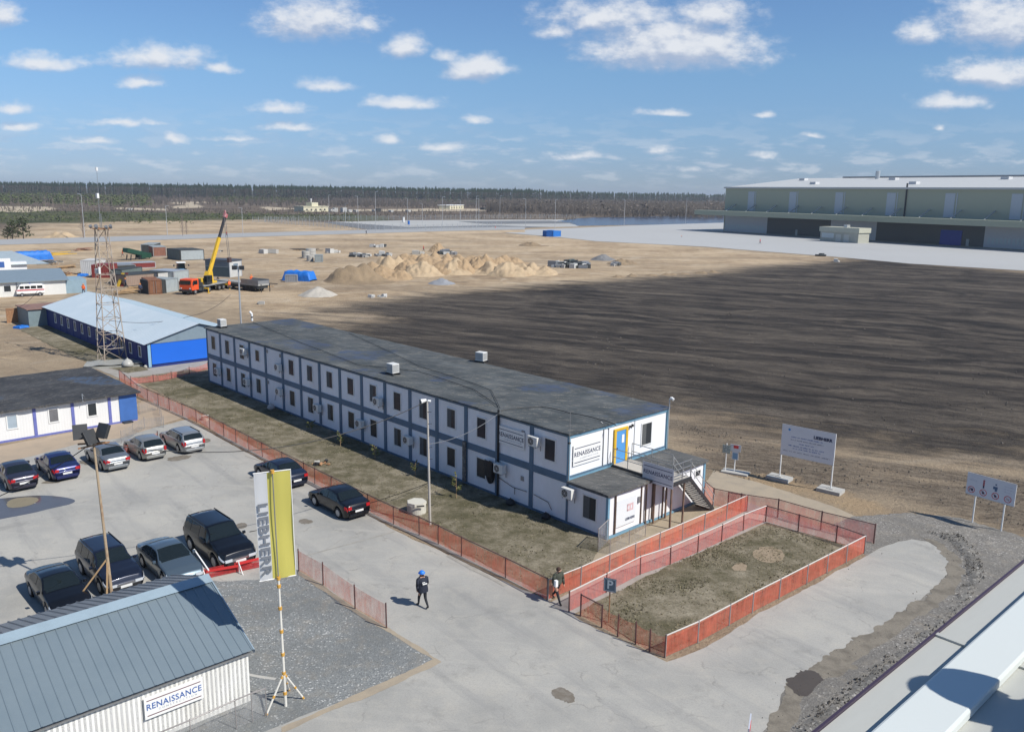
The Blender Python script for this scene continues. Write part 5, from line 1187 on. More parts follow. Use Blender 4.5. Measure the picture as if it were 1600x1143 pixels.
        g2_ = lampatch(L_-.40, L_-.035, .37, .5); hz_ = lerpt(S['belt'], L_-.15); hw_ = halfw(L_-.03)
        ya, yb = sorted((s*hw_*.52, s*hw_*.96)); g2_.box(x0+L_-.05, x0+L_+.015, ya, yb, hz_-.15, hz_-.02)
        g2_.build('headlight', HLM, root)
        tz = lerpt(S['belt'], .12); g2_ = lampatch(.03, .26, .33, .49); hw_ = halfw(.02); ya, yb = sorted((s*hw_*.66, s*hw_*.97))
        if kind in ('wagon', 'suv', 'hatch'): g2_.box(x0-.015, x0+.06, *sorted((s*hw_*.82, s*hw_*.97)), tz-.26, tz+.02)
        else: g2_.box(x0-.015, x0+.06, ya, yb, tz-.20, tz-.03)
        g2_.build('tail_light', TLM, root)
        for xw in (xr, xf_):
            mb = MB(); yo, yi = s*(W_/2-.01), s*(W_/2-.22); mb.cyl((xw, yi, r_), (xw, yo, r_), r_, n=22); wo_ = mb.build('wheel', TYRE, root, bevel=.02)
            mb = MB(); mb.cyl((xw, yo-s*.02, r_), (xw, yo+s*.006, r_), r_*.66, r_*.62, n=20); ro = mb.build('rim', RIM, wo_)
    mb = MB(); mb.box(x0-.03, x0-.012, -.27, .27, .50 if kind != 'suv' else .7, .62 if kind != 'suv' else .82); mb.build('number_plate', PLATE, root)
    mb = MB(); mb.box(x0+L_+.012, x0+L_+.03, -.27, .27, .34 if kind != 'suv' else .5, .46 if kind != 'suv' else .62); mb.build('number_plate', PLATE, root)
    mb = MB(); bz_ = (.22, .42) if kind != 'suv' else (.34, .62)
    mb.box(x0-.02, x0+.10, -W_*.37, W_*.37, *bz_); mb.build('rear_bumper', trim or mat, root, bevel=.03)
    mb = MB(); mb.box(x0+L_-.10, x0+L_+.014, -W_*.37, W_*.37, *bz_); mb.build('front_bumper', trim or mat, root, bevel=.03)
    mb = MB(); hz_ = lerpt(S['belt'], L_-.1); mb.box(x0+L_-.06, x0+L_+.012, -W_*.22, W_*.22, hz_-.16, hz_-.03)
    mb.build('grille', M('chrome', (.5, .5, .52), .2, .9, .1) if kind == 'suv' else TRIMB, root)
    if roofbars:
        mb = MB()
        for s in (1, -1): mb.bar((x0+.5, s*W_*.36, S['H_']+.0), (x0+S['ws'][0]-.35, s*W_*.36, S['H_']), .04)
        mb.build('roof_rail', TRIMB, root)
    return root
P_BLACK = paint('black_paint', (.006, .007, .010)); P_NAVY = paint('navy_paint', (.012, .018, .09)); P_SILV = paint('silver_paint', (.36, .37, .37), .6, .35); P_GSIL = paint('beige_silver_paint', (.32, .32, .30), .6, .35); P_SLATE = paint('slate_paint', (.10, .14, .175), .5); P_PLUM = paint('plum_paint', (.03, .028, .045)); P_BLUEK = paint('blue_black_paint', (.012, .016, .032)); P_GREY2 = paint('grey_silver_paint', (.24, .255, .265), .6, .35)
DN = math.radians(133.4)
def place(kind, pxy, which, heading):
    """ground point under the named wheel -> car centre"""
    S = CARS[kind]; p = G(*pxy); f = Vector((math.cos(heading), math.sin(heading), 0)); l_ = Vector((-f.y, f.x, 0))
    sx = {'r': 1, 'f': -1}[which[0]]; sy = {'l': -1, 'r': 1}[which[1]]
    return p + f*(S['WB']/2*sx) + l_*(sy*(S['W']/2))
car('plum black sedan at the left end of the row along the white cabins', 'sedan', P_PLUM, place('sedan', (9, 766), 'rl', DN), DN)
car('dark blue sedan in the row along the white cabins', 'sedan', P_NAVY, place('sedan', (77, 750), 'rl', DN), DN)
car('grey silver sedan with wide rear window behind the rusty floodlight pole', 'sedan', P_GREY2, place('sedan', (157, 735), 'rl', DN), DN)
car('beige silver hatchback between the silver sedan and the silver estate', 'hatch', P_GSIL, place('hatch', (218, 719), 'rl', DN), DN)
car('silver estate car at the right end of the row along the white cabins', 'wagon', P_SILV, place('wagon', (277.5, 707), 'rl', DN), DN, roofbars=True)
car('black sedan partly hidden behind the yellow banner', 'sedan', P_BLUEK, place('sedan', (434.5, 762), 'rl', DN), DN)
car('black sedan with red tail lights parked alone by the orange fence', 'sedan', P_BLACK, place('sedan', (527.5, 809.5), 'rl', DN), DN)
DS = math.radians(-46.6)
car('big black off-road car with chrome grille facing the red barrier', 'suv', P_BLACK, place('suv', (297, 861), 'rr', DS), DS, roofbars=True, trim=TRIMB)
car('slate blue sedan parked beside the big black off-road car', 'sedan', P_SLATE, place('sedan', (222, 886), 'rr', DS), DS)
_s2 = car('blue black off-road car behind the foot of the rusty floodlight pole', 'suv', P_BLUEK, place('suv', (124, 897), 'rr', DS), DS, roofbars=True, trim=TRIMB)
_s2.scale = (.95, .95, .90)
car('black sedan facing the near shed at the left end of its row', 'sedan', P_BLACK, place('sedan', (47, 932), 'rr', DS), DS)
# ambulance van
def van(loc, hd):
    e = empty('ambulance_van', 'small white van with a red stripe and round front beside the white shed', 'van', loc, hd)
    prof = [(-2.1,.45),(-2.15,1.2),(-2.0,1.95),(-1.5,2.1),(1.3,2.1),(1.65,1.9),(2.0,1.25),(2.15,.95),(2.15,.45)]
    mb = MB(); mb.prism_y(prof, -.9, .9); mb.build('body', WHITE, e, bevel=.12)
    mb = MB()
    for s in (-1, 1): mb.box(-2.0, 2.0, s*.925-.012, s*.925+.012, 1.02, 1.2)
    mb.box(2.1, 2.17, -.8, .8, 1.0, 1.1); mb.box(-2.18, -2.1, -.8, .8, 1.02, 1.2); mb.build('red_stripe', M('red_stripe', (.5, .02, .03), .5), e)
    for s in (-1, 1):
        mb = MB()
        for a, b_ in ((-1.8, -1.0), (-.85, -.05), (.1, .85), (1.0, 1.6)): mb.box(a, b_, s*.915-.012, s*.915+.012, 1.35, 1.8)
        mb.build('side_window', CGL, e)
        for x in (-1.35, 1.35): mb = MB(); mb.cyl((x, s*.72, .33), (x, s*.93, .33), .33, n=18); w_ = mb.build('wheel', TYRE, e); mb = MB(); mb.cyl((x, s*.92, .33), (x, s*.94, .33), .18, n=14); mb.build('rim', RIM, w_)
        mb = MB(); mb.cyl((2.13, s*.6, .85), (2.19, s*.6, .85), .12, n=12); mb.build('headlight', HLM, e)
    mb = MB(); mb.add([(1.72, -.78, 1.85), (1.72, .78, 1.85), (2.03, .8, 1.28), (2.03, -.8, 1.28)], [(0,1,2,3)]); mb.v = [(x+.03, y, z+.02) for x, y, z in mb.v]; mb.build('windscreen', CGL, e)
    mb = MB(); mb.box(-.1, .1, -.5, .5, 2.1, 2.22); mb.build('roof_lamp', M('blue_lamp', (.05, .1, .4), .3), e)
van(G(48, 462)+Vector((0, 0, 0)), R(216))
# ------------------------------------------------------------------ fences
NET = MN('orange_netting', .47, (.88, .19, .10)); NETL = MN('thin_orange_netting', .66, (.80, .17, .09)); NETP = MN('pink_netting', .52, (.85, .24, .19)); CHAIN = MN('chain_link_mesh', .62, (.42, .42, .42))
NETF = MN('faint_wire_mesh', .80, (.40, .40, .40))
def fence(name, label, pts, h, net, posts=None, n_between=None, cat='fence', postm=POSTM, railm=None, sag=.06, pr=.035, top=True, netz=.04, group=None, spacing=2.2):
    P_ = [G(*p) for p in pts]; e = empty(name, label, cat, P_[0], 0, group); o0 = P_[0]
    loc_ = [p-o0 for p in P_]
    rows = [[], []]; pp = []
    for k, (a, b_) in enumerate(zip(loc_, loc_[1:])):
        ln_ = (b_-a).length; n = max(1, round(ln_/spacing))
        for i in range(n): pp.append(a.lerp(b_, i/n))
    pp.append(loc_[-1])
    cols = []
    for a, b_ in zip(pp, pp[1:]):
        for i in range(6):
            f = i/6; p = a.lerp(b_, f); s = 4*f*(1-f)
            cols.append((p, h-.03-sag*s*(.6+.8*abs(nz(p.x, p.y, .8))), .05*nz(p.x, p.y, 1.1, 2)))
    cols.append((pp[-1], h-.03, 0))
    dirs = []
    mb = MB(); R_ = []
    for j in range(6):
        f = j/5; R_.append([(p.x+w*math.sin(f*3.14), p.y+w*math.sin(f*3.14), netz+(z-netz)*f) for p, z, w in cols])
    mb.grid(R_); mb.build('netting', net, e, smooth=True)
    for p in pp: 
        mb = MB(); mb.cyl(p, p+Vector((nz(p.x, p.y, 2)*.04, 0, h+.05)), pr, n=6); mb.build('post', postm, e)
    if top:
        mb = MB()
        for a, b_ in zip(pp, pp[1:]): mb.cyl(a+Vector((0, 0, h)), b_+Vector((0, 0, h)), .028, n=5); 
        mb.build('rail', railm or postm, e)
    return e
GPOST = M('grey_post', (.33, .31, .30), .6, .2, .4); WRAIL = M('white_rail', (.6, .56, .52), .6)
fence('net_fence', 'long orange net fence between the car park and the lawn of the long block', [(187,594),(215,619),(265,641),(307,660),(350,682),(410,714),(475,747),(492,756),(575,799),(615,819),(655,836),(685,850),(721,869),(790,903),(855,937)], 1.08, NET, spacing=2.4, pr=.028)
fence('net_fence', 'low sagging pink net fence from the lawn corner to the long block', [(205,600),(240,597),(268,592),(296,584),(325,577)], .75, NETP, sag=.2, top=False)
fence('net_fence', 'orange net fence on the lawn side of the walkway to the stair', [(856,937),(907,916),(952,895),(1030,860),(1100,829),(1167,798)], 1.02, NET, postm=GPOST, railm=WRAIL, sag=.03)
fence('net_fence', 'pink net fence on the small lawn side of the walkway', [(889,956),(947,926),(1000,898),(1047,882),(1090,863),(1127,846),(1161,829),(1196,815)], 1.0, NETP, railm=WRAIL, sag=.04)
fence('net_fence', 'dark railed pink net fence along the back of the small lawn', [(1196,815),(1247,830),(1306,848),(1350,864)], 1.0, NETP, sag=.04)
fence('net_fence', 'orange net fence with white rail along the road side of the small lawn', [(1350,864),(1260,912),(1217,935),(1175,957),(1139,977),(1090,1004),(1039,1027)], 1.0, NET, postm=GPOST, railm=WRAIL, sag=.04)
fence('net_fence', 'thin torn orange net fence at the near edge of the small lawn', [(940,980),(965,994),(993,1006),(1015,1018),(1039,1027)], 1.0, NETL, sag=.12, top=False)
fence('fence_panel', 'dark framed gate panel with thin orange net beside the parking sign', [(907,962),(940,980)], 1.05, NETL, sag=0, spacing=3)
fence('net_fence', 'dark railed pink net fence behind the walkway towards the info boards', [(1100,778),(1114,790),(1157,799),(1215,808),(1282,828),(1365,849)], 1.12, NETP, sag=.03, pr=.04)
fence('fence_panel', 'short dark framed net panel at the far end of the walkway', [(1137,792),(1167,798)], .95, NETP, sag=0, spacing=3)
fence('net_fence', 'thin faded net fence between gravel corner and road', [(467,892),(505,914),(555,951),(604,981)], 1.15, NETL, sag=.03, top=False, spacing=2.6)
fence('net_fence', 'sagging orange net scrap behind the silver cars', [(195,712),(222,700),(247,691)], .85, NETL, sag=.3, top=False)
fence('wire_fence', 'faint wire fence in front of the blue corner of the low cabins', [(190,692),(226,670),(256,668),(247,640),(218,648)], .95, NETF, postm=GPOST, pr=.02, top=False)
fence('wire_fence', 'grey chain link fence before the ribbed near shed', [(417,1120),(395,1128),(370,1139),(300,1172),(200,1215)], 1.15, CHAIN, postm=GPOST, railm=GPOST, spacing=1.6, pr=.02)
fence('wire_fence', 'faint wire fence at the lit corner of the long block', [(934,862),(950,846)], 1.3, CHAIN, postm=GPOST, pr=.02, spacing=3)
fence('wire_fence', 'low faint wire fence before the sunlit end wall', [(934,862),(953,866),(983,850),(1008,838)], .8, NETF, postm=GPOST, pr=.02, top=False)
# red barrier boards in front of the off-road car
b0 = G(318, 905); b1 = G(374, 895); b2 = G(412, 885)
e = empty('barrier', 'low red and white barrier of boards and netting in front of the off-road car', 'barrier', b0)
mb = MB()
for a, b_, z in ((b0, b1, .40), (b1, b2, .5)): mb.bar(a-b0+Vector((0, 0, z)), b_-b0+Vector((0, 0, z)), .03, .12)
mb.build('board', M('red_board', (.55, .03, .03), .5, 0, .3), e)
mb = MB(); mb.grid([[(p.x, p.y, z) for p in [(b0-b0).lerp(b2-b0, i/12) for i in range(13)]] for z in (.03, .2, .4, .55)]); mb.build('netting', MN('red_netting', .25, (.62, .03, .03)), e)
for p in (b0, b1, b2):
    q = p-b0; mb = MB(); mb.cyl(q, q+Vector((0, 0, .6)), .03, n=6); mb.cyl(q+Vector((.25, -.2, 0)), q+Vector((0, 0, .55)), .022, n=6); mb.build('stand', WHITE, e)
mb = MB(); mb.cyl(b2-b0+Vector((-.2, 0, .6)), b2-b0+Vector((.25, .1, .66)), .08, n=8); mb.build('lamp', WHITE, e)
q0 = G(305, 884); mb = MB(); mb.bar(q0-b0+Vector((0, 0, .9)), G(327, 907)-b0+Vector((0, 0, .55)), .06); mb.build('striped_bar', WHITE, e)
# ------------------------------------------------------------------ poles, banner, signs
RP = G(177, 948); lean = None
e = empty('floodlight_pole', 'rusty leaning pole with floodlights and two wooden braces in the car park', 'lamp post', RP)
tp = G(147, 700, 0); d_ = ray(146, 690); t_ = ((RP-CAM).to_2d().length*1.03)/d_.to_2d().length; TP = CAM+d_*t_; TPl = TP-RP
mb = MB(); segs = 10
for i in range(segs):
    a = Vector((0, 0, 0)).lerp(TPl, i/segs); b_ = Vector((0, 0, 0)).lerp(TPl, (i+1)/segs); mb.cyl(a, b_, .075-.0025*i, .075-.0025*(i+1), 8, cap=i in (0, segs-1))
mb.build('pole', M('rust_tan_pole', (.38, .30, .20), .8, 0, .8, (.20, .10, .055), 1.5), e)
mb = MB(); mb.bar(TPl+Vector((-.75, .1, -.15)), TPl+Vector((.6, -.1, .02)), .07); mb.bar(TPl+Vector((-.5, -.4, -.2)), TPl+Vector((.55, .35, -.1)), .06); mb.build('crossbar', RUST, e)
for v_, yaw, tl in (((-.55, 0, .12), .5, .35), ((.42, -.1, .22), -.4, .45), ((.12, -.3, .0), 1.2, .5)):
    mb = MB(); mb.box(-.26, .26, -.09, .09, .0, .62); mb.box(-.3, .3, -.11, -.09, -.03, .65); mb.xf(Matrix.Translation(TPl+Vector(v_)) @ Matrix.Rotation(yaw, 4, 'Z') @ Matrix.Rotation(-tl, 4, 'X')); mb.build('floodlight', DGREY, e, bevel=.02)
for px_, py_ in ((106, 955), (167, 955)):
    q = G(px_, py_)-RP; a = Vector((0, 0, 0)).lerp(TPl, .3); mb = MB(); mb.bar(q, a, .065); mb.build('brace', WOOD, e)
# banner on a striped tripod mast
BP = G(446.5, 1103); e = empty('banner_mast', 'tall yellow and white flag banner on a white and orange tripod mast', 'banner', BP)
top = Vector((-.12, .08, 9.05)); jt = 1.35
MW = M('mast_white', (.68, .66, .6), .5, 0, .2); MO = M('mast_orange', (.60, .33, .06), .5, 0, .3)
mb = MB(); mb.cyl((0, 0, 0), top*(5.1/9.05), .055, .04, 10); mb.build('mast', MW, e); mb = MB(); mb.cyl(top*(5.1/9.05), top, .022, .02, 8); mb.build('mast_top', GREY, e)
mb = MB()
for z in (.55, 1.35, 2.1, 3.0, 3.9, 4.75, 5.05, 9.0): c_ = top*(z/9.05); d_ = top.normalized(); mb.cyl(c_-d_*.06, c_+d_*.06, .07, n=10)
split_build(mb, 'band', MO, e)
for px_, py_ in ((415, 1119), (475, 1091), (452, 1078)):
    q = G(px_, py_)-BP; a = top*(jt/9.05); mb = MB(); mb.cyl(q, a, .035, n=8); l_ = mb.build('leg', MW, e)
    mb = MB()
    for f in (.05, .45, .9): c_ = q.lerp(a, f); d_ = (a-q).normalized(); mb.cyl(c_-d_*.05, c_+d_*.05, .045, n=8)
    split_build(mb, 'band', MO, l_)
# the cloth hangs in a vertical plane facing the camera side
bz0, bz1 = 5.0, 8.95
cr = Vector((math.cos(R(25)), math.sin(R(25)), 0))
def bpt(u, z): 
    c_ = top*(z/9.05); return c_ + cr*u + Vector((cr.y, -cr.x, 0))*(.028*math.sin(z*1.5+u*2)+.014*math.sin(u*9)-.11)
uL, uS, uR = -.60, .0, .62
def cloth(u0, u1, name, mat, nu=16):
    nu = 16
    g_ = MB(); rows = [[bpt(u0+(u1-u0)*j/nu, bz0+(bz1-bz0)*i/40) for j in range(nu+1)] for i in range(41)]; n_ = Vector((cr.y, -cr.x, 0))
    g_.grid(rows); return g_.build(name, mat, e, smooth=True)
m, t, b, o = _mat('banner_yellow'); b.inputs['Roughness'].default_value = .7; c_ = mixc(t, noisef(t, posmap(t, 0, (6, 6, .5)), 1.0, 3), (.80, .71, .17), (.70, .62, .14)); t.links.new(c_, b.inputs['Base Color'])
tl = T(t, 'ShaderNodeBsdfTranslucent'); t.links.new(c_, tl.inputs[0]); ms = T(t, 'ShaderNodeMixShader'); ms.inputs[0].default_value = .45; t.links.new(b.outputs[0], ms.inputs[1]); t.links.new(tl.outputs[0], ms.inputs[2]); t.links.new(ms.outputs[0], o.inputs[0]); BY = m
m, t, b, o = _mat('banner_white'); b.inputs['Roughness'].default_value = .7; b.inputs['Base Color'].default_value = (.78, .78, .77, 1)
tl = T(t, 'ShaderNodeBsdfTranslucent'); tl.inputs[0].default_value = (.78, .78, .77, 1); ms = T(t, 'ShaderNodeMixShader'); ms.inputs[0].default_value = .45; t.links.new(b.outputs[0], ms.inputs[1]); t.links.new(tl.outputs[0], ms.inputs[2]); t.links.new(ms.outputs[0], o.inputs[0]); BWH = m
c1 = cloth(-.62, -.18, 'white_cloth', BWH, 5); cloth(-.18, .62, 'yellow_cloth', BY, 8)
tm = text_mesh('LIEBHERR', .50, .013, 1.06, 1.0)
vs_ = tm.v; tm.v = []
nn_ = Vector((cr.y, -cr.x, 0))
for x, y, z in vs_:   # letters run downwards along the cloth
    P0_ = bpt(-.40+z*.95, 6.55-x*1.20); tm.v.append(tuple(P0_+nn_*(.06-y*.5)))
tm.build('lettering', M('banner_ink', (.15, .165, .19), .8), c1)
mb = MB(); mb.cyl(bpt(-.64, bz1)+Vector((0, 0, .02)), bpt(.64, bz1)+Vector((0, 0, .02)), .02, n=6); mb.cyl(bpt(-.64, bz0), bpt(.64, bz0), .02, n=6); mb.cyl(bpt(.63, bz0), bpt(.63, bz1), .015, n=6); mb.build('spreader', WHITE, e)
# lamp pole on the lawn
LP = G(672, 820); e = empty('lamp_post', 'pale slender lamp post with step rungs on the lawn before the long block', 'lamp post', LP)
LPT = Vector((-.12, .05, 7.25))
mb = MB(); mb.cyl((0, 0, 0), LPT, .075, .05, 10); mb.build('pole', M('pale_concrete_post', (.45, .42, .38), .8, 0, .4), e)
mb = MB()
for i in range(9): z = 1.2+i*.68; mb.bar((LPT.x*z/7.25, 0, z), (LPT.x*z/7.25+.22, .05, z), .025)
split_build(mb, 'rung', DGREY, e)
mb = MB(); mb.cyl(LPT+Vector((-.32, -.1, .0)), LPT+Vector((-.05, 0, .06)), .13, .07, 10); mb.cyl(LPT+Vector((.02, 0, .02)), LPT+Vector((.2, 0, -.02)), .06, .08, 8); mb.build('lamp', WHITE, e)
# corner lamp at the end wall and thin aerial at the front corner
e = empty('lamp_post', 'thin lamp pipe with curled white head at the right corner of the end wall', 'lamp post', ml(16*BW+.12, MD-.05, EH+.05), MRZ)
mb = MB(); mb.cyl((0, 0, 0), (0, 0, 3.25), .035, n=8); mb.build('pole', LGREY, e); mb = MB(); mb.cyl((0, 0, 3.25), (.12, 0, 3.4), .05, .07, 8); mb.cyl((.12, 0, 3.4), (.3, 0, 3.3), .08, .09, 8); mb.build('lamp', WHITE, e)
e = empty('aerial', 'thin vertical aerial pipe fixed to the near corner of the long block', 'aerial', ml(16*BW+.08, -.06, EH), MRZ)
mb = MB(); mb.cyl((0, 0, 0), (0, 0, 4.1), .03, .015, 6); mb.build('pipe', GREY, e); mb = MB(); mb.box(-.08, .02, -.04, .1, 2.2, 2.3); mb.build('clamp', DGREY, e)
# pole behind the long block with two floodlights
pb = G(378, 530); e = empty('floodlight_pole', 'grey pole with two dark floodlights beyond the far end of the long block', 'lamp post', pb)
mb = MB(); mb.cyl((0, 0, 0), (0, 0, 9.2), .13, .08, 8); mb.build('pole', LGREY, e)
for s in (-1, 1): mb = MB(); mb.box(s*.45-.28, s*.45+.28, -.2, .1, 8.75, 9.25); mb.build('floodlight', DGREY, e)
mb = MB(); mb.bar((-.7, 0, 9.1), (.7, 0, 9.1), .06); mb.build('crossbar', DGREY, e)
# far light poles
POLES = [(380,372,325),(514.5,345,305),(560,361,307),(587.5,365,300),(637,346,310),(691.5,353,308),(719,351,312),(744,361,307),(748,357,311),(781,341,306),(821,356,311),(867,358.5,312),(975,353,312),(1071,349,310),(133,376,304),(262,372,322),(660,352,318),(540,348,318)]
pr0 = None
for k, (x, yb, yt) in enumerate(POLES):
    b_ = G(x, yb, .05); h = hpx(b_, yb-yt)*.985
    if pr0 is None:
        pr0 = empty('street_lamp', '', 'lamp post', (0, 0, 0)); mb = MB(); mb.cyl((0, 0, 0), (0, 0, 1), .14, .09, 6); mb.build('pole', M('far_galvanised', (.46, .47, .48), .5, .2, .1), pr0)
        mb = MB(); mb.bar((0, 0, 1), (1.6, 0, 1.012), .16, .012); mb.build('arm', LGREY, pr0); o_ = pr0
    else: o_ = copy_tree(pr0)
    o_.location = b_; o_.scale = (.55+b_.y/1300, .55+b_.y/1300, h); o_['group'] = 'tall lamps along the far road and basin'
    o_['label'] = 'tall thin grey street lamp in the distance beyond the sand heaps'
    o_.rotation_euler = (0, 0, rnd.uniform(-.5, .5) if k % 2 else math.pi)
# lattice tower
legs = [G(161, 565), G(189.5, 563)]
tc_ = (G(161, 565)+G(191, 563)+G(170, 570)+G(181, 559))/4
e = empty('lattice_tower', 'tall rusty lattice mast with antennas and a thin whip on top beside the blue building', 'mast', tc_, MRZ)
hb, ht_, H_ = 1.15, .50, 14.2
def corner(k, z): f = z/H_; r_ = hb+(ht_-hb)*f; return Vector(((-1, 1, 1, -1)[k]*r_, (-1, -1, 1, 1)[k]*r_, z))
TWM = M('tower_rust', (.40, .36, .31), .75, .1, .7, (.24, .14, .08), 1.2)
for k in range(4): mb = MB(); mb.bar(corner(k, 0), corner(k, H_), .085); mb.build('leg', TWM, e)
nlev = 9
for i in range(nlev):
    z0_, z1_ = H_*i/nlev, H_*(i+1)/nlev; mb = MB()
    for k in range(4):
        k2 = (k+1) % 4; mb.bar(corner(k, z1_), corner(k2, z1_), .06); a, b_ = (k, k2) if i % 2 else (k2, k); mb.bar(corner(a, z0_), corner(b_, z1_), .05)
    mb.build('bracing', TWM, e)
mb = MB(); mb.box(-.7, .7, -.7, .7, H_, H_+.08); mb.bar((-1.5, 0, H_+.1), (1.5, 0, H_+.1), .06); mb.bar((0, -1.1, H_+.1), (0, 1.1, H_+.1), .06); mb.build('platform', RUST, e)
for x, y in ((-1.4, 0), (1.4, .1), (-.6, -.8), (.8, -.7), (0, 1)): mb = MB(); mb.cyl((x, y, H_+.1), (x+.15, y-.15, H_+.36), .13, .19, 8); mb.build('floodlight', GREY, e)
mb = MB(); mb.cyl((-.3, 0, H_), (-.55, .2, H_+6.0), .04, .02, 6); mb.cyl((.2, 0, H_), (.2, 0, H_+1.6), .04, n=6); mb.build('whip', GREY, e)
mb = MB(); mb.cyl((-.55, .2, H_+6), (-.55, .2, H_+6.35), .12, n=8); mb.build('beacon', WHITE, e)
mb = MB(); mb.box(-.65, -.15, -.1, .1, H_+3.2, H_+3.7); mb.build('antenna_box', WHITE, e)
mb = MB(); mb.box(-.1, .4, -1.0, -.75, 9.6, 10.1); mb.box(.6, .9, -.9, -.7, 9.6, 10.3); mb.build('control_box', ACW, e)
ap = G(200, 573); tag(sack(ap, .75, 'pale plastic wrapped bundle at the foot of the lattice mast', 3, M('plastic_wrap', (.40, .40, .38), .4, 0, .4), 1.2), None)
e = empty('low_wall', 'low pale plastic covered slab beside the lattice mast foot', 'slab', G(150, 572), R(20)); mb = MB(); mb.grid([[(x, y*1.5, .35+.15*nz(x, y, .8, 3)) for y in np.linspace(-1, 1, 7)] for x in np.linspace(-1, 4.6, 20)]); mb.box(-1, 4.6, -1.5, 1.5, 0, .22); mb.build('slab', M('dusty_plastic', (.33, .33, .30), .5, 0, .5, (.2, .2, .18), 3), e)
tag(sack(G(229, 574), .35, 'small pale sack at the blue building corner', 9, M('pale_sack2', (.5, .48, .42), .8), .45), None)
# billboard
def board_on_posts(name, label, cat, feet, bl, w_over, z0, z1, bases, double=True):
    A_, B_ = G(*feet[0]), G(*feet[1]); c_ = (A_+B_)/2; d_ = (B_-A_); rz = math.atan2(d_.y, d_.x); hw = d_.length/2
    e = empty(name, label, cat, c_, rz)
    mb = MB(); mb.box(-hw-w_over[0], hw+w_over[1], -.02, .02, z0, z1); bo = mb.build('board', M('board_face', (.62, .64, .67), .5, 0, .08), e)
    for x in (-hw, hw): mb = MB(); mb.cyl((x, .07, 0), (x, .07, z1), .045, n=8); mb.build('post', WHITE, e)
    if bases:
        for x in (-hw, hw): mb = MB(); mb.box(x-.75, x+.75, -.45, .55, 0, .22); mb.box(x-.2, x+.2, -.15, .25, .22, .26); mb.build('base', CONC, e)
    mb = MB(); mb.box(-hw-w_over[0], hw+w_over[1], -.024, .028, z0-.03, z0); mb.box(-hw-w_over[0], hw+w_over[1], -.024, .028, z1, z1+.03); split_build(mb, 'edge', LGREY, bo)
    return e, bo, hw
e, bo, hw = board_on_posts('information_board', 'large pale project board with blue text on two white posts and concrete bases', 'billboard', ((1217, 749), (1297, 768)), None, (.05, .05), 1.80, 3.85, True)
tm = text_mesh('LIEBHERR', .27, .014, 1.0, 1.05); tm.xf(Matrix.Translation((hw*.56, -.026, 3.36))); tm.build('lettering', INKN, bo)
mb = MB(); rg = random.Random(5)
def bars(mb, cx, z, w, h, y=-.025):
    x = cx-w/2
    while x < cx+w/2:
        k = rg.randint(3, 8); 
        for i in range(k):
            if x > cx+w/2: break
            cw = rg.uniform(.6, 1)*h*.6; mb.box(x, x+cw*.35, y, y+.003, z-h/2, z+h/2); 
            if rg.random() < .7: mb.box(x, x+cw, y-.001, y+.003, z-h/2+(h*.8 if rg.random() < .5 else h*.35), z-h/2+(h if rg.random() < .5 else h*.5)+.001)
            x += cw*1.25
        x += h*.8
for z, w, h in ((3.12, 2.1, .085), (2.72, 1.0, .07), (2.52, 2.4, .085), (2.36, 1.8, .075)): bars(mb, -.05, z, w, h)
mb.build('small_text', SIGNBL, bo)
mb = MB()
for z, w, h in ((2.93, 2.2, .07), (2.12, 3.1, .085)): bars(mb, -.03, z, w, h)
mb.build('small_text', M('grey_small_ink', (.2, .22, .28), .5), bo)
mb = MB(); mb.cyl((-hw+.45, -.028, 3.58), (-hw+.45, -.02, 3.58), .08, n=14); mb.build('logo', M('logo_blue', (.05, .25, .55), .5), bo)
# safety board
e, bo, hw = board_on_posts('safety_board', 'pale safety board with red prohibition circles on two white posts at the right', 'sign', ((1518, 817), (1563, 831)), None, (.55, .52), 1.72, 2.98, False)
def ring(mb, cx, cz, r, w, y=-.026, n=24):
    vs = []
    for rr_ in (r, r-w): vs += [(cx+rr_*math.cos(2*math.pi*i/n), y, cz+rr_*math.sin(2*math.pi*i/n)) for i in range(n)]
    mb.add(vs, [(i, (i+1) % n, n+(i+1) % n, n+i) for i in range(n)])
mb = MB(); mk = MB()
for k in range(4):
    cx = -hw-.2+k*(2*hw+.4)/3-.05; ring(mb, cx, 2.02, .2, .035); mb.bar((cx-.12, -.0275, 2.14), (cx+.12, -.0275, 1.90), .03, .003)
    if k == 0: mk.box(cx-.1, cx-.06, -.024, -.021, 1.93, 2.12); mk.box(cx-.02, cx+.1, -.024, -.021, 1.95, 2.1)
    elif k == 3: mk.bar((cx-.1, -.024, 1.98), (cx+.12, -.024, 2.05), .07, .004)
    else: mk.cyl((cx, -.025, 2.0), (cx, -.021, 2.0), .07, n=8); mk.box(cx-.1, cx, -.024, -.021, 2.05, 2.1)
split_build(mb, 'prohibition_ring', INKR, bo); mk.build('pictogram', INKN, bo)
mb = MB(); cx = -hw-.2+1*(2*hw+.4)/3-.05; mb.box(cx-.07, cx+.03, -.025, -.021, 2.42, 2.66); mb.cyl((cx-.02, -.025, 2.72), (cx-.02, -.021, 2.72), .06, n=8); mb.build('figure', M('figure_red', (.35, .10, .12), .5), bo)
mb = MB(); mb.box(cx-.06, cx+.02, -.025, -.021, 2.28, 2.42); mb.build('figure_legs', INKN, bo)
mb = MB(); cx = -hw-.2+2*(2*hw+.4)/3-.08; mb.box(cx-.14, cx+.1, -.025, -.021, 2.4, 2.56); mb.cyl((cx, -.025, 2.68), (cx, -.021, 2.68), .05, n=8); mb.box(cx-.04, cx+.08, -.0255, -.021, 2.28, 2.4); mb.build('figure', M('figure_blue', (.08, .14, .24), .5), bo)
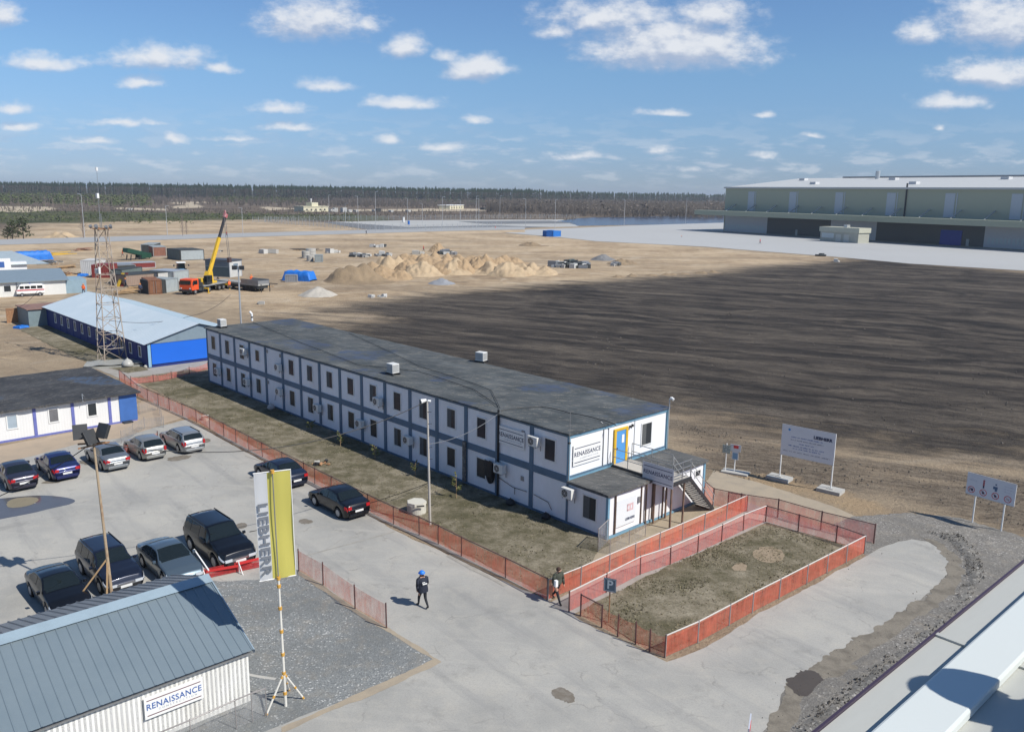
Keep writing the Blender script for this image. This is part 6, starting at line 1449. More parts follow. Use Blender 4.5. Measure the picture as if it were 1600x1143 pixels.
mb = MB(); bars(mb, hw+.15, 2.72, .5, .04); bars(mb, hw+.15, 2.55, .5, .04); bars(mb, hw+.12, 2.4, .4, .04); bars(mb, -hw-.2, 2.6, .4, .05); mb.build('small_text', INKG, bo)
# two small info signs
e = empty('info_sign', 'small grey green board on a thin white post left of the blue and red sign', 'sign', G(1133, 736), R(-30))
mb = MB(); mb.cyl((0, 0, 0), (0, 0, 2.0), .035, n=8); mb.build('post', WHITE, e)
mb = MB(); mb.box(-.27, .27, -.05, -.02, 1.32, 1.9); bo = mb.build('board', M('grey_green_sign', (.23, .28, .26), .6), e)
mb = MB(); [bars(mb, 0, 1.4+.11*i, .42, .05, -.054) for i in range(5)]; mb.build('small_text', WHITE, bo)
e = empty('info_sign', 'small pale board with red panel and blue notice on a white post', 'sign', G(1147, 738), R(-30))
mb = MB(); mb.cyl((0, 0, 0), (0, 0, 1.6), .04, n=8); mb.build('post', WHITE, e)
mb = MB(); mb.box(-.36, .36, -.05, -.02, 1.52, 2.0); mb.box(-.22, .22, -.052, -.02, .95, 1.52); bo = mb.build('board', M('pale_sign', (.55, .57, .6), .5), e)
mb = MB(); mb.box(-.14, .2, -.056, -.05, 1.74, 1.95); mb.build('red_panel', INKR, bo)
mb = MB(); mb.box(-.17, .17, -.058, -.05, .98, 1.42); mb.build('blue_panel', M('faded_blue_notice', (.17, .30, .45), .5), bo)
mb = MB(); mb.box(-.8, 1.0, -.5, .4, 0, .12); mb.build('slab', CONC, e)
# parking sign
PS_ = G(951, 973); e = empty('parking_sign', 'dark blue square parking sign on a thin brown post at the small lawn', 'sign', PS_, R(-22))
mb = MB(); mb.cyl((0, 0, 0), (0, 0, 2.15), .03, n=8); mb.build('post', RUST, e)
mb = MB(); mb.box(-.28, .28, -.05, -.03, 1.52, 2.15); bo = mb.build('board', M('grey_blue_sign', (.07, .11, .15), .5), e)
mb = MB(); 
for a in ((-.25,-.235,1.55,2.12),(.235,.25,1.55,2.12),(-.235,.235,1.55,1.565),(-.235,.235,2.105,2.12)): mb.box(a[0], a[1], -.055, -.05, a[2], a[3])
mb.build('border', INKG, bo)
tm = text_mesh('P', .55, .01); tm.xf(Matrix.Translation((0, -.054, 1.84))); tm.build('lettering', M('sign_pale', (.42, .47, .5), .5), bo)
# banner edge low at the bottom of the picture
bp_ = G(1163, 1235); e = empty('pull_up_banner', 'narrow pale banner with red patch and blue picture at the bottom edge', 'banner', bp_, R(70))
mb = MB(); mb.box(-.42, .42, -.02, .02, .0, 2.5); bo = mb.build('panel', M('pale_banner', (.5, .53, .6), .5), e)
mb = MB(); mb.box(-.2, .3, -.03, -.02, 2.1, 2.35); mb.box(-.2, .3, .02, .03, 2.1, 2.35); mb.build('red_patch', INKR, bo)
mb = MB(); mb.box(-.38, .38, -.028, -.02, .9, 1.9); mb.box(-.38, .38, .02, .028, .9, 1.9); mb.build('picture', M('blue_picture', (.13, .25, .38), .5, 0, .5, (.4, .45, .5), 3), bo)
# ---- overhead cables
def cable(name, label, pts, sag, r_=.018, mat=BLACK, n=22):
    mb = MB()
    for a, b_ in zip(pts, pts[1:]):
        a, b_ = Vector(a), Vector(b_); q = [a.lerp(b_, i/n)-Vector((0, 0, sag*4*(i/n)*(1-i/n))) for i in range(n+1)]
        for u, v in zip(q, q[1:]): mb.cyl(u, v, r_, n=5, cap=False)
    return tag(mb.build(name, mat), label, 'cable')
lamptop = LP+LPT; TPa = RP+TPl
cable('overhead_cable', 'long sagging black cable from the rusty pole to the lawn lamp post', [TPa, lamptop], 1.45, .022)
cable('overhead_cable', 'black cable from the rusty pole out of the left edge', [TPa, G(-40, 790, 4.6)], .25, .022)
cable('overhead_cable', 'cable from the lawn lamp post up to the roof edge of the long block', [LP+LPT*.66, ml(14*BW+.15, -.05, MH)], .35, .018, GREY)
cable('overhead_cable', 'thin black cable from the lawn lamp post low to the car park', [LP+LPT*.35, G(535, 797, .05), G(390, 830, .05)], .1, .018)
rp_ = lambda x, y, z=MH+.1: G(x, y, z)
cable('roof_cable', 'black cable lying along the roof from the far flue to the duct', [rp_(395, 503), rp_(470, 535), rp_(560, 570), rp_(655, 580), rp_(740, 608), rp_(778, 634)], -.02, .022)
cable('roof_cable', 'second black cable crossing the roof towards the duct', [rp_(545, 520), rp_(600, 545), rp_(655, 572), rp_(735, 597), rp_(768, 610), rp_(781, 637)], -.02, .02)
cable('roof_cable', 'black cable looping over the roof from the duct to the door frame', [rp_(783, 641), rp_(845, 635), rp_(890, 645), rp_(940, 656), rp_(962, 664)], -.05, .025)
cable('overhead_cable', 'thin cable from the lattice mast over the blue building to the pole behind', [tc_+Vector((0, 0, 4.5)), G(300, 493, 4.2), G(360, 460, 3.5)], .5, .025)
cable('overhead_cable', 'thin cable from the blue building ridge to the left edge', [BB+Vector((-28, 30, 4.3)), G(0, 484, 3)], .9, .025)
# ---- small things on the lawns
MANH = M('whitewashed_concrete', (.55, .53, .46), .85, 0, .4, (.35, .33, .28), 2)
def manhole(p, lab, s=1.0):
    e = empty('manhole_ring', lab, 'manhole', p, R(15)); mb = MB(); mb.cyl((0, 0, 0), (0, 0, .55*s), .56*s, n=28); mb.build('ring', MANH, e)
    mb = MB(); mb.cyl((0, 0, .55*s), (0, 0, .70*s), .60*s, .58*s, n=7); mb.build('lid', MANH, e); mb = MB(); mb.box(-.1, .35, -.95*s+.22, -.95*s+.26, .6*s, .68*s); mb.build('slot', DGREY, e)
manhole(G(651, 800), 'whitewashed concrete manhole ring with thick lid on the lawn by the lamp post')
manhole(G(321, 656), 'flat pale concrete manhole cover half buried by the orange fence', .55)
e = empty('rubble_heap', 'small heap of broken brick and wood on the lawn', 'rubble', G(502, 725)); rg = random.Random(8)
for k in range(14):
    mb = MB(); s = rg.uniform(.06, .2); mb.box(-s, s, -s*.6, s*.6, 0, s); mb.xf(Matrix.Translation((rg.uniform(-.6, .6), rg.uniform(-.35, .35), rg.uniform(0, .1))) @ Matrix.Rotation(rg.uniform(0, 3), 4, (rg.random(), rg.random(), 1))); mb.build('lump', [RUST, WOOD, CONC, DGREY][k % 4], e)
# saplings at the foot of the shaded wall
SL = M('spring_leaf', (.13, .14, .045), .7, 0, .4, (.09, .11, .03), 5)
def sapling(p, h, lab, seed):
    e = empty('sapling', lab, 'plant', p, 0, 'saplings along the shaded wall'); rg = random.Random(seed); mb = MB(); lf = MB()
    mb.cyl((0, 0, 0), (0, 0, h), .02, .008, 5)
    for k in range(9):
        z = h*(.25+.75*k/9); a = rg.uniform(0, 6.3); q = Vector((math.cos(a)*.3, math.sin(a)*.3, z+.18)); mb.cyl((0, 0, z), q, .008, .004, 4)
        for j in range(9):
            c_ = Vector((0, 0, z)).lerp(q, rg.uniform(.3, 1.1)); u = Vector((rg.uniform(-1, 1), rg.uniform(-1, 1), rg.uniform(-1, 1)))*.07; v = Vector((rg.uniform(-1, 1), rg.uniform(-1, 1), rg.uniform(-1, 1)))*.07; lf.add([c_-u, c_+v, c_+u, c_-v], [(0,1,2,3)])
    mb.build('stem', WOOD, e); lf.build('foliage', SL, e)
for k, (x, y, h) in enumerate(((486, 673, .7), (532, 697, 1.0), (586, 717, 1.0), (649, 743, .9), (713, 778, 1.5))): sapling(G(x, y), h, 'small leafy sapling at the foot of the shaded wall, %s from the far end' % ordn[k], k)
# ------------------------------------------------------------------ storage yard
def boxpx(pl, pr, hp, depth):
    """near bottom edge from two ground points -> origin, heading, length, height"""
    a, b_ = G(*pl), G(*pr); d = b_-a; rz = math.atan2(d.y, d.x); return a, rz, d.length, hpx(a, hp)
def container(label, pl, pr, hp, depth, mat, roofm=None, doors=None, name='cargo_container', doorm=None):
    o_, rz, w, h = boxpx(pl, pr, hp, depth); e = empty(name, label, 'container', o_, rz)
    mb = corr((.08, .0, .1), (w-.08, .0, .1), (w-.08, .0, h-.1), (.08, .0, h-.1), .35, .04, .5); c2_ = corr((0, depth, .1), (0, 0, .1), (0, 0, h-.1), (0, depth, h-.1), .35, .04, .5)
    mb.add(c2_.v, c2_.f); c2_ = corr((w, 0, .1), (w, depth, .1), (w, depth, h-.1), (w, 0, h-.1), .35, .04, .5); mb.add(c2_.v, c2_.f); mb.box(.05, w-.05, .08, depth, .1, h-.05); mb.build('wall', mat, e)
    mb = MB(); mb.box(-.05, w+.05, -.06, depth+.05, h-.1, h+.03); mb.build('roof', roofm or mat, e)
    mb = MB()
    for x in (0, w): 
        for y in (0, depth): mb.box(x-.07, x+.07, y-.075, y+.075, 0, h-.1)
    mb.box(-.05, w+.05, -.065, .05, 0, .14); mb.build('frame', roofm or mat, e)
    if doors == 'left':
        for k in range(2):
            mb = MB(); mb.box(-.09, -.05, .12+k*(depth/2-.1), depth/2-.02+k*(depth/2-.1), .2, h-.2); d_ = mb.build('door', doorm or mat, e); mb = MB(); mb.cyl((-.11, depth/2-.3+k*.5, .2), (-.11, depth/2-.3+k*.5, h-.2), .03, n=5); mb.build('lock_rod', GREY, d_)
    if doors == 'front':
        for k in range(2):
            mb = MB(); mb.box(.12+k*(w/2-.08), w/2-.04+k*(w/2-.08), -.09, -.05, .2, h-.2); d_ = mb.build('door', doorm or mat, e); mb = MB(); mb.cyl((w/2-.25+k*.4, -.11, .2), (w/2-.25+k*.4, -.11, h-.2), .03, n=5); mb.build('lock_rod', GREY, d_)
    return e
CW = M('container_white', (.52, .52, .50), .6, 0, .3, (.3, .28, .25), .4); CMR = M('container_maroon', (.20, .035, .03), .6, 0, .4); CBR = M('container_tan', (.30, .22, .17), .65, 0, .4, None, .5)
CGG = M('container_grey_green', (.14, .17, .16), .6, 0, .4); CDK = M('container_charcoal', (.045, .05, .05), .7, 0, .4); CRB = M('container_red_brown', (.26, .12, .08), .7, 0, .4); CGY = M('container_grey', (.28, .31, .31), .6, 0, .3); CLG = M('container_pale_grey', (.36, .40, .41), .6, 0, .3); CRUST = M('container_rust', (.22, .10, .05), .8, 0, .6, (.11, .05, .03), 1.5)
container('white cargo container left of the lattice mast', (127.5, 430), (152, 430), 23, 6.0, CW, doors='left', doorm=CGY)
container('maroon container standing before the white container', (144.5, 434), (172, 434), 20, 5.0, CMR)
container('long low maroon container behind the mast', (172, 421), (243, 418), 9, 3.0, CMR, LGREY)
container('grey green container with half open doors right of the mast', (175, 443), (191, 443.5), 22, 7, CGG, CDK, 'front')
container('tan ribbed container in the middle of the yard', (197, 448), (242, 444), 18, 5, CBR, CDK)
container('charcoal topped long grey container behind the tan one', (174, 427), (212, 425), 12, 4, CDK, GREY)
container('small white hut with a dark window behind the rusty container', (247, 441), (268, 439), 15, 5, CW, CDK)
container('pale grey cabin below the tractor', (272, 440), (295, 437), 16, 6, CLG, LGREY)
container('dark container end beside the rusty one', (221, 457), (233, 460), 21, 3, CDK)
container('rusty brown container in the front of the yard', (233, 460), (253, 459), 22, 6, CRUST, CRUST, 'front')
container('grey ribbed container left of the orange crane cab', (254, 458), (279, 454.5), 21, 4, CLG, CGY)
container('charcoal container at the back of the yard', (221, 396), (240, 396), 14, 10, CDK, CGY)
container('red brown container at the back of the yard', (240, 401), (260, 400.5), 15, 8, CRB, CGY)
container('dark ribbed container end next to the grey one', (262, 404), (282, 407), 16, 5, CGG, CDK)
container('pale grey container with junk on its roof', (283, 407), (319, 405.5), 16, 8, CLG, CDK)
container('white cabin office with dark side standing on the flatbed trailer', (0, 0), (1, 1), 1, 1, CW) if False else None
# junk on the roof, planks, beams, tarps
def tarp(label, pl, pr, hp, depth, seed, cat='tarpaulin'):
    o_, rz, w, h = boxpx(pl, pr, hp, depth); mb = MB(); rows = []; nx = 26
    prof = [(0, 0), (.02, .6), (.10, .93), (.5, 1.0), (.9, .93), (.98, .6), (1, 0)]
    pr_ = []
    for (a, b_), (c_, d_) in zip(prof, prof[1:]): pr_ += [(a+(c_-a)*k/4, b_+(d_-b_)*k/4) for k in range(4)]
    pr_.append(prof[-1])
    for i in range(nx+1):
        f = i/nx; s = min(1, (1-abs(2*f-1))*6+.0); s = max(.02, s)**.5; rows.append([(w*f+.15*nz(i, j, .4, seed), depth*(.5+(a-.5))+.1*nz(i*2, j, .5, seed), h*b_*s*(1+.12*nz(i, j, .35, seed+2))) for j, (a, b_) in enumerate(pr_)])
    mb.grid(rows); ob = mb.build('tarpaulin', TARP, smooth=True, loc=o_, rz=rz); return tag(ob, label, cat)
tarp('long crumpled blue tarpaulin over a stack near the left edge', (27, 408), (84, 405), 14, 4, 2)
tarp('bright blue tarpaulin wrapped around a long load in the open yard', (440, 438), (484, 440), 15, 3.2, 5)
tarp('small blue tarpaulin scrap on the ground by the lean-to', (20, 513), (31, 514), 4, 1.5, 8)
tarp('low blue and white plastic heap before the white container', (120, 432), (134, 432), 4, 2, 9)
container('grey block stack leaning on the blue wrapped load', (446, 440.5), (464, 440.5), 11, 1.2, M('block_grey', (.24, .25, .27), .9), name='block_stack')
for k, (a, b_, lab) in enumerate((((854, 869.5), (865, 370), 'left blue box container on the concrete apron'), ((865.3, 370), (876, 369.5), 'right blue box container on the concrete apron'))):
    container(lab, a if False else (a[0], a[1]-.3) , (b_[0], 369.7), 9.5, 6, M('container_blue', (.015, .12, .42), .5, 0, .2)) if False else None
container('left blue box container on the concrete apron', (854, 369.8), (863.5, 370), 9.5, 6, M('container_blue', (.015, .12, .42), .5, 0, .2))
container('right blue box container on the concrete apron', (864.5, 370), (876, 369.5), 9.0, 6, M('container_blue2', (.02, .16, .50), .5, 0, .2))
# green machine (conveyor screen)
o_, rz, w, h = boxpx((201, 407), (238, 404), 17, 3); e = empty('screening_machine', 'dark green conveyor machine sloping down among the containers', 'machine', o_, rz); GM = M('machine_green', (.02, .07, .045), .5, .1, .4)
mb = MB(); mb.bar((0, 1, h*.95), (w*.9, 1, h*.35), 1.8, 1.1); mb.build('conveyor', GM, e)
mb = MB(); mb.box(w*.55, w*.98, 0, 2.2, .3, h*.55); mb.build('hopper', GM, e)
for x in (.12, .5, .9): mb = MB(); mb.bar((w*x, .3, 0), (w*x+.3, .3, h*.5), .2); mb.bar((w*x, 1.8, 0), (w*x+.3, 1.8, h*.5), .2); mb.build('leg', DGREY, e)
# tractor
e = empty('tractor', 'small blue white tractor with glazed cab behind the pale cabin', 'tractor', G(284, 432), R(-60))
mb = MB(); mb.box(.4, 2.6, -.45, .45, .9, 1.7); mb.build('bonnet', M('tractor_blue', (.1, .3, .5), .5), e)
mb = MB(); mb.box(-1.1, .4, -.8, .8, 1.3, 1.7); [mb.bar((x, y, 1.6), (x*.9, y*.9, 2.9), .1) for x in (-1.05, .35) for y in (-.75, .75)]; mb.build('cab', DGREY, e)
mb = MB(); mb.box(-1.2, .5, -.9, .9, 2.9, 3.1); mb.build('roof', WHITE, e); mb = MB(); mb.box(-.98, .28, -.7, .7, 1.7, 2.85); mb.build('cab_glass', CGL, e)
for x, r_, y in ((-.7, .85, .95), (2.0, .5, .75)):
    for s in (-1, 1): mb = MB(); mb.cyl((x, s*(y-.2), r_), (x, s*(y+.2), r_), r_, n=16); mb.build('wheel', TYRE, e)
for s in (-1, 1): mb = MB(); mb.bar((.3, s*.8, 2.4), (.4, s*1.5, 2.5), .06); mb.box(.3, .4, s*1.5-.12, s*1.5+.12, 2.2, 2.6); mb.build('mirror', DGREY, e)
# planks, beams
def planks(label, pl, pr, n, mat, seed, th=.25, spread=2.5, name='timber_stack', cat='timber'):
    a, b_ = G(*pl), G(*pr); e = empty(name, label, cat, a); rg = random.Random(seed); mb = MB()
    for i in range(n):
        p = Vector((rg.uniform(-.3, .3)*spread, rg.uniform(-.5, .5)*spread, .1+rg.uniform(0, .6))); d = b_-a; mb.bar(p, p+d*rg.uniform(.6, 1)+Vector((rg.uniform(-1, 1), rg.uniform(-1, 1), rg.uniform(-.2, .2))), th, .12)
    mb.build('beams', mat, e)
    mb = MB(); [mb.bar((b_-a)*f+Vector((-.8, -1, .06)), (b_-a)*f+Vector((.8, 1, .06)), .18) for f in (.2, .7)]; mb.build('bearer', WOOD, e)
planks('scattered yellow timber beams right of the tarpaulin', (78, 399), (118, 396), 6, YELL, 1)
planks('rusty pipes stacked before the far road', (120, 392), (141, 391), 8, CRB, 2, .3)
planks('planks and frames lying behind the blue building roof', (182, 460), (216, 457), 9, WOOD, 3)
planks('grey boards lying near the ambulance road', (146, 409), (172, 411), 5, GREY, 4)
planks('dark bars lying left of the white container', (60, 413), (90, 411), 6, CDK, 5)
planks('timber and boards scattered behind the white sheds', (88, 421), (118, 417), 7, WOOD, 6)
for k, (x, lab, mt) in enumerate(((186, 'yellow board leaning against the grey green container', YELL), (192, 'red board leaning against the tan container', CMR))):
    e = empty('leaning_board', lab, 'board', G(x, 447)); mb = MB(); mb.bar((0, -.6, 0), (.7, .6, 2.5), .8, .08); mb.build('board', mt, e); mb = MB(); mb.bar((.35, .5, 0), (.5, .5, 2.0), .08); mb.build('prop', WOOD, e)
planks('pale boards and pipes beside the maroon container', (178, 432), (196, 431), 8, LGREY, 11)
planks('loose timber in front of the tan container', (200, 452), (222, 451), 7, WOOD, 12, .2)
planks('dark scrap lying left of the tarpaulin in the yard', (405, 447), (425, 449), 6, CDK, 13, .2)
planks('long dark pipe on the sand by the concrete slabs', (455, 391), (505, 392), 3, CDK, 14, .35)
planks('thin pale boards near the left white shed', (70, 411), (92, 414), 6, LGREY, 15, .2)
planks('rusty rods behind the ambulance shed', (100, 428), (116, 431), 6, RUST, 16, .2)
# concrete rings and blocks
def rubble(label, p, wpx, n, mats, seed, s0=.35, name='concrete_blocks', cat='blocks'):
    c_ = G(*p); w = hpx(c_, wpx)/2; e = empty(name, label, cat, c_); rg = random.Random(seed)
    for i in range(n):
        mb = MB(); s = rg.uniform(.5, 1.4)*s0; mb.box(-s, s, -s*.7, s*.7, 0, s*rg.uniform(.6, 1.3)); mb.xf(Matrix.Translation((rg.uniform(-w, w), rg.uniform(-w*.7, w*.7), 0)) @ Matrix.Rotation(rg.uniform(0, 3), 4, 'Z') @ Matrix.Rotation(rg.uniform(-.2, .2), 4, 'X')); mb.build('block', mats[i % len(mats)], e)
for k, (x, y, r_, h) in enumerate(((478, 403, 1.1, 2.0), (486, 402.5, 1.4, 2.6), (484.5, 408, .9, 1.6))):
    e = empty('concrete_ring', 'stack of pale concrete well rings, ' + ('left one', 'tallest one', 'front one')[k], 'ring', G(x, y)); 
    for j in range(3): mb = MB(); mb.cyl((0, 0, h*j/3), (0, 0, h*(j+1)/3-.04), r_, n=18); mb.build('ring', CONC, e)
container('grey slatted crate beside the concrete rings', (492, 409.5), (504, 409.5), 11, 2.5, CGY, name='crate')
BLK = [CONC, M('pale_block', (.5, .5, .48), .9), CDK, GREY]
rubble('flat concrete slabs left of the concrete rings', (425, 395.5), 26, 7, BLK[:2], 1, 1.0); rubble('white bags and slabs right of the concrete rings', (523, 395), 16, 6, BLK[1:2], 2, .8)
rubble('grey debris behind the sand ridge', (563, 401), 30, 14, BLK, 3, .7); rubble('pale rubble cluster behind the sand heaps', (592, 386), 20, 14, BLK, 4, .7); rubble('pile of small blocks behind the left end of the sand ridge', (600, 400), 22, 8, BLK, 5, .8)
rubble('long row of grey kerb blocks before the ridge crest', (650, 397), 18, 7, BLK[:1], 6, .8); rubble('grey pallet blocks beyond the sand ridge', (697, 397), 26, 12, BLK, 7, .9)
rubble('black and white rubble pile right of the sand ridge', (888, 417), 58, 60, [CDK, CDK, GREY, BLK[1]], 8, .9, 'rubble_pile', 'rubble'); rubble('dark boulders behind the rubble pile', (893, 409), 24, 12, [CDK, CGG], 9, .6, 'rubble_pile', 'rubble')
rubble('pale slabs between gravel heaps near the apron', (960, 415), 10, 4, BLK, 10, .9); rubble('pale stones at the edge of the dark field', (592, 464), 24, 10, BLK[1:2], 11, .3); rubble('pale broken slab by the pole', (408, 475), 10, 5, BLK[:2], 12, .5)
rubble('small blue grey junk between crane and slabs', (343, 393), 8, 4, BLK, 13, .5); rubble('pale stones on the far end of the dark field', (1307, 409), 6, 3, BLK[1:2], 14, .7)
rubble('scattered lumps on the dark field before the apron corner', (1280, 400), 16, 5, [CDK], 15, .6); rubble('debris on the apron by the blue containers', (1250, 377), 10, 4, [RUST], 16, .4) if False else None
# crane truck: cab to the left, rear to the right
CT0, CT1 = G(286, 461.5), G(350, 450); dt = CT1-CT0; hdg = math.atan2(-dt.y, -dt.x); TL = 11.0
e = empty('crane_truck', 'mobile crane truck with orange cab and raised yellow boom', 'crane truck', (CT0+CT1)/2, hdg); fx = dt.length/2; k_ = dt.length/TL
CR = empty  # local x forward (towards the cab), y left
mb = MB(); mb.box(-5.3, 4.9, -.55, .55, .85, 1.15); mb.build('chassis', DGREY, e)
mb = MB(); mb.prism_y([(3.3, .8), (5.35, .8), (5.4, 1.6), (5.2, 2.75), (3.4, 2.8), (3.3, 2.6)], -1.25, 1.25); cabo = mb.build('cab', ORAN, e, bevel=.06)
mb = MB(); mb.box(5.32, 5.44, -1.05, 1.05, 1.85, 2.55); mb.box(3.7, 4.9, 1.25, 1.29, 1.8, 2.5); mb.box(3.7, 4.9, -1.29, -1.25, 1.8, 2.5); mb.build('window', CGL, cabo)
mb = MB(); mb.box(5.3, 5.6, -1.25, 1.25, .55, .95); mb.build('bumper', DGREY, e)
for s in (-1, 1): mb = MB(); mb.cyl((5.38, s*.9, 1.15), (5.48, s*.9, 1.15), .13, n=10); mb.build('headlight', HLM, cabo)
mb = MB(); mb.box(5.0, 5.1, -1.5, -1.3, 1.7, 2.3); mb.box(5.0, 5.1, 1.3, 1.5, 1.7, 2.3); mb.build('mirror', DGREY, cabo)
for x in (4.3, .2, -3.0, -4.3):
    for s in (-1, 1): mb = MB(); mb.cyl((x, s*.85, .52), (x, s*1.22, .52), .52, n=18); w_ = mb.build('wheel', TYRE, e); mb = MB(); mb.cyl((x, s*1.2, .52), (x, s*1.25, .52), .28, n=12); mb.build('rim', GREY, w_)
mb = MB(); mb.box(-5.4, 1.8, -1.22, 1.22, 1.15, 1.35); mb.build('deck', LGREY, e)
mb = MB(); [mb.box(x, x+.9, s*.7-.45, s*.7+.45, .55, 1.1) for x in (1.2, 2.3) for s in (-1, 1)]; mb.build('tank', CDK, e)
mb = MB(); mb.box(1.9, 3.1, -1.1, 1.1, 1.2, 2.0); mb.box(2.2, 2.8, -.5, .9, 2.0, 2.6); mb.build('engine_cover', DGREY, e)
for x in (1.6, -5.2):
    for s in (-1, 1): mb = MB(); mb.bar((x, s*.6, .9), (x, s*2.0, .85), .2); mb.cyl((x, s*2.0, .05), (x, s*2.0, 1.0), .09, n=8); mb.cyl((x, s*2.0, 0), (x, s*2.0, .08), .3, n=8); mb.build('outrigger', YELL, e)
mb = MB(); mb.box(-3.4, .6, -1.1, .5, 1.4, 1.75); mb.prism_y([(-2.6, 1.75), (-.4, 1.75), (-1.3, 3.6), (-2.4, 3.6)], -.55, .35); mb.box(-.5, 1.1, -.9, .3, 1.75, 2.5); mb.build('turret', YELL, e)
mb = MB(); mb.box(-.9, .7, .5, 1.25, 1.45, 3.0); oc = mb.build('operator_cab', DGREY, e, bevel=.05); mb = MB(); mb.box(-.8, .6, 1.25, 1.28, 1.9, 2.9); mb.box(.7, .73, .6, 1.2, 1.9, 2.9); mb.build('window', CGL, oc)
# boom towards the hook point
inv = e.matrix_basis.inverted(); M_ = (CT0+CT1)/2
foot_w = e.matrix_basis @ Vector((-1.9, -.1, 3.1))
def onplane(px, py, ydist):
    d = ray(px, py); return CAM + d*(ydist/d.y)
tipw = onplane(352, 337, M_.y+6.0); tip = inv @ tipw; foot = Vector((-1.9, -.1, 3.1)); midp = foot.lerp(tip, .62)
mb = MB(); mb.bar(foot, midp, .46, .58); mb.build('boom', YELL, e)
mb = MB(); mb.bar(midp-(tip-foot)*.02, tip, .34, .42); mb.build('boom_extension', M('boom_dark', (.05, .05, .055), .5, .2), e)
mb = MB(); mb.bar(tip-(tip-foot)*.03, tip+(tip-foot).normalized()*.4, .5, .7); mb.bar(tip, tip+Vector((0, 0, 1.0)), .25); mb.build('boom_head', M('boom_head_red', (.35, .06, .07), .5, 0, .5, (.6, .6, .6), 2), e)
mb = MB(); mb.cyl(foot+Vector((1.2, 0, -1.0)), foot.lerp(tip, .3), .14, n=8); mb.cyl(foot+Vector((1.3, .5, -1.0)), foot.lerp(tip, .26), .1, n=8); mb.build('lift_ram', YELL, e)
# trailer cabin hanging lines go down to the cabin
cabin_c = G(357, 437, 1.3)
ht = inv @ Vector((tipw.x+.3, tipw.y, 5.8)); mb = MB(); [mb.cyl(tip+Vector((.3+s, 0, .2)), ht+Vector((s, 0, 0)), .045, n=4) for s in (-.25, .25)]; mb.build('hoist_rope', M('rope', (.2, .2, .2), .6), e)
mb = MB(); mb.box(ht.x-.4, ht.x+.4, ht.y-.25, ht.y+.25, ht.z-.9, ht.z); mb.build('hook_block', M('hook_dark', (.08, .05, .05), .5), e)
# flatbed lorry trailer and cabin on it
F0, F1 = G(345, 450), G(404, 456.5); fd = F1-F0; frz = math.atan2(fd.y, fd.x)
e = empty('flatbed_trailer', 'long flatbed trailer with grey load bed and dark wheels', 'trailer', F0, frz); fl = fd.length
bz = hpx(F0, 12)
mb = MB(); mb.box(-2, fl, 0, 2.6, bz-.35, bz); mb.build('bed', M('bed_grey', (.33, .33, .31), .7, 0, .5, None, .8), e)
mb = MB(); mb.box(-1.5, fl-.3, .05, 2.5, bz-.9, bz-.36); mb.build('chassis', CDK, e)
mb = MB(); mb.box(fl*.55, fl, -.02, .05, bz, bz+.75); mb.box(fl-.05, fl, 0, 2.6, bz, bz+.6); mb.box(fl*.55, fl, 2.55, 2.62, bz, bz+.75); mb.build('side_board', GREY, e)
for x in (.62, .72, .82, .08):
    for y in (.25, 2.35): mb = MB(); mb.cyl((fl*x, y-.2, .5), (fl*x, y+.2, .5), .5, n=14); mb.build('wheel', TYRE, e)
mb = MB(); mb.bar((fl*1.04, .3, 0), (fl*1.04, .3, bz), .12); mb.bar((fl*1.04, 2.3, 0), (fl*1.04, 2.3, bz), .12); mb.build('support', DGREY, e)
# the cabin stands on the bed: its near edge from surveyed points on the bed plane
cA, cB, cC = G(336, 430, bz), G(359.5, 433.5, bz), G(378, 431, bz)
e = empty('cabin_office', 'white site cabin with dark long side and dark roof standing on the flatbed', 'cabin', (cB.x, cB.y, bz+.02), ang(cC-cB))
w = (cC-cB).length; hh = hpx(cB, 25); vA = e.matrix_basis.inverted() @ cA; dd = Vector((vA.x, vA.y, 0)); dd2 = Vector((0, abs((cA-cB).length), 0))
mb = MB(); mb.box(0, w, 0, dd2.y, 0, hh); mb.build('wall', CW, e)
mb = MB(); mb.box(-.06, 0, .1, dd2.y-.1, .1, hh*.62); mb.build('side_panel', M('cabin_dark_side', (.07, .10, .11), .6), e)
mb = MB(); mb.box(-.05, 0, .1, dd2.y-.1, hh*.64, hh-.1); mb.build('side_panel', M('cabin_grey_side', (.16, .19, .21), .6), e)
mb = MB(); mb.box(-.2, w+.15, -.15, dd2.y+.2, hh, hh+.22); mb.build('roof', M('cabin_roof', (.06, .07, .09), .6), e)
window(e, 'x', w*.5, w*.4, hh*.42, hh*.42, 0, fw=.08, pane=M('cabin_pane', (.2, .25, .3), .3))
for x in (0, w): mb = MB(); mb.box(x-.08, x+.08, -.03, .08, 0, hh); mb.build('post', LGREY, e)
# far buildings
def farhouse(label, pl, pr, hp, depth, mat, roofm, tower=None):
    o_, rz, w, h = boxpx(pl, pr, hp, depth); e = empty('far_building', label, 'building', o_, rz); mb = MB(); mb.box(0, w, 0, depth, 0, h); mb.build('wall', mat, e)
    mb = MB(); mb.box(-.5, w+.5, -.5, depth+.5, h, h+.6); mb.build('roof', roofm, e)
    for i in range(5): mb = MB(); mb.box(w*(.1+.18*i), w*(.1+.18*i)+w*.06, -.1, 0, h*.25, h*.6); mb.build('window', CDK, e)
    if tower: mb = MB(); mb.box(w*tower[0], w*tower[1], 1, depth*.7, h+.6, h*1.9); mb.build('tower', mat, e); mb = MB(); mb.cyl((w*.4, 3, h*1.9), (w*.4, 3, h*2.7), .25, .8, 8); mb.build('tank', WHITE, e)
CREAM = M('cream_wall', (.62, .58, .42), .7, 0, .15, None, .05)
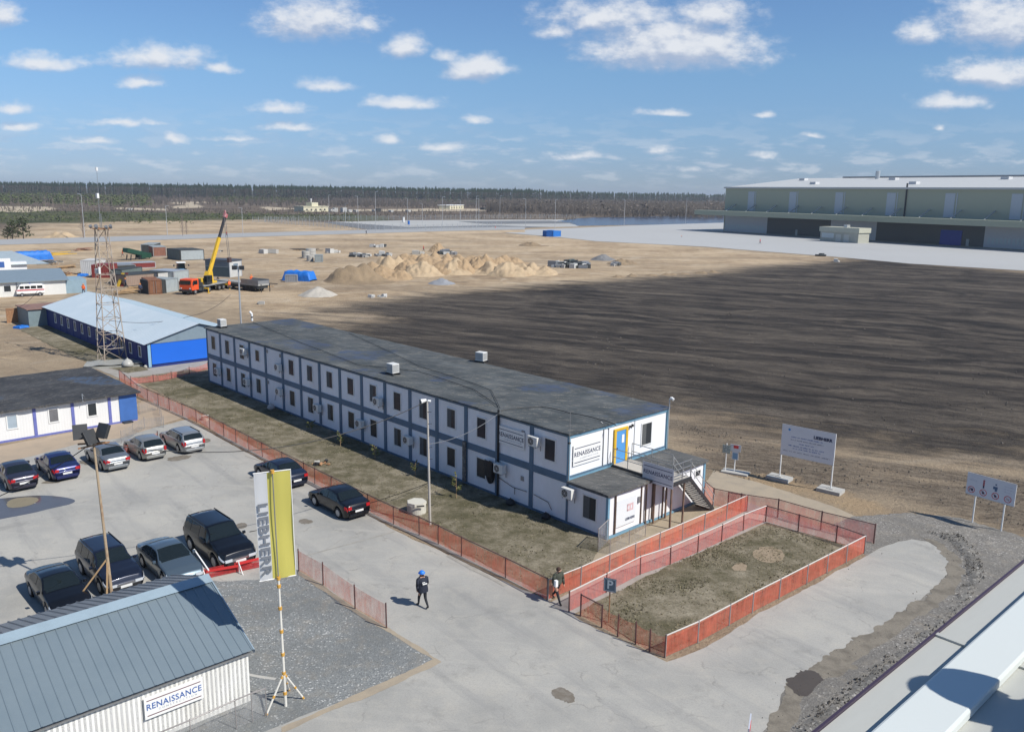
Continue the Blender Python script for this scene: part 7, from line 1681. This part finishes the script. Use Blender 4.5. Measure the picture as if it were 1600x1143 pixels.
farhouse('cream two part building with a small tower far beyond the road', (474.5, 331), (513, 330.5), 7.5, 12, CREAM, CREAM, (.36, .62)); farhouse('low pale yellow building on the right far plain', (703, 327), (724.5, 326), 5.5, 14, CREAM, WHITE)
for k, (x, y, w_, h) in enumerate(((517, 331, 8, 4), (523, 331, 5, 6), (536, 331.5, 6, 7), (545, 331.5, 5, 4), (556, 331, 4, 3), (585, 330.5, 4, 3), (611, 331, 4, 2.5), (638, 331, 4, 3))):
    container('small white kiosk on the far plain, %s from the cream building' % (['first', 'second', 'third', 'fourth', 'fifth', 'sixth', 'seventh', 'eighth'][k]), (x, y), (x+w_, y), h, 6, CW, name='kiosk')
container('small dark canopy hut on the far plain', (589, 331), (596, 331), 5, 4, CDK, name='kiosk'); container('dark shed at the far right plain edge', (756, 328), (765, 328), 3.5, 8, CDK, name='kiosk')
container('white car sized box at the far left plain', (201, 328.5), (208, 328.5), 3, 4, CW, name='kiosk'); container('low white box on the far sand strip', (689, 325), (703, 325), 1.5, 5, CW, name='kiosk')
container('white slim cabinet standing in the concrete basin', (630.5, 347.5), (632.3, 347.5), 8, 2, WHITE, name='cabinet'); container('blue slim cabinet standing in the concrete basin', (638.5, 351), (640, 351), 6, 2, TARP, name='cabinet'); container('teal cabinet by the brown scrub', (858.5, 322), (864, 322), 4.5, 3, M('teal', (.05, .25, .25), .6), name='cabinet'); container('small green cabinet right in the brown scrub', (905, 323.5), (910, 323.5), 4, 3, M('teal2', (.05, .25, .22), .6), name='cabinet')
# mesh security fence far away
def farfence(label, pts, hp, spacing):
    P_ = [G(x, y, .05) for x, y in pts]; e = empty('security_fence', label, 'fence', P_[0]); h = hpx(P_[0], hp); mb = MB()
    for a, b_ in zip(P_, P_[1:]): a2, b2_ = a-P_[0], b_-P_[0]; mb.quad(a2, b2_, b2_+Vector((0, 0, h)), a2+Vector((0, 0, h)))
    mb.build('mesh_panel', M('far_mesh_'+label[:3], (.36, .37, .37), .6) if False else FARM, e); mb = MB()
    for a, b_ in zip(P_, P_[1:]):
        n = max(1, int((b_-a).length/spacing))
        for i in range(n): p = a.lerp(b_, i/n)-P_[0]; mb.bar(p, p+Vector((0, 0, h*1.12)), .16)
    mb.build('post_row', LGREY, e)['kind'] = 'stuff'
FARM = MN('far_mesh', .8, (.36, .37, .37))
farfence('long grey mesh fence along the far side of the basin', [(395, 347.5), (500, 345), (640, 343.2), (800, 341.5), (905, 341)], 8, 4)
farfence('grey mesh fence between the sand and the basin', [(415, 347.5), (520, 356), (600, 363), (690, 362), (790, 357)], 9, 4)
# ---- trees
LEAFP = M('pine_needles', (.035, .062, .025), .9, 0, .6, (.018, .034, .016), .05); TRK = M('pine_bark', (.085, .07, .055), .9, 0, .3)
TRK2 = M('birch_twigs', (.22, .175, .15), .9, 0, .5, (.12, .09, .08), .03); SPR = M('young_pine', (.085, .105, .035), .9, 0, .6, (.05, .06, .025), .04); BRN = M('bare_crowns', (.165, .14, .115), .95, 0, .6, (.10, .085, .07), .02)
rg = random.Random(21)
def leafclump(mb, c_, s, n, flat=.6):
    for _ in range(n):
        d = Vector((rg.gauss(0, 1), rg.gauss(0, 1), rg.gauss(0, flat))); d = d.normalized()*rg.random()**.4; p = c_+Vector((d.x*s, d.y*s, d.z*s*flat*1.4))
        u = Vector((rg.uniform(-1, 1), rg.uniform(-1, 1), rg.uniform(-.5, .5)))*s*.30; v = Vector((rg.uniform(-1, 1), rg.uniform(-1, 1), rg.uniform(-1, 1)))*s*.30; mb.add([p-u, p+v, p+u, p-v], [(0,1,2,3)])
def base_at(px, py0, dist):
    """bearing of a photo column at a given distance, on the ground"""
    d = ray(px, py0); return Vector((d.x/d.y*dist, dist, 0))
mbf, mbt = MB(), MB()
for i in range(4200):
    px = rg.uniform(-260, 1190); k = px/1135
    near = 1450+rg.random()**1.5*420 if px < 820 else 1400+rg.random()*600
    if px > 820: near *= 1.0+(px-820)/900
    p = base_at(px, 300, near); h = rg.uniform(22, 26.5)
    if px > 850: h = rg.uniform(17, 24)
    if rg.random() < .04: h *= 1.1
    mbt.bar(p, p+Vector((0, 0, h*.8)), .9, up=(0, 1, 0))
    w = rg.uniform(3.2, 5.0); c0 = .12 if rg.random() < .4 else .38
    for j in range(5):
        f = c0+(1-c0)*(j+.3)/5; ww = w*(1.15-f*.75); leafclump(mbf, p+Vector((0, 0, h*f)), ww, 7, .8)
    mbf.add([p+Vector((-w*.35, 0, h*.8)), p+Vector((w*.35, 0, h*.8)), p+Vector((rg.uniform(-.5, .5), 0, h*1.03))], [(0, 1, 2)])
o1 = mbf.build('pine_forest', LEAFP); tag(o1, 'long dark green pine forest along the whole horizon', 'forest', kind='stuff')
o2 = mbt.build('trunks', TRK, o1); o2['kind'] = 'stuff'
mbf = MB(); mbt = MB()
for i in range(2600):   # young green pines left, mid distance
    px = rg.choice((rg.uniform(-250, 235), rg.uniform(-250, 235), rg.uniform(-250, 230), rg.uniform(330, 480), rg.uniform(640, 760)))
    if px < 240: dist = rg.uniform(820, 1250); h = rg.uniform(7, 12)
    else: dist = rg.uniform(1150, 1300); h = rg.uniform(6, 10)
    if px > 600 and rg.random() < .6: continue
    p = base_at(px, 310, dist); leafclump(mbf, p+Vector((0, 0, h*.35)), h*.36, 7, 1.0); leafclump(mbf, p+Vector((0, 0, h*.7)), h*.24, 5, 1.1)
for i in range(1500):   # low green bushes in front of the plain
    px = rg.uniform(-200, 560); dist = rg.uniform(500, 640) if px > 300 else rg.uniform(440, 600); h = rg.uniform(1.5, 3.4); p = base_at(px, 330, dist); leafclump(mbf, p+Vector((0, 0, h*.4)), h*.55, 5, .8)
o1 = mbf.build('young_pine_growth', SPR); tag(o1, 'olive green young pines and bushes below the forest on the left', 'bushes', kind='stuff')
mbf = MB(); mbt = MB()
def bare(p, h, n, mb):
    for _ in range(n):
        a = rg.uniform(-1, 1)*h*.22; b_ = rg.uniform(-1, 1)*h*.22; q = p+Vector((a, b_, h*rg.uniform(.6, 1.05))); s = p+Vector((a*.3, b_*.3, h*rg.uniform(0, .35))); w = Vector((h*.018+.07, 0, 0)); mb.add([s-w, s+w, q+w*.25, q-w*.25], [(0,1,2,3)])
for i in range(7200):
    r_ = rg.random()
    if r_ < .60: px = rg.uniform(760, 1180); dist = rg.uniform(700, 1400) if px > 880 else rg.uniform(780, 1350); h = rg.uniform(6, 12)
    elif r_ < .8: px = rg.uniform(520, 900); dist = rg.uniform(1000, 1400); h = rg.uniform(5, 9)
    else: px = rg.uniform(-200, 700); dist = rg.uniform(900, 1400); h = rg.uniform(4, 9)
    p = base_at(px, 315, dist); bare(p, h, 9, mbf)
    if rg.random() < .75: leafclump(mbf, p+Vector((0, 0, h*.6)), h*.30, 5, 1.0)
for i in range(1500):
    px = rg.uniform(-150, 900); dist = rg.uniform(600, 800); bare(base_at(px, 335, dist), rg.uniform(1.2, 3.2), 6, mbf)
o1 = mbf.build('bare_scrub', BRN); tag(o1, 'brown purple leafless birch scrub before the forest and around the pond', 'scrub', kind='stuff')
# white birch stems standing in the scrub
mbf = MB()
for i in range(420): px = rg.uniform(-100, 1150); p = base_at(px, 315, rg.uniform(700, 1200)); h = rg.uniform(6, 11); mbf.bar(p, p+Vector((rg.uniform(-.4, .4), 0, h)), .22)
tag(mbf.build('birch_stems', TRK2), 'pale bare birch stems standing among the scrub', 'trees', kind='stuff')
# single pine bush at the left, two bare young trees
def pine(p, h, lab, seed, spread=.38):
    e = empty('pine_tree', lab, 'tree', p); rg2 = random.Random(seed); mb = MB(); lf = MB(); mb.cyl((0, 0, 0), (.1, 0, h*.9), h*.025, h*.008, 7)
    for k in range(20):
        z = h*(.18+.75*k/20); a = k*2.4; r_ = h*spread*(1-.75*(z/h))*rg2.uniform(.7, 1.15); q = Vector((math.cos(a)*r_, math.sin(a)*r_, z+h*.07)); mb.cyl((0, 0, z), q, h*.006, h*.002, 4)
        for j in range(26):
            c_ = Vector((0, 0, z)).lerp(q, rg2.uniform(.35, 1.1))+Vector((rg2.gauss(0, 1), rg2.gauss(0, 1), rg2.gauss(0, .6)))*h*.05; u = Vector((rg2.uniform(-1, 1), rg2.uniform(-1, 1), rg2.uniform(-1, 1)))*h*.035; v = Vector((rg2.uniform(-1, 1), rg2.uniform(-1, 1), rg2.uniform(-1, 1)))*h*.035; lf.add([c_-u, c_+v, c_+u, c_-v], [(0,1,2,3)])
    mb.build('trunk', TRK, e); lf.build('crown', M('near_pine_crown', (.05, .065, .025), .85, 0, .5, (.03, .04, .02), .4) if 'near_pine_crown' not in bpy.data.materials else bpy.data.materials['near_pine_crown'], e)
pine(G(20, 376), 7.0, 'bushy pine on the left edge beside the far road, left of its neighbour', 1, .5); pine(G(37, 375), 8.0, 'bushy pine on the left edge beside the far road, taller right one', 2, .45); pine(G(12, 376), 4.5, 'small low pine bush at the far left of the pine pair', 3, .6)
def baretree(p, h, lab, seed):
    e = empty('bare_tree', lab, 'tree', p); rg2 = random.Random(seed); mb = MB(); cr_ = MB(); mb.cyl((0, 0, 0), (0, 0, h*.9), h*.014, h*.005, 6)
    for k in range(34):
        z = h*(.2+.7*k/34); a = k*2.4; r_ = h*.16*(1.1-z/h); q = Vector((math.cos(a)*r_, math.sin(a)*r_, z+h*.14)); cr_.cyl((0, 0, z), q, h*.004, h*.0015, 3)
        for j in range(3): s = Vector((0, 0, z)).lerp(q, rg2.uniform(.3, .9)); cr_.cyl(s, s+Vector((rg2.uniform(-1, 1), rg2.uniform(-1, 1), 1.2))*h*.05, h*.0025, h*.001, 3)
    mb.build('trunk', TRK2, e); cr_.build('crown', TRK2, e)
baretree(G(131, 376), 12, 'bare tree behind the lattice mast beside the far road', 1); baretree(G(286, 373), 9, 'bare young tree beyond the far road, left of the crane boom', 2); baretree(G(292, 371), 7, 'smaller bare young tree beyond the far road', 3)
# distant haze
hb_ = MB(); hb_.box(-9100, 9100, -9100, 9100, -3, 36); ho = hb_.build('haze', None); m = bpy.data.materials.new('haze'); m.use_nodes = True; t = m.node_tree; t.nodes.clear()
o = t.nodes.new('ShaderNodeOutputMaterial'); pv = T(t, 'ShaderNodeVolumePrincipled', i_Density=.00013); pv.inputs['Color'].default_value = (.80, .88, 1, 1); pv.inputs['Anisotropy'].default_value = .2; t.links.new(pv.outputs[0], o.inputs['Volume']); ho.data.materials.append(m); tag(ho, kind='stuff')
HAZE = True
if not HAZE: bpy.data.objects.remove(ho)
